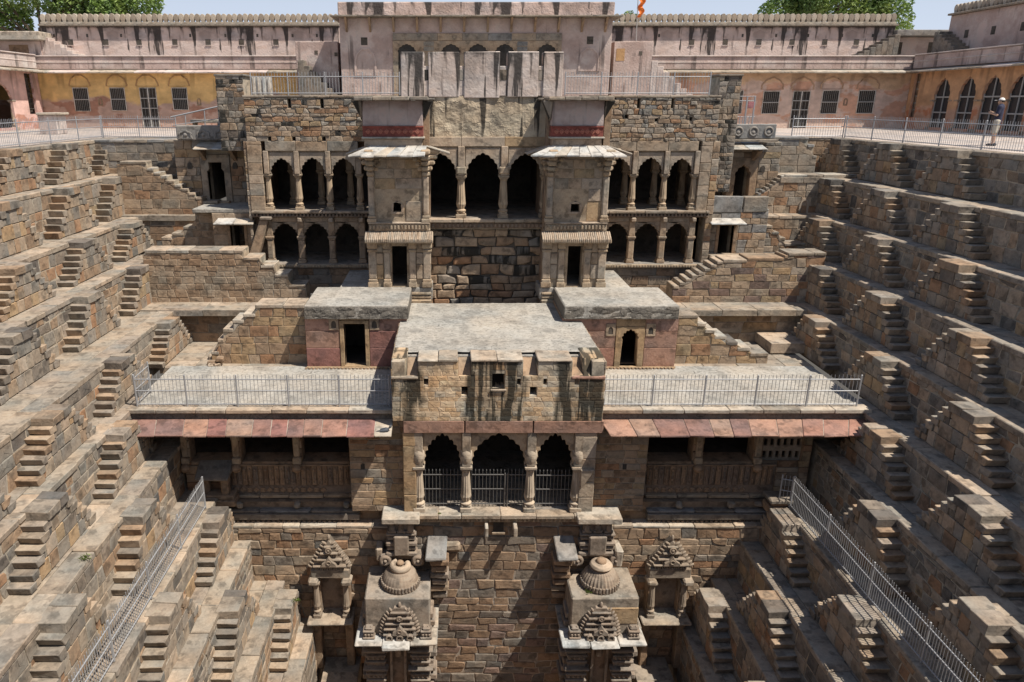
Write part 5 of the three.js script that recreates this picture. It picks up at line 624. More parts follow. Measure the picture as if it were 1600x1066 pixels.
{ // little canopy on posts at the sunlit end
  const D = 20.9, z = -D, xa = X(299, 752, D), xb = X(360, 752, D), y = Y(752, D), t = thing('stone_canopy', 'small stone canopy on a post beside the top of the sunlit path railing', 'canopy', [(xa + xb) / 2, PF, z]);
  part(t, 'canopy_slab', hex([[xa, y + 0.2, z - 0.7], [xb, y + 0.2, z - 0.7], [xa + 0.1, y + 0.42, z - 0.7], [xb - 0.1, y + 0.42, z - 0.7], [xa + 0.1, y - 0.02, z], [xb - 0.1, y - 0.02, z], [xa + 0.08, y + 0.07, z], [xb - 0.08, y + 0.07, z]], 0.04), S.grey2); part(t, 'post', box(xb - 0.42, xb - 0.18, PF, y + 0.15, z - 0.5, z - 0.25, 0.03), S.brown2); part(t, 'back_post', box(xa + 0.15, xa + 0.4, PF, y + 0.2, z - 0.65, z - 0.4, 0.03), S.brown); part(t, 'plinth', merge([box(xa + 0.3, xb + 0.05, PF - 0.02, PF + 0.2, z - 0.65, z - 0.1, 0.03), box(xa + 0.35, xb, PF + 0.205, PF + 0.36, z - 0.62, z - 0.15, 0.03)]), S.brown2);
  const D2 = 20.6, xc = X(1205, 785, D2), xd = X(1245, 785, D2), t2 = thing('stone_pedestal', 'low moulded pedestal beside the top of the shaded path railing', 'pedestal', [(xc + xd) / 2, PF, -D2]); part(t2, 'base', box(xc, xd, PF - 0.1, PF + 0.2, -D2 - 0.6, -D2, 0.03), S.brown2); part(t2, 'neck', box(xc + 0.08, xd - 0.08, PF + 0.203, PF + 0.32, -D2 - 0.55, -D2 - 0.06, 0.03), S.rust); part(t2, 'cap', box(xc - 0.03, xd + 0.03, PF + 0.323, PF + 0.48, -D2 - 0.62, -D2 + 0.04, 0.04), S.grey2);
}
// ---------- walls of the lowest court ----------
const BD = 20.95;
for (const left of [true, false]) {
  const xa = left ? X(345, 830, BD) - 0.6 : X(905, 900, BD), xb = left ? X(655, 900, BD) : X(1205, 830, BD) + 0.6, y1 = Y(821, BD);
  const t = frontWall('court_wall', left ? 'brown masonry court wall behind the sunlit carved niche' : 'brown masonry court wall behind the shaded carved niche', 'stone wall', xa, xb, -17, y1, BD, 0.8, { ch: [0.24, 0.4], cw: [0.35, 0.8], cut: 0.06, gap: 0.02, dep: [0.01, 0.06], cap: 300, ct: 0.1, cop: [S.tan2, S.warm, S.pale], pal: (u, y, f) => rnd() < 0.12 ? S.grey2 : pick([S.rust, S.brown2, S.tan, S.brown2, S.brown, S.tan]) });
  part(t, 'upper_core', box(xa, xb, y1 - 0.1, PF - 0.02, -WD - 0.5, -WD + 0.25, 0), S.brown2);
}
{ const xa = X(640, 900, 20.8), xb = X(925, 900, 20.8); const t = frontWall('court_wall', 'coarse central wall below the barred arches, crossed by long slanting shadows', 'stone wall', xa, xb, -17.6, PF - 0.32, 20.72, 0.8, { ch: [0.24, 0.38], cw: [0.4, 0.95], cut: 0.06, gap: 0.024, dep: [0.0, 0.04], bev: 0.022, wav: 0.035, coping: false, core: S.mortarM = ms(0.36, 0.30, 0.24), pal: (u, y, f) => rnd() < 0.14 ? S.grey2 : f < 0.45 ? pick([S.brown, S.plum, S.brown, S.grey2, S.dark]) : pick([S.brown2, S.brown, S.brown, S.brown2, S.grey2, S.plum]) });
  const D = 20.62, h = [X(771, 825, D), X(787, 825, D), Y(832, D), Y(810, D)]; part(t, 'drain_hole', box(h[0], h[1], h[2], h[3], -20.75, -20.66, 0), S.void); for (const u of [[757, 762], [801, 807]]) part(t, 'bracket', box(X(u[0], 820, 20.6), X(u[1], 820, 20.6), Y(829, 20.6), Y(815, 20.6), -20.75, -20.2, 0.02), S.pale); part(t, 'drain_sill', box(h[0] - 0.05, h[1] + 0.05, h[2] - 0.08, h[2], -20.75, -20.6, 0.015), S.tan); part(t, 'hanging_stone', box(X(690, 850, D), X(720, 850, D), Y(861, D), Y(848, D), -20.8, -20.56, 0.06, 0.05), S.tan); part(t, 'hanging_stone', box(X(812, 855, D), X(838, 855, D), Y(862, D), Y(846, D), -21.3, -21.12, 0.05, 0.04), S.grey2); }
// carved gable: moulded courses with dentils, nested gables, a roundel and a crest of leaves along the rake
function gable(t, cx, y0, w, h, zf, m, dome) {
  const g = new THREE.Group(); g.name = 'carved_gable'; t.add(g);
  const half = (f) => w / 2 * (dome ? Math.sqrt(Math.max(0, 1 - Math.pow(f, 1.9))) : 1 - f * 0.95), board = (k, yy, hh, z0, z1, nm) => part(g, nm, prism(dome ? archOut(cx, yy, w * k, hh * 0.2, hh * 0.8, 1, 0) : [[cx - w * k / 2, yy], [cx + w * k / 2, yy], [cx + w * k * 0.45, yy + hh * 0.16], [cx, yy + hh], [cx - w * k * 0.45, yy + hh * 0.16]], z0, z1, [], 0.012), m);
  board(1, y0, h, zf - 0.36, zf, 'gable_board');
  const n = dome ? 5 : 4; for (let i = 0; i < n; i++) { const f = (i + 0.12) / (n + 0.6), f2 = f + 0.5 / (n + 0.6), a = half(f2) * 0.97, y = y0 + h * f, d = 0.15 - i * 0.018; part(g, 'cornice', box(cx - a, cx + a, y + h * 0.085, y + h * 0.085 + 0.055, zf - 0.05, zf + d, 0.014, 0.006), m); part(g, 'cornice', box(cx - a * 0.93, cx + a * 0.93, y + h * 0.04, y + h * 0.08, zf - 0.05, zf + d - 0.05, 0.01, 0.005), m);
    const k = Math.max(2, Math.round(a * 2 / 0.085)), ds = []; for (let j = 0; j < k; j++) { const x = cx - a * 0.9 + a * 1.8 * (j + 0.5) / k; ds.push(box(x - 0.021, x + 0.021, y - h * 0.03, y + h * 0.036, zf - 0.03, zf + d - 0.07 + 0.025 * (j % 2), 0.008, 0.004)); } part(g, 'dentil_row', merge(ds), m); }
  const nl = dome ? 9 : 8; for (const s of [-1, 1]) for (let i = 0; i < nl; i++) { const f = (i + 0.4) / nl * 0.94, x = cx + s * half(f), y = y0 + h * f, an = dome ? -s * (1.15 - f * 0.75) : -s * 0.95, r = 0.062; part(g, 'crest_leaf', new THREE.SphereGeometry(r, 8, 6).scale(0.75, 1.7, 0.8).translate(0, 0.04, 0).rotateZ(an).translate(x, y, zf - 0.02), m); if (i < nl - 1 && !dome) part(g, 'crest_leaf', new THREE.ConeGeometry(0.035, 0.15, 6).rotateZ(an + s * 0.3).translate(x + s * 0.05, y + 0.05, zf - 0.1), m); }
  const gw = w * (dome ? 0.46 : 0.42), gh = h * 0.36, gy = y0 + h * 0.16; part(g, 'small_gable', prism([[cx - gw / 2, gy], [cx + gw / 2, gy], [cx + gw * 0.42, gy + gh * 0.3], [cx + gw * 0.2, gy + gh * 0.55], [cx, gy + gh], [cx - gw * 0.2, gy + gh * 0.55], [cx - gw * 0.42, gy + gh * 0.3]], zf, zf + 0.2, [], 0.015), m); part(g, 'small_roundel', new THREE.TorusGeometry(gw * 0.12, 0.02, 6, 12).translate(cx, gy + gh * 0.42, zf + 0.205), m);
  if (dome) for (const k of [-0.3, 0, 0.3]) { part(g, 'little_shrine', prism(archOut(cx + k * w, y0, w * 0.2, h * 0.1, h * 0.07, 1, 0), zf, zf + 0.22, [archOut(cx + k * w, y0 + 0.03, w * 0.11, h * 0.07, h * 0.05, 1, 0)]), m); part(g, 'little_figure', merge([new THREE.SphereGeometry(0.024, 7, 5).translate(cx + k * w, y0 + h * 0.115, zf + 0.17), box(cx + k * w - 0.03, cx + k * w + 0.03, y0 + 0.035, y0 + h * 0.09, zf + 0.1, zf + 0.18, 0.015)]), m); }
  part(g, 'roundel', new THREE.TorusGeometry(w * 0.07, 0.03, 6, 16).translate(cx, y0 + h * 0.7, zf + 0.12), m); part(g, 'roundel_face', new THREE.SphereGeometry(w * 0.045, 8, 6).scale(1, 1.15, 0.7).translate(cx, y0 + h * 0.7, zf + 0.12), m); part(g, 'finial', new THREE.SphereGeometry(0.07, 8, 6).scale(0.8, 1.8, 0.8).translate(cx, y0 + h + 0.06, zf - 0.06), m);
}
function niche(left) {
  const D = 20.5, z = -D, m = S.carvedN ??= ms(0.28, 0.225, 0.17), u = left ? [484, 553] : [1000, 1077], cxu = left ? 516 : 1046, cx = X(cxu, 900, D), w = X(left ? 548 : 1080, 880, D) - X(left ? 487 : 1014, 880, D), t = thing('carved_niche', left ? 'pillared wall niche with leaf crested gable on the sunlit court wall' : 'pillared wall niche with leaf crested gable on the shaded court wall', 'niche', [cx, -16.6, z]);
  const yg = Y(left ? 889 : 887, D), gh = Y(left ? 845 : 846, D) - yg; gable(t, cx, yg, w, gh, z - 0.02, m);
  const yS = Y(962, D), yl = Y(903, D); part(t, 'lintel', box(cx - w * 0.5, cx + w * 0.5, yl, yg - 0.004, -BD, z + 0.06, 0.03, 0.01), m); for (const s of [-1, 1]) { part(t, 'bracket_stone', box(cx + s * w * 0.43 - 0.16, cx + s * w * 0.43 + 0.16, yl - 0.16, yl + 0.03, z - 0.2, z + 0.26, 0.05, 0.02), S.warm); column(t, cx + s * w * 0.38, z + 0.02, yS, yl - 0.12, 0.1, m); part(t, 'side_pier', box(cx + s * w * 0.38 - 0.12, cx + s * w * 0.38 + 0.12, yS, yl, -BD, z - 0.12, 0.02), S.brown2); }
  part(t, 'sill_slab', box(cx - w * 0.62, cx + w * 0.56, yS - 0.09, yS, -BD, z + 0.42, 0.03, 0.015), S.warm); part(t, 'niche_back', box(cx - w * 0.4, cx + w * 0.4, yS, yl, -BD - 0.1, -BD + 0.06, 0), S.carvedDark);
  for (const s of [-1, 1]) { const x = cx + s * w * 0.43; part(t, 'lower_post', box(x - 0.13, x + 0.13, Y(1045, D), yS - 0.25, z - 0.3, z + 0.02, 0.03, 0.01), S.brown2); part(t, 'lower_capital', box(x - 0.17, x + 0.17, yS - 0.24, yS - 0.095, z - 0.3, z + 0.12, 0.04), m); }
  part(t, 'lower_back', box(cx - w * 0.42, cx + w * 0.42, -17, yS - 0.1, -BD, -BD + 0.07, 0), S.brown); masonry(t, FR.front(-BD + 0.08), cx - w * 0.32, cx + w * 0.32, -16.6, yS - 0.12, { ch: [0.28, 0.4], cw: [0.3, 0.6], pal: () => pick(PAL.pit) });
}
niche(true); niche(false);
// domed shrines flanking the water gate
function shrine(left) {
  const D = 19.3, z = -D, xa = X(left ? 570 : 892, 960, D), xb = X(left ? 672 : 997, 960, D), cx = (xa + xb) / 2, hw = (xb - xa) / 2, y1 = Y(935, D), zb = -BD + 0.02, m = S.carvedS ??= ms(0.26, 0.21, 0.165);
  const t = thing('domed_shrine', left ? 'carved shrine with chipped ring dome below the sunlit leaning slate' : 'carved shrine with ribbed dome below the shaded leaning slate', 'shrine', [cx, -17, z - 0.8]);
  part(t, 'roof_block', box(xa, xb, Y(1003, D), y1, zb, z, 0.04, 0.012), left ? S.warm2 : S.grey); if (!left) part(t, 'stained_course', box(xa + 0.9, xb + 0.004, Y(975, D), Y(950, D), z - 0.5, z + 0.012, 0.02), S.ochre);
  // dome
  const dx = X(left ? 626 : 937, 905, 20.1), dz = -20.05, r = 0.585; { const n = left ? 16 : 30, prof_ = []; for (let i = 0; i <= 14; i++) { const a = i / 14 * Math.PI / 2; prof_.push([r * Math.cos(a * 0.93) * (i < 2 ? 1.02 : 1), 0.14 + 0.52 * Math.sin(a)]); } const g = lathe([[r * 1.02, 0], [r * 1.04, 0.05], [r, 0.1], ...prof_], 60, dx, y1 - 0.02, dz), p = g.attributes.position; for (let i = 0; i < p.count; i++) { const a = Math.atan2(p.getZ(i) - dz, p.getX(i) - dx), k = 1 + (left ? 0.008 : 0.03) * Math.cos(a * 30); p.setX(i, dx + (p.getX(i) - dx) * k); p.setZ(i, dz + (p.getZ(i) - dz) * k); } const q = g.toNonIndexed(); q.computeVertexNormals(); part(t, 'dome', q, S.domeM ??= ms(0.27, 0.215, 0.165)); void n; }
  { const a = []; for (let i = 0; i < 36; i++) { const q = i / 36 * Math.PI * 2; a.push(box(-0.035, 0.035, 0, 0.16, -0.03, 0.035, 0.012).rotateY(Math.PI / 2 - q).translate(dx + Math.cos(q) * r * 1.02, y1 + 0.06, dz + Math.sin(q) * r * 1.02)); } part(t, 'petal_band', merge(a), m); }
  part(t, 'dome_ring', left ? new THREE.TorusGeometry(0.24, 0.11, 10, 24, 4.6).rotateX(Math.PI / 2).scale(1, 1.2, 1).rotateY(0.5).translate(dx, y1 + 0.64, dz) : lathe([[0.12, 0.02], [0.34, 0.06], [0.37, 0.12], [0.3, 0.2], [0.1, 0.24]], 24, dx, y1 + 0.58, dz), S.tan2); part(t, 'finial', new THREE.SphereGeometry(left ? 0.12 : 0.17, 14, 10).scale(1, 0.8, 1).translate(dx, y1 + (left ? 0.76 : 0.82), dz), S.brown2);
  // eave slabs, gable, corner bosses
  const eD = 18.75, ye = Y(1012, eD), gx = X(left ? 624 : 940, 980, 19.0); { const n = 3, a0 = xa - 0.3, b0 = xb + 0.25; for (let i = 0; i < n; i++) part(t, 'eave_slab', box(a0 + (b0 - a0) * i / n, a0 + (b0 - a0) * (i + 1) / n - 0.015, ye - 0.04 + rr(-0.03, 0.03), ye + 0.05, z - 0.3, -eD + (i === 1 ? 0.1 : rr(-0.1, 0)), 0.025, 0.02), pick([S.white, S.pale, S.white])); part(t, 'side_eave', box(xb - 0.02, xb + 0.25, ye - 0.03, ye + 0.05, zb, z - 0.31, 0.02, 0.01), S.pale); part(t, 'side_eave', box(xa - 0.28, xa + 0.02, ye - 0.03, ye + 0.05, zb, z - 0.31, 0.02, 0.01), S.pale); }
  gable(t, gx, ye + 0.06, 1.08, Y(953, 19.1) - ye - 0.06, z + 0.12, m, true);
  for (const s of [-1, 1]) { const x = cx + s * hw * 0.88; part(t, 'corner_boss', merge([box(x - 0.19, x + 0.19, ye + 0.055, ye + 0.13, z - 0.05, z + 0.28, 0.02, 0.008), box(x - 0.16, x + 0.16, ye + 0.13, ye + 0.29, z - 0.05, z + 0.23, 0.02, 0.01), box(x - 0.18, x + 0.18, ye + 0.29, ye + 0.34, z - 0.05, z + 0.26, 0.015, 0.006), box(x - 0.12, x + 0.12, ye + 0.34, ye + 0.42, z - 0.05, z + 0.2, 0.03, 0.01), ...[-0.1, 0, 0.1].map((q) => new THREE.SphereGeometry(0.038, 8, 6).translate(x + q, ye + 0.21, z + 0.235)), ...[-0.07, 0.07].map((q) => new THREE.SphereGeometry(0.035, 8, 6).translate(x + q, ye + 0.42, z + 0.12))]), m); }
  // lower body: pillars, panels, side mouldings
  part(t, 'body', box(xa + 0.15, xb - 0.1, -17, ye - 0.05, zb, z - 0.25, 0.02), S.carvedDark);
  for (const [p, q] of [[0.0, 0.28], [0.36, 0.62], [0.7, 0.98]]) { const a = xa + (xb - xa) * p, b = xa + (xb - xa) * q, mid = p > 0.3 && p < 0.6; const c = new THREE.Group(); c.name = 'carved_panel'; t.add(c); let y = -17; const st = mid ? [[1.6, 0.12]] : []; part(c, 'frame', mid ? prism([[a, -17], [b, -17], [b, ye - 0.06], [a, ye - 0.06]], z - 0.22, z - 0.08, [[[a + 0.08, -16.9], [b - 0.08, -16.9], [b - 0.08, ye - 0.16], [a + 0.08, ye - 0.16]]]) : box(a, b, -17, ye - 0.06, z - 0.25, z - 0.06, 0.02), m); void st; void y;
    if (mid) part(c, 'relief', merge([new THREE.TorusGeometry(0.12, 0.04, 6, 14).translate((a + b) / 2, ye - 0.42, z - 0.18), new THREE.SphereGeometry(0.08, 8, 6).translate((a + b) / 2, ye - 0.42, z - 0.18), box((a + b) / 2 - 0.1, (a + b) / 2 + 0.1, ye - 1.0, ye - 0.62, z - 0.25, z - 0.14, 0.05)]), m); else for (let k = 0; k < 7; k++) { const yy = ye - 0.3 - k * 0.24, e = k % 3 === 1 ? 0.08 : 0; part(c, 'moulding', box(a - 0.04 - e, b + 0.04 + e, yy - 0.08, yy, z - 0.2, z + 0.02 + e, 0.03, 0.008), m); if (k % 3 === 2) part(c, 'bosses', merge([0, 1, 2, 3].map((i) => new THREE.SphereGeometry(0.055, 7, 5).translate(a + (b - a) * (i + 0.5) / 4, yy - 0.15, z - 0.04))), m); } }
  for (const s of [-1, 1]) { const x = s < 0 ? xa : xb; for (let k = 0; k < 10; k++) { const yy = ye + 0.6 - k * 0.3, e = (k % 3) * 0.05; part(t, 'side_moulding', box(Math.min(x - s * 0.05, x + s * (0.1 + e)), Math.max(x - s * 0.05, x + s * (0.1 + e)), yy - 0.2, yy, z - 1.0, z - 0.3, 0.03, 0.01), m); } }
  // moulded pier above, with its cornice slab
  const UD = 20.35, ux0 = X(left ? 603 : 908, 830, UD), ux1 = X(left ? 650 : 963, 830, UD), uc = (ux0 + ux1) / 2, uh = (ux1 - ux0) / 2, yc = PF - 0.16; const p2 = thing('carved_pier', left ? 'moulded carved pier under a cornice slab, above the chipped dome' : 'moulded carved pier under a cornice slab, above the ribbed dome', 'pier', [uc, Y(868, UD), -UD]);
  part(p2, 'body', box(uc - uh * 0.8, uc + uh * 0.8, Y(880, UD), yc, -BD - 0.2, -UD - 0.2, 0.02), S.brown2); for (const [v0, v1, e, d] of [[815, 836, 0.82, 0], [836, 840, 1.0, 0.1], [842, 847, 0.95, 0.06], [849, 855, 1.05, 0.12], [857, 862, 0.98, 0.08], [864, 870, 1.06, 0.14]]) part(p2, 'moulding', box(uc - uh * e, uc + uh * e, Y(v1, UD), Y(v0, UD) - 0.01, -BD, -UD - 0.14 + d, 0.025, 0.008), m);
  for (const k of [-0.62, 0, 0.62]) part(p2, 'figure_relief', merge([new THREE.SphereGeometry(0.075, 8, 6).translate(uc + k * uh, Y(819, UD) - 0.05, -UD - 0.1), box(uc + k * uh - 0.09, uc + k * uh + 0.09, Y(835, UD), Y(822, UD), -UD - 0.16, -UD - 0.05, 0.05, 0.015), box(uc + k * uh - 0.14, uc + k * uh + 0.14, Y(836, UD), Y(832, UD), -UD - 0.16, -UD - 0.06, 0.02)]), m);
  part(p2, 'centre_band', box(uc - uh * 0.5, uc + uh * 0.5, Y(868, UD), Y(838, UD), -UD - 0.2, -UD + 0.06, 0.04, 0.01), m); part(p2, 'cornice_slab', box(uc - uh * 1.25, uc + uh * 1.25, yc, yc + 0.2, -WD + 0.2, -UD + 0.16, 0.025, 0.008), S.pale);
  for (const s of [-1, 1]) { const x = uc + s * uh * 1.1; part(p2, 'side_scroll', merge([new THREE.TorusGeometry(0.13, 0.07, 8, 16).translate(x, Y(876, UD), -UD), box(x - 0.2, x + 0.2, Y(886, UD), Y(868, UD), -UD - 0.4, -UD - 0.02, 0.05, 0.02), new THREE.SphereGeometry(0.06, 8, 6).translate(x, Y(876, UD), -UD + 0.05)]), m); }
  if (!left) part(p2, 'pale_block', box(uc + uh * 1.05, uc + uh * 1.45, Y(885, UD), Y(858, UD), -BD, -UD + 0.1, 0.05, 0.03), S.pale); else part(p2, 'pale_block', box(uc - uh * 1.75, uc - uh * 1.25, Y(882, UD), Y(860, UD), -BD, -UD - 0.1, 0.05, 0.03), S.tan2);
  // leaning grey slate over the gate side, on stacked brackets
  const sD = 20.4, s0 = left ? [670, 700] : [862, 893], s1 = left ? [664, 697] : [872, 904], a0 = X(s0[0], 823, 21.0), b0 = X(s0[1], 823, 21.0), a1 = X(s1[0], 874, sD - 0.5), b1 = X(s1[1], 874, sD - 0.5), ya = Y(823, 21.0), yb2 = Y(874, sD - 0.5);
  const sl = thing('leaning_slate', left ? 'grey slate slab sloping from the wall beside the chipped dome' : 'grey slate slab sloping from the wall beside the ribbed dome', 'slate slab', [(a0 + b0) / 2, yb2, -sD]);
  part(sl, 'slab', hex([[a0, ya - 0.12, -21.0], [b0, ya - 0.12, -21.0], [a0, ya, -21.0], [b0, ya, -21.0], [a1, yb2 - 0.12, -sD + 0.5], [b1 , yb2 - 0.06, -sD + 0.5], [a1, yb2, -sD + 0.5], [b1, yb2, -sD + 0.5]], 0.03), S.slate);
  for (let k = 0; k < 6; k++) { const x = (a1 + b1) / 2 + (left ? 0.12 : -0.12), h = Y(868 + k * 12, sD), w = 0.3 - (k % 2) * 0.05; part(sl, 'bracket_block', box(x - w, x + w, h - 0.2, h - 0.01, -21.2, -sD + 0.3 - k * 0.07, 0.03, 0.015), pick([S.brown2, m, S.brown])); }
}
shrine(true); shrine(false);
// ---------- railings ----------
const steel = new THREE.MeshStandardMaterial({ color: C(0.33, 0.33, 0.335), roughness: 0.5, metalness: 0.25 }), steelD = new THREE.MeshStandardMaterial({ color: C(0.34, 0.34, 0.35), roughness: 0.5, metalness: 0.4 });
function railing(label, a, b, o = {}) {                                // a, b: foot points; spiked bars between rails
  const h = o.h ?? 1.0, A = new THREE.Vector3(...a), B = new THREE.Vector3(...b), L = A.distanceTo(B), t = thing('railing', label, 'railing', [(a[0] + b[0]) / 2, Math.min(a[1], b[1]), (a[2] + b[2]) / 2], o.group), at = (f, y, jx = 0) => [A.x + (B.x - A.x) * f + jx, A.y + (B.y - A.y) * f + y, A.z + (B.z - A.z) * f], m = o.m ?? steel, r = o.r ?? 0.009;
  for (const k of o.rails ?? [0.08, 0.5, 0.86]) part(t, 'rail', bar(at(0, k * h), at(1, k * h), 0.019, 5), m);
  const np = o.posts ?? Math.max(1, Math.round(L / 2.2)); for (let i = 0; i <= np; i++) { const p = at(clamp(i / np, 0.002, 0.998), 0); part(t, 'post', box(p[0] - 0.022, p[0] + 0.022, p[1], p[1] + h, p[2] - 0.022, p[2] + 0.022, 0.008), m); }
  const n = Math.round(L / (o.step ?? 0.12)), bs = []; for (let i = 1; i < n; i++) { const f = i / n; bs.push(bar(at(f, 0.04), at(f, h * (o.spike ?? 1.0) + rr(-0.015, 0.015), rr(-0.01, 0.01)), r, 4)); }
  const q = part(t, 'bars', merge(bs), m); q.userData.kind = 'stuff'; return t;
}
railing('long spiked railing along the front of the sunlit flat roof', [-9.7, L5 + 0.02, -21.2], [-1.8, L5 + 0.02, -21.2], { h: 1.06, posts: 5 });
railing('long spiked railing along the front of the shaded flat roof', [4.75, L5 + 0.02, -21.2], [12.75, L5 + 0.02, -21.2], { h: 1.06, posts: 5 });
{ const yl = LYv[7] + 0.02, yr = RYv[7] + 0.02; railing('silver railing sloping along the sunlit path to the court', [-7.62, yl, -20.4], [-7.62, yl, -11.5], { h: 1.12, posts: 4, step: 0.095, r: 0.011 }); railing('silver railing sloping along the shaded path to the court', [10.85, yr, -20.6], [10.85, yr, -11.5], { h: 1.12, posts: 4, step: 0.095, r: 0.011 }); }
railing('short railing turning across the head of the shaded path', [10.55, RYv[7] + 0.02, -20.75], [10.84, RYv[7] + 0.02, -20.62], { h: 1.08, posts: 1 });
railing('thin railing at the sunlit edge of the flat roof corner', [-9.72, L5 + 0.02, -22.4], [-9.72, L5 + 0.02, -21.25], { h: 1.06, posts: 1 });
railing('pale railing above the sunlit gallery parapet', [X(393, 150, GD + 0.2), GTOP, -GD - 0.2], [X(625, 150, GD + 0.2), GTOP, -GD - 0.2], { h: 0.88, posts: 4, rails: [0.1, 0.8] });
railing('pale railing above the shaded gallery parapet', [X(882, 150, GD + 0.2), GTOP, -GD - 0.2], [X(1108, 150, GD + 0.2), GTOP, -GD - 0.2], { h: 0.88, posts: 4, rails: [0.1, 0.8] });
railing('spiked terrace railing before the yellow wing, along the sunlit well edge', [-16.3, 0.01, -24.2], [-16.3, 0.01, -36], { h: 1.0, m: steelD });
railing('spiked terrace railing before the yellow wing, across the rear edge', [-16.3, 0.01, -36.1], [X(272, 215, 34.6), 0.01, -35.0], { h: 1.0, m: steelD });
railing('spiked terrace railing on the shaded well edge, where the visitor stands', [18.75, 0.01, -22], [18.75, 0.01, -36.1], { h: 1.0, m: steelD });
railing('spiked terrace railing across the rear edge before the barred pink wing', [18.7, 0.01, -36.15], [X(1237, 210, 36.1), 0.01, -36.1], { h: 1.0, m: steelD });

for (const left of [true, false]) floorSlab('court_floor', left ? 'pale paved floor at the foot of the sunlit carved niche' : 'pale paved floor at the foot of the shaded carved niche', left ? X(498, 1040, 19.6) : X(1000, 1040, 19.6), left ? X(556, 1040, 19.6) : X(1060, 1040, 19.6), Y(1036, 20.6), -BD, -18.6, undefined, 0.8);
// ---------- palace range round the terrace ----------
function wallTex(seedK, top, low, brick, W, H, x0, y0, line) {          // painted plaster above, worn and peeled below
  const t = tex(1024, (u, v) => { const n = fbm(u, v, 10, 6, seedK, 3), n2 = fbm(u, v, 22, 5, seedK + 50, 6), n3 = fbm(u, v, 60, 3, seedK + 90, 16), runs = sm(0.55, 0.75, fbm(u, v, 70, 2, seedK + 120, 2)) * sm(0.3, 0.9, v), k = sm(line - 0.03, line + 0.02, v + (n - 0.5) * 0.42), p = sm(0.5, 0.6, n2) * (1 - k), sh = 0.86 + 0.5 * n3 * 0.9; return [0, 1, 2].map((i) => ((low[i] * (1 - p) + brick[i] * p) * (1 - k) + top[i] * k) * sh * (1 - 0.35 * runs) * (0.7 + 0.6 * n2)); }, true, 1, 256);
  t.repeat.set(1 / W, 1 / H); t.offset.set(-x0 / W, -y0 / H); return t;
}
const WGD = 50, EAVE = Y(113, 49.2);
const wood = ms(0.10, 0.085, 0.07), frameW = ms(0.62, 0.58, 0.52), dusk = S.void, rail2 = new THREE.MeshStandardMaterial({ color: C(0.34, 0.33, 0.31), roughness: 0.6 });
S.pinkWall = ms(0.51, 0.385, 0.335, { map: tPlas, bump: tPlasB, bs: 0.03 }); S.pinkPale = ms(0.55, 0.45, 0.40, { map: tPlas, bump: tPlasB, bs: 0.03 });
const MER = prism([[-0.09, 0], [0.09, 0], [0.12, 0.1], [0.165, 0.22], [0.17, 0.32], [0.14, 0.42], [0.08, 0.49], [0, 0.52], [-0.08, 0.49], [-0.14, 0.42], [-0.17, 0.32], [-0.165, 0.22], [-0.12, 0.1]], -0.14, 0.14, [], 0.02);
function copyAt(t, name, g, m, x, y, z, ry = 0) { const o = part(t, name, g, m); o.position.x += x; o.position.y += y; o.position.z += z; o.rotation.y = ry; return o; }
function barredWindow(t, fr, u0, u1, y0, y1, door) {                  // fr maps (u, y, d)
  const w = new THREE.Group(); w.name = door ? 'barred_door' : 'barred_window'; t.add(w); const q = (a, b, c, d, e, f, m, nm) => { const A = fr(a, c, e), B = fr(b, d, f); part(w, nm, box(Math.min(A[0], B[0]), Math.max(A[0], B[0]), Math.min(A[1], B[1]), Math.max(A[1], B[1]), Math.min(A[2], B[2]), Math.max(A[2], B[2]), 0.01), m); };
  q(u0, u1, y0, y1, -0.1, 0.015, dusk, 'dark_pane'); const f = 0.045; q(u0 - f, u0, y0 - f, y1 + f, -0.05, 0.06, frameW, 'frame'); q(u1, u1 + f, y0 - f, y1 + f, -0.05, 0.06, frameW, 'frame'); q(u0, u1, y1, y1 + f, -0.05, 0.058, frameW, 'frame'); if (!door) q(u0, u1, y0 - f, y0, -0.05, 0.058, frameW, 'frame');
  const bs = [], n = door ? 5 : 8; for (let i = 1; i < n; i++) { const u = u0 + (u1 - u0) * i / n; bs.push(bar(fr(u, y0, 0.03), fr(u, y1, 0.03), 0.008, 4)); } const p = part(w, 'bars', merge(bs), rail2); p.userData.kind = 'stuff';
  for (const k of door ? [0.25, 0.5, 0.75] : [0.5]) q(u0, u1, y0 + (y1 - y0) * k - 0.03, y0 + (y1 - y0) * k + 0.03, 0.02, 0.055, rail2, 'cross_bar'); if (door) q((u0 + u1) / 2 - 0.04, (u0 + u1) / 2 + 0.04, y0, y1, 0.02, 0.06, frameW, 'stile');
}
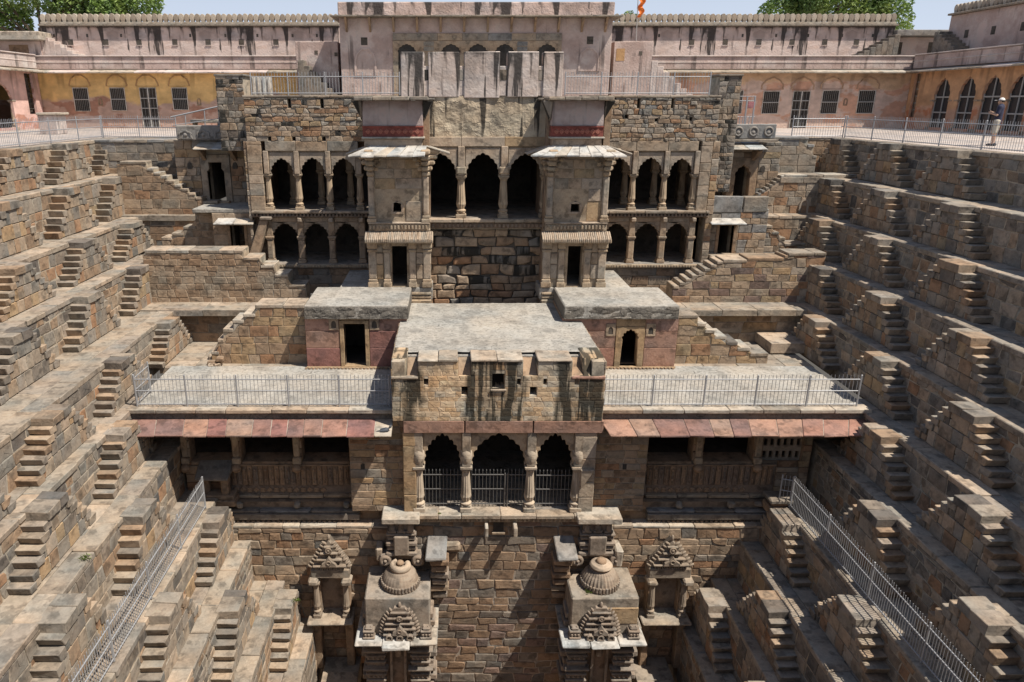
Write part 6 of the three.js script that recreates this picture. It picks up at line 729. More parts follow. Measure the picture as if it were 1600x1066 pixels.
function palaceWing(left) {
  const D = WGD, z = -D, xo = left ? -29.5 : 33, xi = left ? -7 : 10.5, xa = Math.min(xo, xi), xb = Math.max(xo, xi), H = EAVE;
  const t = thing('wing_building', left ? 'palace wing with yellow upper wall and peeling brick below, barred windows' : 'palace wing with salmon pink wall, barred windows and one tall barred door', 'building', [(xa + xb) / 2, 0, z - 2]);
  const m = mat([1, 1, 1], { map: left ? wallTex(401, [0.62, 0.41, 0.17], [0.44, 0.30, 0.235], [0.30, 0.16, 0.11], xb - xa, H + 0.6, xa, -0.2, 0.52) : wallTex(501, [0.53, 0.36, 0.23], [0.58, 0.43, 0.35], [0.50, 0.29, 0.20], xb - xa, H + 0.6, xa, -0.2, 0.74), bump: tPlasB, bs: 0.03 });
  part(t, 'wall', box(xa, xb, -0.1, H + 0.1, z - 4, z, 0.01, 0, true), m);
  const fr = FR.front(z), wins = left ? [[116.5, 138.5, 138, 173], [174, 195.5, 138, 172], [270.5, 292.5, 138, 171]] : [[1147, 1159, 142, 177], [1192, 1216, 143, 177], [1284, 1308.5, 142, 177], [1340.5, 1365, 142, 176.5]], dr = left ? [222, 246, 138, 200] : [1237, 1262, 143, 200];
  const R = ([a, b, c, d]) => [X(a, (c + d) / 2, D), X(b, (c + d) / 2, D), Math.max(0.02, Y(d, D)), Y(c, D)];
  for (const w of wins) { const r = R(w); barredWindow(t, fr, ...r, false); } { const r = R(dr); barredWindow(t, fr, ...r, true); }
  for (const w of [...wins.slice(left ? 0 : 1), dr]) { const r = R(w), c = (r[0] + r[1]) / 2, ww = r[1] - r[0] + 0.5; part(t, 'arch_moulding', prism(archOut(c, r[3] + 0.12, ww, 0.1, 0.62, left ? 1 : 5, left ? 0 : 0.04), z - 0.02, z + 0.035, [archOut(c, r[3] + 0.125, ww - 0.16, 0.1, 0.54, left ? 1 : 5, left ? 0 : 0.04)]), left ? S.pinkOr ??= ms(0.5, 0.30, 0.14, { map: tPlas }) : S.salm ??= ms(0.52, 0.34, 0.22, { map: tPlas })); }
  for (const u of left ? [157, 311] : [1321]) { const c = X(u, 160, D), y = Y(165, D); part(t, 'small_niche', prism(archOut(c, y, 0.26, 0.3, 0.15, 1, 0), z - 0.02, z + 0.04, [archOut(c, y + 0.05, 0.14, 0.22, 0.1, 1, 0)], 0.006), left ? S.ochre : S.brown2); }
  // eave and low parapet with mouldings
  let x = xa - 0.2; while (x < xb) { const w = Math.min(rr(1.6, 3), xb - x); part(t, 'eave_slab', hex([[x, H + 0.1, z], [x + w - 0.012, H + 0.1, z], [x, H + 0.2, z], [x + w - 0.012, H + 0.2, z], [x, H - 0.06, z + 0.85], [x + w - 0.012, H - 0.06, z + 0.85], [x, H + 0.03, z + 0.85], [x + w - 0.012, H + 0.03, z + 0.85]], 0.015), pick([S.pale, S.pinkPale, S.warm])); x += w; }
  const yp = Y(89, D); part(t, 'parapet', box(xa - 0.2, xb, H + 0.202, yp, z - 0.4, z + 0.18, 0.03, 0, true), S.pinkWall); for (const [a, d] of [[0.5, 0.205]]) part(t, 'parapet_moulding', box(xa - 0.2, xb, H + 0.2 + (yp - H - 0.2) * a, H + 0.2 + (yp - H - 0.2) * a + 0.08, z, z + d, 0.02, 0, true), S.pinkPale); part(t, 'parapet_cap', box(xa - 0.2, xb, yp + 0.003, yp + 0.08, z - 0.45, z + 0.24, 0.02, 0, true), S.pinkPale);
  part(t, 'roof', box(xa - 0.2, xb, H + 0.11, yp - 0.25, z - 8, z - 0.42, 0), S.conc);
  // tall upper wall with putlog holes, ledge and a row of merlons
  const UDp = 51.6, zu = -UDp, ua = left ? X(66, 60, UDp) : X(950, 60, UDp), ub = left ? X(530, 60, UDp) : X(1397, 60, UDp), y1 = Y(41, UDp), y2 = Y(38, UDp);
  part(t, 'upper_wall', box(ua, ub, yp - 0.3, y1, zu - 0.7, zu, 0.02, 0, true), S.pinkRun ??= ms(0.58, 0.455, 0.40, { map: runTex(y1, 2.6, 6), bump: tPlasB, bs: 0.03 }));
  part(t, 'upper_ledge', box(ua - 0.05, ub + 0.05, y1 + 0.003, y1 + 0.12, zu - 0.75, zu + 0.25, 0.02, 0, true), S.grey); part(t, 'merlon_base', box(ua, ub, y1 + 0.124, y1 + 0.26, zu - 0.5, zu - 0.0, 0.02, 0, true), S.pale);
  const n = Math.floor((ub - ua) / 0.34); for (let i = 0; i < n; i++) copyAt(t, 'merlon', MER, [S.pale, S.warm, S.pale, S.grey][(i * 7) % 4], ua + (ub - ua) * (i + 0.5) / n, y1 + 0.25 + ((i * 13) % 5) * 0.008 - 0.02, zu - 0.2);
  const sq = left ? [110, 165, 217, 273, 325, 377, 431] : [1081, 1133.5, 1186, 1238, 1289, 1338.5], sl = left ? [84, 136, 189, 243, 297, 352, 402, 457, 495] : [1107, 1160.5, 1213, 1263, 1316, 1364, 1030];
  for (const u of sq) { const a = X(u - 4, 65, UDp), b = X(u + 4, 65, UDp); part(t, 'square_hole', box(a, b, Y(70.5, UDp), Y(61.5, UDp), zu - 0.1, zu + 0.012, 0), S.soot); part(t, 'hole_sill', box(a - 0.04, b + 0.04, Y(71.5, UDp), Y(70.5, UDp), zu - 0.1, zu + 0.05, 0.005), S.pinkPale); }
  for (const u of sl) part(t, 'slot_hole', box(X(u - 1.5, 55, UDp), X(u + 1.5, 55, UDp), Y(58, UDp), Y(53, UDp), zu - 0.1, zu + 0.012, 0), S.soot);
  // stair up to the wall walk at the outer end
  const ns = 7; for (let i = 0; i < ns; i++) { const e = left ? ua + 0.1 + i * 0.36 : ub - 0.1 - i * 0.36, f = e + (left ? 0.36 : -0.36), yy = yp + 0.05 + (ns - i) * 0.19; part(t, 'stair_step', box(Math.min(e, f), Math.max(e, f), yp - 0.2, yy, zu + 0.004, zu + 0.9, 0.02, 0.01), left ? S.pinkPale : S.grey2); }
}
palaceWing(true); palaceWing(false);
function sideWing(left) {
  const x = left ? -26.2 : 29.6, s = left ? 1 : -1, H = EAVE + 0.02, d0 = 30, d1 = 49.9, fr = (u, y, d) => [x + s * d, y, u], xo = x - s * 7;
  const t = thing('side_building', left ? 'low pink arcaded building at the far sunlit end of the terrace' : 'orange arcaded building with steel framed arches behind the visitor', 'building', [(x + xo) / 2, 0, -40]);
  const B = (a, b, y0, y1, za, zb, bev, m, nm) => part(t, nm, box(Math.min(a, b), Math.max(a, b), y0, y1, za, zb, bev, 0, true), m), ar = [];
  if (!left) for (const [p, q] of [[1460, 1485], [1498, 1525], [1535, 1565], [1576, 1607]]) { const f = (u) => x * F * 1.055 / (u - U0); ar.push([-f(p), -f(q)]); } if (!left) ar.push([-37.6, -36.1], [-35.3, -33.8]); if (left) ar.push([-44.6, -46.6], [-41.4, -43.4]);
  const base = Y(197, 48) < 0 ? 0.25 : 0.2, y0 = 0.15, hs = left ? 1.5 : 1.75, rs = left ? 0.95 : 1.0;
  const m = mat([1, 1, 1], { map: wallTex(left ? 601 : 701, left ? [0.55, 0.36, 0.31] : [0.47, 0.27, 0.145], left ? [0.52, 0.34, 0.30] : [0.50, 0.30, 0.2], left ? [0.36, 0.18, 0.13] : [0.42, 0.17, 0.085], 20, H + 0.4, -50, -0.2, 0.4), bump: tPlasB, bs: 0.03 });
  // wall as one panel with arched openings, in the plane x = const
  const out = [[-d1, -0.1], [-d0, -0.1], [-d0, H + 0.1], [-d1, H + 0.1]], holes = ar.map(([a, b]) => archOut((a + b) / 2, y0, Math.abs(b - a), hs, rs, 7, 0.05)); if (left) holes.push([[-49.2, 0.9], [-48.3, 0.9], [-48.3, H - 0.1], [-49.2, H - 0.1]]); else holes.push([[-49.5, 0.7], [-48.9, 0.7], [-48.9, H - 0.1], [-49.5, H - 0.1]]);
  const g = prism(out, 0, 0.16, holes); { const p = g.attributes.position; for (let i = 0; i < p.count; i++) { const u = p.getX(i), y = p.getY(i), d = p.getZ(i); p.setXYZ(i, x - s * d, y, u); } g.computeVertexNormals(); }
  part(t, 'arcade_wall', g, m); B(x - s * 3, x - s * 3.2, -0.1, H, -d1, -d0, 0, left ? S.soot : S.soot, 'back_wall'); B(x - s * 0.6, x - s * 3, -0.05, 0.1, -d1, -d0, 0, S.roomFloor, 'floor'); B(x - s * 0.6, xo, H + 0.0, H + 0.12, -d1 - 2, -d0, 0, S.conc, 'roof');
  holes.forEach((h, i) => { if (i >= ar.length) { if (!left) { part(t, 'lattice_pane', box(x + 0.25, x + 0.3, 0.7, H - 0.1, -49.5, -48.9, 0), S.brown2); for (let k = 1; k < 6; k++) part(t, 'lattice_bar', box(x + 0.18, x + 0.24, 0.7 + k * 0.42, 0.75 + k * 0.42, -49.5, -48.9, 0.005), rail2); } else { part(t, 'dark_recess', box(x - 0.4, x - 0.3, 0.9, H, -49.2, -48.3, 0), S.soot); for (let k = 1; k < 8; k++) part(t, 'lattice_bar', box(x - 0.2, x - 0.14, 0.9 + k * 0.3, 0.94 + k * 0.3, -49.2, -48.3, 0.005), wood); } return; }
    const [a, b] = ar[i], c = (a + b) / 2, w = Math.abs(b - a); if (!left) { const c2 = new THREE.Group(); c2.name = 'glazed_arch'; t.add(c2); const xg = x + 0.13; part(c2, 'dark_pane', prism(archOut(c, y0, w, hs, rs, 1, 0), 0, 0.02).rotateY(-Math.PI / 2).translate(xg + 0.06, 0, 0).applyMatrix4(new THREE.Matrix4().identity()), S.glassD ??= new THREE.MeshStandardMaterial({ color: C(0.03, 0.03, 0.032), roughness: 0.25 })); for (const u of [Math.min(a, b) + 0.03, c, Math.max(a, b) - 0.03]) part(c2, 'frame_bar', box(xg - 0.04, xg + 0.02, y0, y0 + hs + (u === c ? rs : 0.15), u - 0.03, u + 0.03, 0.005), rail2); for (const k of [0.5, 1.0]) part(c2, 'frame_bar', box(xg - 0.05, xg + 0.02, y0 + hs * k - 0.04, y0 + hs * k + 0.04, c - w / 2, c + w / 2, 0.005), rail2); } });
  for (const [a, b] of ar) for (const u of [a, b]) if (left || true) { const xx = x + s * 0.05; column(t, xx - s * 0.2, u + (u === Math.max(a, b) ? 0.1 : -0.1), 0, 1.75, 0.13, left ? S.tan2 : S.tan); }
  let zz = -d1; while (zz < -d0) { const w = Math.min(rr(1.5, 2.6), -d0 - zz); const P = [[x - s * 0.05, H + 0.1], [x - s * 0.05, H + 0.2], [x + s * 0.85, H - 0.06], [x + s * 0.85, H + 0.03]], L = s > 0; const c = []; for (let k = 0; k < 8; k++) { const outer = ((k & 1) ? 1 : 0) === (L ? 1 : 0), top = k & 2; const q = outer ? (top ? P[3] : P[2]) : (top ? P[1] : P[0]); c.push([q[0], q[1], (k & 4) ? zz + w - 0.012 : zz]); } part(t, 'eave_slab', hex(c, 0.015), pick([S.pale, S.warm, S.pinkPale])); zz += w; }
  const yp = Y(89, 50) + 0.05; B(x + s * 0.18, x - s * 0.4, H + 0.202, yp, -d1 + 0.25, -d0, 0.03, left ? S.pinkPale : S.pinkWall, 'parapet'); for (const k of [0.5]) B(x + s * 0.2, x, H + 0.2 + (yp - H - 0.2) * k, H + 0.28 + (yp - H - 0.2) * k, -d1 + 0.3, -d0, 0.02, S.pinkPale, 'parapet_moulding'); B(x + s * 0.24, x - s * 0.45, yp + 0.003, yp + 0.08, -d1 + 0.28, -d0, 0.02, S.pinkPale, 'parapet_cap');
  if (!left) { const xu = 31.2, za = -49.6, y1 = 6.7; B(xu, xu + 0.7, yp - 0.3, y1, za, -d0, 0.02, S.pinkWall, 'upper_wall'); B(xu - 0.25, xu + 0.75, y1 + 0.003, y1 + 0.12, za, -d0, 0.02, S.grey, 'upper_ledge'); for (let i = 0; i < 54; i++) copyAt(t, 'merlon', MER, [S.pale, S.warm, S.grey][i % 3], xu + 0.2, y1 + 0.12, za + 0.2 + i * 0.35, Math.PI / 2); for (let i = 0; i < 5; i++) B(xu - 0.012, xu + 0.1, 5.3, 5.75, za + 1.6 + i * 2.3, za + 1.95 + i * 2.3, 0, S.soot, 'square_hole'); for (let i = 0; i < 7; i++) B(xu - 0.9, xu - 0.004, yp - 0.2, yp + 0.05 + (7 - i) * 0.19, za + 0.1 - 0.36 * (-i) - 0.0, za + 0.1 + 0.36 * (i + 1), 0.02, S.grey2, 'stair_step');
    // low set back link between the two tall walls
    const t2 = thing('roof_room', 'low roof room with a slate slab between the two tall merlon walls', 'roof room', [30, yp, -51.5]); part(t2, 'wall', box(X(1397, 65, 52), 33, yp - 0.3, Y(58, 52), -52.8, -52, 0.02, 0, true), S.pinkWall); part(t2, 'roof_slab', box(X(1396, 55, 51.6), 34, Y(57.5, 52), Y(48, 52), -53, -51.2, 0.03), S.slate); for (const u of [1404, 1455]) part(t2, 'dark_niche', box(X(u - 5, 75, 52), X(u + 5, 75, 52), Y(85, 52), Y(66, 52), -52.1, -51.985, 0), S.soot); }
  else { const t2 = thing('roof_room', 'roof room with a pale slab roof at the sunlit corner of the terrace', 'roof room', [-29, yp, -49.5]); part(t2, 'wall', box(-36, X(64, 75, 50.6), yp - 0.3, Y(64, 50.6), -52, -50.6, 0.02, 0, true), S.pinkWall); part(t2, 'roof_slab', box(-37, X(66, 62, 50.3), Y(63.5, 50.6), Y(50, 50.6), -52.5, -49.9, 0.04), S.pale); part(t2, 'dark_niche', box(X(14, 75, 50.6), X(44, 75, 50.6), Y(85, 50.6), Y(70, 50.6), -50.7, -50.58, 0), S.brown); }
}
sideWing(true); sideWing(false);
// central building over the merlon wall
{
  const D = 44, z = -D, xa = X(531, 60, D), xb = X(956, 60, D), y0 = GTOP - 0.1, yc = Y(28, D), yt = Y(3, D), t = thing('upper_palace', 'pink plastered upper palace with flat parapet and row of cusped arches', 'building', [(xa + xb) / 2, y0, z - 2]);
  part(t, 'wall', box(xa, xb, y0, yc, z - 5, z, 0.02, 0, true), S.pinkWall); part(t, 'parapet', box(xa - 0.05, xb + 0.05, yc + 0.085, yt, z - 5, z + 0.06, 0.04, 0, true), S.parp = ms(0.56, 0.43, 0.375, { map: runTex(yt + 0.1, 2.4, 7, 0.4), bump: tPlasB, bs: 0.05 })); let x = xa - 0.4; while (x < xb + 0.38) { const w = Math.min(rr(1.4, 2.4), xb + 0.4 - x); part(t, 'cornice_slab', box(x, x + w - 0.01, yc, yc + 0.08, z - 5, z + 0.75, 0.015, 0.006), pick([S.grey2, S.grey])); x += w; }
  for (let i = 0; i < 12; i++) { const c = xa + 0.4 + (xb - xa - 0.8) * i / 11; part(t, 'bracket', hex([[c - 0.06, yc - 0.75, z], [c + 0.06, yc - 0.75, z], [c - 0.06, yc - 0.003, z], [c + 0.06, yc - 0.003, z], [c - 0.06, yc - 0.6, z + 0.1], [c + 0.06, yc - 0.6, z + 0.1], [c - 0.06, yc - 0.003, z + 0.6], [c + 0.06, yc - 0.003, z + 0.6]], 0.02), S.brown2); }
  const sx0 = X(614, 80, D), sx1 = X(877, 80, D), ys = Y(52, D), zs = z + 0.06, ap = [[621, 650], [689, 720], [731, 762], [773, 804], [839, 870]].map((p) => p.map((u) => X(u, 78, D))), yA = Y(69, D);
  part(t, 'stone_front', prism([[sx0, y0], [sx1, y0], [sx1, Y(64, D)], [sx0, Y(64, D)]], z - 0.01, zs, ap.map(([a, b]) => archOut((a + b) / 2, y0 + 0.01, b - a, yA - y0 - 0.01 - (b - a) * 0.42, (b - a) * 0.4, 7, 0.05))), S.tan); ap.forEach(([a, b]) => part(t, 'dark_arch', box(a, b, y0, yA, z - 0.02, z + 0.012, 0), S.void));
  x = sx0; while (x < sx1 - 0.01) { const w = Math.min(rr(1.2, 2.6), sx1 - x); part(t, 'lintel_stone', box(x, x + w - 0.01, Y(63.5, D), ys, z, zs + 0.03, 0.015), pick([S.tan, S.slate, S.brown2, S.grey])); x += w; } for (const [u, m] of [[670, S.grey], [816, S.slate]]) for (let k = 0; k < 2; k++) part(t, 'facing_stone', box(X(u - 8, 75, D), X(u + 8, 75, D), Y(72 + k * 8, D), Y(65 + k * 8, D), z, zs + 0.02, 0.015), m);
  for (const [u, v0, v1, w] of [[571, 76, 118, 30], [920.5, 75, 111, 29]]) { const c = X(u, 95, D), ww = X(u + w / 2, 95, D) - X(u - w / 2, 95, D), yb = Y(v1, D), h = Y(v0, D) - yb; part(t, 'blind_arch', prism(archOut(c, yb, ww + 0.16, h - ww * 0.6, ww * 0.62, 1, 0), z - 0.01, z + 0.05, [archOut(c, yb + 0.01, ww - 0.06, h - ww * 0.6, ww * 0.54, 1, 0)]), S.pinkWall); }
  for (const [u, v] of [[569, 64.5], [922, 63]]) part(t, 'square_hole', box(X(u - 5, v, D), X(u + 5, v, D), Y(v + 6, D), Y(v - 6, D), z - 0.1, z + 0.012, 0), S.soot);
  for (const left of [true, false]) { const D2 = 45, a = left ? X(463, 100, D2) : X(958, 100, D2), b = left ? X(529, 100, D2) : X(1018, 100, D2), y1 = Y(65, D2), t2 = thing('flank_building', left ? 'lower pink block with steps on the sunlit flank of the upper palace' : 'lower pink block with small red niche on the shaded flank of the upper palace', 'building', [(a + b) / 2, y0, -D2 - 2]); part(t2, 'wall', box(a, b, y0, y1, -D2 - 4, -D2, 0.02, 0, true), S.pinkWall);
    const holes = left ? [[494, 82], [525, 85]] : [[1001, 83]]; for (const [u, v] of holes) part(t2, 'square_hole', box(X(u - 2.5, v, D2), X(u + 2.5, v, D2), Y(v + 3, D2), Y(v - 3, D2), -D2 - 0.1, -D2 + 0.012, 0), S.soot); if (!left) { part(t2, 'niche', box(X(963, 85, D2), X(976, 85, D2), Y(95, D2), Y(76, D2), -D2 - 0.1, -D2 + 0.015, 0), S.pinkOr); }
    for (let i = 0; i < 7; i++) { const e = left ? b - 1.0 + i * 0.0 : b + i * 0.36, q = left ? a - 0.05 - 0.0 : 0; void q; const sA = left ? X(466, 130, D2 - 1) + i * 0.3 : e, yy = y0 + (7 - i) * 0.3; part(t2, 'stair_step', box(sA, sA + 0.36, y0, yy, left ? -D2 + 0.02 : -D2 - 1, left ? -D2 + 0.9 : -D2 + 0.02, 0.02, 0.008), left ? S.grey2 : S.pinkPale); } }
}
// small things on the terraces
{ const t = thing('white_gate', 'whitewashed panel gate behind the sunlit gallery railing', 'gate', [X(408, 135, 33), GTOP, -33]); part(t, 'panel', box(X(393, 135, 33), X(425, 135, 33), GTOP, Y(120, 33), -33.1, -33, 0.02), S.white); for (let i = 0; i < 4; i++) part(t, 'slat', box(X(395 + i * 8, 135, 33), X(399 + i * 8, 135, 33), GTOP + 0.05, Y(121, 33), -33, -32.95, 0.008), frameW); }
{ const D = 40, t = thing('plaster_plinth', 'pinkish white plastered plinth on the terrace before the yellow wing', 'plinth', [X(74, 190, D), 0, -D - 0.5]); part(t, 'block', box(X(60, 195, D), X(89, 195, D), 0, Y(180, D), -D - 1, -D, 0.03, 0.01), S.pinkPale); part(t, 'cap', box(X(57, 180, D), X(92, 180, D), Y(180, D) + 0.003, Y(176, D), -D - 1.1, -D + 0.1, 0.03), S.pale); }
{ const D = 34.2, t = thing('bench', 'pale stone bench behind the carved slate panel', 'bench', [X(322, 190, D), 0, -D]); part(t, 'seat', box(X(297, 188, D), X(347, 188, D), Y(192, D), Y(187, D), -D - 0.5, -D, 0.02), S.pale); for (const u of [302, 341]) part(t, 'leg', box(X(u - 2, 195, D), X(u + 2, 195, D), 0, Y(192, D) - 0.003, -D - 0.45, -D - 0.05, 0.01), S.warm); }
{ const D = 33.6, t = thing('handrail', 'sloping double steel handrail above the carved slate panel', 'handrail', [X(310, 180, D), 0, -D]), p = (u, v, d) => [X(u, v, D + d), Y(v, D + d), -D - d]; for (const d of [0, 0.5]) { part(t, 'rail', bar(p(267, 183, d), p(352, 164, d), 0.035, 6), steel); part(t, 'lower_rail', bar(p(270, 196, d), p(352, 184, d), 0.02, 6), steel); } for (const u of [289, 319, 341]) part(t, 'post', bar([X(u, 190, D), 0, -D], p(u, 183 - (u - 267) * 0.2235, 0), 0.025, 6), steel); }
{ const D = 36, t = thing('iron_fence', 'short dark iron gate frame beside the barred pink wing', 'iron fence', [X(1165, 170, D), 0, -D]); for (const u of [1150, 1166, 1178]) part(t, 'post', box(X(u - 1, 170, D), X(u + 1, 170, D), 0, Y(150, D), -D - 0.03, -D + 0.03, 0.005), steelD); for (const v of [150, 157, 182]) part(t, 'rail', box(X(1147, v, D), X(1180, v, D), Y(v + 1, D), Y(v, D), -D - 0.02, -D + 0.02, 0.004), steelD); for (let i = 0; i < 6; i++) part(t, 'bar', box(X(1151 + i * 5, 185, D) - 0.012, X(1151 + i * 5, 185, D) + 0.012, 0, Y(182, D), -D - 0.02, -D + 0.02, 0), steelD); part(t, 'red_plate', box(X(1169, 163, D), X(1178, 163, D), Y(169, D), Y(159, D), -D - 0.02, -D + 0.03, 0.005), ms(0.5, 0.2, 0.2)); }
{ const D = 46, t = thing('orange_flag', 'saffron orange flag hanging from a thin pole above the pink range', 'flag', [X(1000, 30, D), 5, -D]); part(t, 'pole', bar([X(997, 30, D), 4.0, -D], [X(997, 0, D), Y(-3, D), -D], 0.025, 6), rail2); const n = 14, P = [], U = []; const q = (i, j) => { const y = Y(0, D) - (Y(0, D) - Y(28, D)) * i / n, w = 0.34 * (1 - 0.25 * i / n); return [X(997, 15, D) + 0.02 + j * w + 0.07 * Math.sin(i * 0.8), y + 0.05 * j, -D + 0.12 * Math.sin(i * 0.7 + j * 2)]; }; for (let i = 0; i < n; i++) for (const k of [[i, 0, i + 1, 0, i + 1, 1], [i, 0, i + 1, 1, i, 1]]) for (let e = 0; e < 6; e += 2) { const p = q(k[e], k[e + 1]); P.push(...p); U.push(p[0], p[1]); } part(t, 'cloth', fromTris(P, U), mat([0.75, 0.19, 0.03], { map: null, bump: null })); }
{ const t = thing('pigeon', 'dark pigeon resting on the white end slab of the red awning', 'pigeon', [X(602, 676, 20.35), L5 - 0.33, -20.4]), x = X(602, 676, 20.35), y = Y(678, 20.35), z = -20.35, m = mat([0.05, 0.055, 0.065], { map: null, bump: null, rough: 0.6 }), g = new THREE.SphereGeometry(0.09, 14, 10), p = g.attributes.position; for (let i = 0; i < p.count; i++) { let a = p.getX(i) * 1.7, b = p.getY(i), c = p.getZ(i) * 0.8; const k = sm(0.02, -0.15, a); b = b * (1 - 0.75 * k) - 0.02 * k; c *= 1 - 0.4 * k; const h = sm(0.08, 0.14, a); b = b * (1 - 0.35 * h) + 0.09 * h; c *= 1 - 0.4 * h; p.setXYZ(i, a, b, c); } g.computeVertexNormals(); part(t, 'body', g.translate(x, y + 0.12, z), m); part(t, 'head', new THREE.SphereGeometry(0.042, 10, 8).translate(x + 0.16, y + 0.24, z), m); part(t, 'beak', new THREE.ConeGeometry(0.012, 0.04, 6).rotateZ(-1.7).translate(x + 0.21, y + 0.235, z), S.dark); for (const s of [-1, 1]) { part(t, 'wing', new THREE.SphereGeometry(0.07, 10, 6).scale(1.8, 0.6, 0.25).rotateZ(0.15).translate(x - 0.04, y + 0.13, z + s * 0.065), mat([0.09, 0.1, 0.115], { map: null, bump: null })); part(t, 'leg', bar([x + 0.02, y + 0.0, z + s * 0.03], [x + 0.02, y + 0.07, z + s * 0.03], 0.008, 5), S.red); } part(t, 'tail', hex([[x - 0.3, y + 0.06, z - 0.03], [x - 0.1, y + 0.09, z - 0.03], [x - 0.3, y + 0.075, z - 0.03], [x - 0.1, y + 0.13, z - 0.03], [x - 0.3, y + 0.06, z + 0.03], [x - 0.1, y + 0.09, z + 0.03], [x - 0.3, y + 0.075, z + 0.03], [x - 0.1, y + 0.13, z + 0.03]], 0.005), m); }
// ---------- trees ----------
const leafM = [[0.15, 0.235, 0.03], [0.105, 0.18, 0.026], [0.20, 0.28, 0.05]].map((c) => new THREE.MeshPhysicalMaterial({ color: C(...c), roughness: 0.8, transmission: 0.35, thickness: 0, side: THREE.DoubleSide })), bark = ms(0.16, 0.12, 0.085);
function tree(label, x, z, h, clumps, N, ls) {
  const t = thing('tree', label, 'tree', [x, 0, z]); part(t, 'trunk', new THREE.CylinderGeometry(0.22, 0.42, h * 0.62, 9, 4).translate(x, h * 0.31, z), bark);
  const acc = leafM.map(() => [[], []]); for (const [cx, cy, cz, r] of clumps) part(t, 'limb', bar([x, h * 0.5, z], [x + cx, cy - r * 0.3, z + cz], 0.11, 6), bark);
  for (let i = 0; i < N; i++) { const [cx, cy, cz, r] = clumps[i % clumps.length]; let a, b, c, q; do { a = rr(-1, 1); b = rr(-1, 1); c = rr(-1, 1); q = Math.hypot(a, b, c); } while (q > 1 || q < 0.15); const sc = Math.pow(q, -0.45) * r * (0.85 + 0.4 * vn(a * 2 + cx + 50, b * 2 + cy + 50, 97, 97, 3)); const px = x + cx + a * sc, py = cy + b * sc * 0.85, pz = z + cz + c * sc, k = Math.floor(vn(px * 0.9 + 60, py * 0.9 + 60, 211, 211, 9) * 2.99), [P, U] = acc[k]; const e1 = new THREE.Vector3(rr(-1, 1), rr(-0.6, 0.6), rr(-1, 1)).normalize().multiplyScalar(ls * rr(0.6, 1.3)), e2 = new THREE.Vector3(rr(-1, 1), rr(-1, 1), rr(-1, 1)).cross(e1).normalize().multiplyScalar(ls * rr(0.3, 0.55)); const A = [px - e1.x, py - e1.y, pz - e1.z], Bq = [px + e2.x, py + e2.y, pz + e2.z], Cq = [px + e1.x, py + e1.y - ls * 0.3, pz + e1.z], Dq = [px - e2.x, py - e2.y, pz - e2.z]; P.push(...A, ...Bq, ...Cq, ...A, ...Cq, ...Dq); for (let w = 0; w < 12; w++) U.push(0); }
  acc.forEach(([P, U], k) => { if (P.length) { const p = part(t, 'crown', fromTris(P, U), leafM[k]); p.userData.kind = 'stuff'; } });
}
const cl = (n, w, h0, h1, d, r0, r1) => Array.from({ length: n }, () => [rr(-w, w), rr(h0, h1), rr(-d, d), rr(r0, r1)]);
tree('broad bright green tree rising behind the yellow wing parapet', X(60, 20, 62), -62, 11.5, [[-9, 8.5, 0, 2.2], [-6, 9.5, 1, 2.6], [-3, 9.2, 0, 2.6], [0, 10.4, 0, 2.8], [3, 9.6, 0.5, 2.5], [5.5, 9.2, 0, 2.2], [8, 8.8, 0.5, 1.7], [2, 11.5, 0, 2.4], [-4, 12, 0, 2.6], ...cl(8, 8, 7, 11, 2, 1.2, 2.0)], 26000, 0.2);
tree('round green tree behind the salmon wing parapet', X(1305, 20, 66), -66, 11, [[-4.6, 8.6, 0, 1.5], [-2.5, 9.4, 0, 2.0], [0, 9.8, 0.5, 2.2], [2.4, 9.2, 0, 2.0], [4.6, 8.7, 0, 1.6], [0, 11.4, 0, 2.2], [3, 11, 0, 1.7], [-3, 11, 0, 1.7], ...cl(6, 5, 8, 10.5, 1.5, 0.9, 1.5)], 18000, 0.18);
tree('small distant green tree beside the tall pink corner wall', X(1411, 42, 75), -75, 8, [[0, 8.1, 0, 0.8], [-0.8, 7.6, 0, 0.7], [0.9, 7.4, 0, 0.6], [1.8, 6.9, 0, 0.5]], 2500, 0.14);
tree('dark tree top showing above the merlon wall at the far shaded corner', X(1590, 0, 70), -70, 12, [[0, 11.0, 0, 1.2], [1.5, 11.3, 0, 1.4], [3.5, 11, 0, 1.5]], 4000, 0.16);
tree('small bush sprouting behind the merlons beside the orange flag', X(982, 28, 56), -56, 7.0, [[0, 7.4, 0, 0.35], [0.4, 7.2, 0, 0.3], [-0.4, 7.2, 0, 0.3]], 900, 0.08);
// weeds in the joints
{ const weed = (label, x, y, z, r, n) => { const t = thing('weed', label, 'plant', [x, y, z]), P = [], U = []; for (let i = 0; i < n; i++) { const a = rr(0, 6.28), q = rr(0, r), px = x + Math.cos(a) * q, pz = z + Math.sin(a) * q, l = rr(0.02, 0.05); P.push(px - l, y + rr(0, 0.04), pz, px + l, y + rr(0, 0.04), pz + l * 0.5, px, y + rr(0.03, 0.09), pz + l); U.push(0, 0, 0, 0, 0, 0); } const p = part(t, 'leaves', fromTris(P, U), leafM[2]); p.userData.kind = 'stuff'; };
  weed('low green weeds on the sunlit ledge beside the steep path', -8.75, LYv[6] + 0.01, -15.3, 0.16, 60); weed('tuft of weeds near the foot of the sunlit court stairs', -4.85, LYv[9] + 0.05, -19.8, 0.12, 40); weed('patch of weeds on the roof block of the ribbed dome shrine', X(919, 925, 19.6), Y(935, 19.3) + 0.01, -19.6, 0.12, 40); weed('tiny weeds in the frieze under the barred arches', X(686, 815, 20.2), Y(814, 20.2), -20.6, 0.06, 14); }
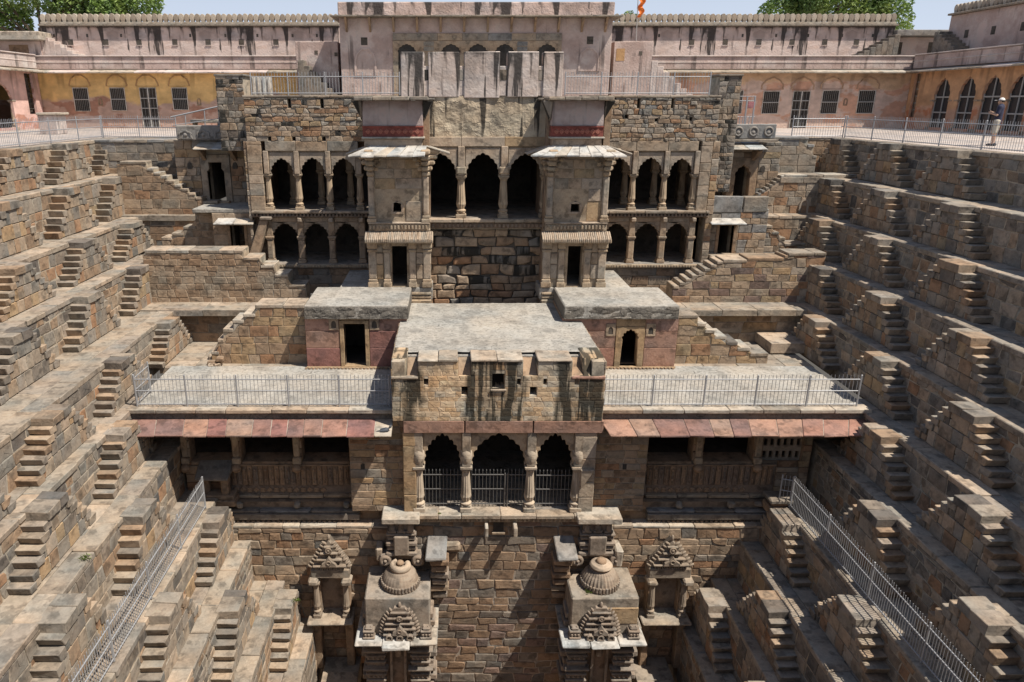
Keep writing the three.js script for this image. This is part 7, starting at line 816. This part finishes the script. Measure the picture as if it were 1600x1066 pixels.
// ---------- the visitor ----------
{
  const bx = 21.05, bz = -29.4, H = 1.72, ang = -2.35, t = thing('person', 'visitor in dark blue shirt, khaki shorts and pale cap, seen from behind at the railing', 'person', [bx, 0, bz]);
  const rot = (p) => { const c = Math.cos(ang), s = Math.sin(ang); return [bx + p[0] * c + p[2] * s, p[1], bz - p[0] * s + p[2] * c]; };
  // +z is forward in body space
  function field(bones, lo, hi, cell, k) {
    const n = Math.ceil(Math.max(hi[0] - lo[0], hi[1] - lo[1], hi[2] - lo[2]) / cell) + 2, mc = new MarchingCubes(n, new THREE.MeshBasicMaterial(), false, false, 120000); mc.isolation = 0; const size = n * cell, pos = (i) => i * cell;
    for (let z = 0; z < n; z++) for (let y = 0; y < n; y++) for (let x = 0; x < n; x++) { const p = [lo[0] + pos(x), lo[1] + pos(y), lo[2] + pos(z)]; let acc = 1e3; for (const [a, b, ra, rb, sz] of bones) { const d = [b[0] - a[0], b[1] - a[1], b[2] - a[2]], q = [p[0] - a[0], p[1] - a[1], p[2] - a[2]], l = d[0] * d[0] + d[1] * d[1] + d[2] * d[2] || 1e-9, h = clamp((q[0] * d[0] + q[1] * d[1] + q[2] * d[2]) / l, 0, 1), e = [q[0] - d[0] * h, q[1] - d[1] * h, (q[2] - d[2] * h) * (sz ?? 1)], v = Math.hypot(...e) - (ra + (rb - ra) * h), m = Math.max(k - Math.abs(acc - v), 0) / k; acc = Math.min(acc, v) - m * m * k * 0.25; } mc.field[x + y * n + z * n * n] = -acc; }
    mc.update(); const c = mc.count, P = Array.from(mc.positionArray.subarray(0, c * 3)), out = [], U = []; for (let i = 0; i < P.length; i += 3) { const w = [0, 1, 2].map((q) => lo[q] + (P[i + q] + 1) / 2 * size); out.push(...rot(w)); U.push(w[0], w[1]); } return fromTris(out, U);
  }
  const skin = mat([0.42, 0.26, 0.18], { map: null, bump: null, rough: 0.6 }), navy = mat([0.018, 0.02, 0.045], { map: null, bump: tPlasB, bs: 0.01 }), khaki = mat([0.40, 0.36, 0.29], { map: null, bump: tPlasB, bs: 0.01 }), cap = mat([0.66, 0.62, 0.58], { map: null, bump: null }), shoe = mat([0.03, 0.03, 0.035], { map: null, bump: null });
  const hip = [[0.095, 0.90, 0], [-0.095, 0.90, 0]], kn = [[0.11, 0.49, 0.03], [-0.1, 0.49, 0.02]], an = [[0.12, 0.085, -0.01], [-0.12, 0.085, 0.0]], sh = [[0.19, 1.42, -0.01], [-0.19, 1.42, -0.01]], el = [[0.28, 1.15, 0.02], [-0.25, 1.16, 0.05]], wr = [[0.1, 1.2, 0.24], [-0.08, 1.24, 0.25]];
  const body = [[[0, 0.95, 0], [0, 1.2, -0.005], 0.14, 0.135, 1.35], [[0, 1.2, -0.005], [0, 1.4, -0.01], 0.135, 0.15, 1.4], [[0, 1.42, -0.01], [0, 1.55, 0.02], 0.07, 0.055], [[0, 1.61, 0.02], [0, 1.66, 0.015], 0.085, 0.088], ...[0, 1].flatMap((i) => [[hip[i], kn[i], 0.085, 0.058], [kn[i], an[i], 0.056, 0.036], [an[i], [an[i][0] + (i ? -0.02 : 0.02), 0.04, 0.14], 0.045, 0.035], [[0, 1.42, -0.01], sh[i], 0.07, 0.065], [sh[i], el[i], 0.052, 0.04], [el[i], wr[i], 0.04, 0.027]]), [[0, 1.58, 0.1], [0, 1.62, 0.108], 0.016, 0.012]];
  part(t, 'body', field(body, [-0.42, -0.02, -0.24], [0.42, 1.8, 0.36], 0.022, 0.03), skin);
  part(t, 'shirt', field([[[0, 0.88, 0], [0, 1.2, -0.005], 0.165, 0.155, 1.3], [[0, 1.2, -0.005], [0, 1.4, -0.01], 0.155, 0.165, 1.35], ...[0, 1].flatMap((i) => [[[0, 1.41, -0.01], sh[i], 0.085, 0.078], [sh[i], [sh[i][0] * 1.3, 1.2, 0.01], 0.078, 0.068]])], [-0.42, 0.68, -0.3], [0.42, 1.56, 0.3], 0.02, 0.04), navy);
  part(t, 'shorts', field([[[0, 0.95, 0], [0, 0.86, 0], 0.15, 0.14, 1.2], ...[0, 1].map((i) => [hip[i], [kn[i][0], 0.53, 0.02], 0.105, 0.092])], [-0.3, 0.4, -0.25], [0.3, 1.12, 0.25], 0.018, 0.03), khaki);
  const at = (g, p) => { const q = rot(p); return g.rotateY(ang).translate(...q); };
  part(t, 'cap', merge([at(new THREE.SphereGeometry(0.105, 16, 8, 0, 6.283, 0, 1.5), [0, 1.67, 0.01]), at(new THREE.CylinderGeometry(0.1, 0.11, 0.015, 16, 1, false, -1.2, 2.4).scale(1, 1, 1.3).translate(0, 0, 0.05), [0, 1.675, 0.05])]), cap);
  part(t, 'hair', at(new THREE.SphereGeometry(0.098, 14, 8, 0, 6.283, 1.3, 0.8), [0, 1.655, -0.004]), mat([0.03, 0.022, 0.016], { map: null, bump: null }));
  for (const i of [0, 1]) { part(t, 'shoe', field([[[an[i][0], 0.045, -0.06], [an[i][0] + (i ? -0.02 : 0.02), 0.04, 0.15], 0.052, 0.045], [[an[i][0], 0.06, -0.03], [an[i][0], 0.09, -0.01], 0.05, 0.045]], [an[i][0] - 0.12, -0.03, -0.15], [an[i][0] + 0.12, 0.2, 0.24], 0.012, 0.02), shoe);
    const w = wr[i], s = i ? -1 : 1, f = []; f.push([w, [w[0] - s * 0.03, w[1] + 0.03, w[2] + 0.06], 0.027, 0.03]); for (let k = 0; k < 4; k++) { const o = [w[0] - s * 0.03 + (k - 1.5) * 0.02, w[1] + 0.03, w[2] + 0.07], m = [o[0] - s * 0.012, o[1] + 0.035, o[2] + 0.02], e = [m[0] - s * 0.02, m[1] + 0.02 + (k === 1 || k === 2 ? 0.008 : 0), m[2] - 0.012]; f.push([o, m, 0.0095, 0.009], [m, e, 0.009, 0.0075]); } f.push([[w[0] - s * 0.01, w[1] + 0.02, w[2] + 0.03], [w[0] - s * 0.045, w[1] + 0.05, w[2] + 0.02], 0.012, 0.009]);
    part(t, 'hand', field(f, [w[0] - 0.12, w[1] - 0.06, w[2] - 0.06], [w[0] + 0.12, w[1] + 0.14, w[2] + 0.14], 0.005, 0.006), skin);
    part(t, 'ear', at(new THREE.SphereGeometry(0.028, 8, 6).scale(0.4, 1, 0.7), [s * 0.088, 1.63, 0.01]), skin); part(t, 'eye', at(new THREE.SphereGeometry(0.012, 8, 6), [s * 0.033, 1.645, 0.095]), S.dark); }
  part(t, 'mouth', at(new THREE.SphereGeometry(0.02, 8, 5).scale(1.3, 0.3, 0.4), [0, 1.575, 0.09]), S.pink);
  part(t, 'camera', at(new THREE.BoxGeometry(0.13, 0.085, 0.06), [0, 1.27, 0.34]), shoe);
}
renderer.render(scene, camera);
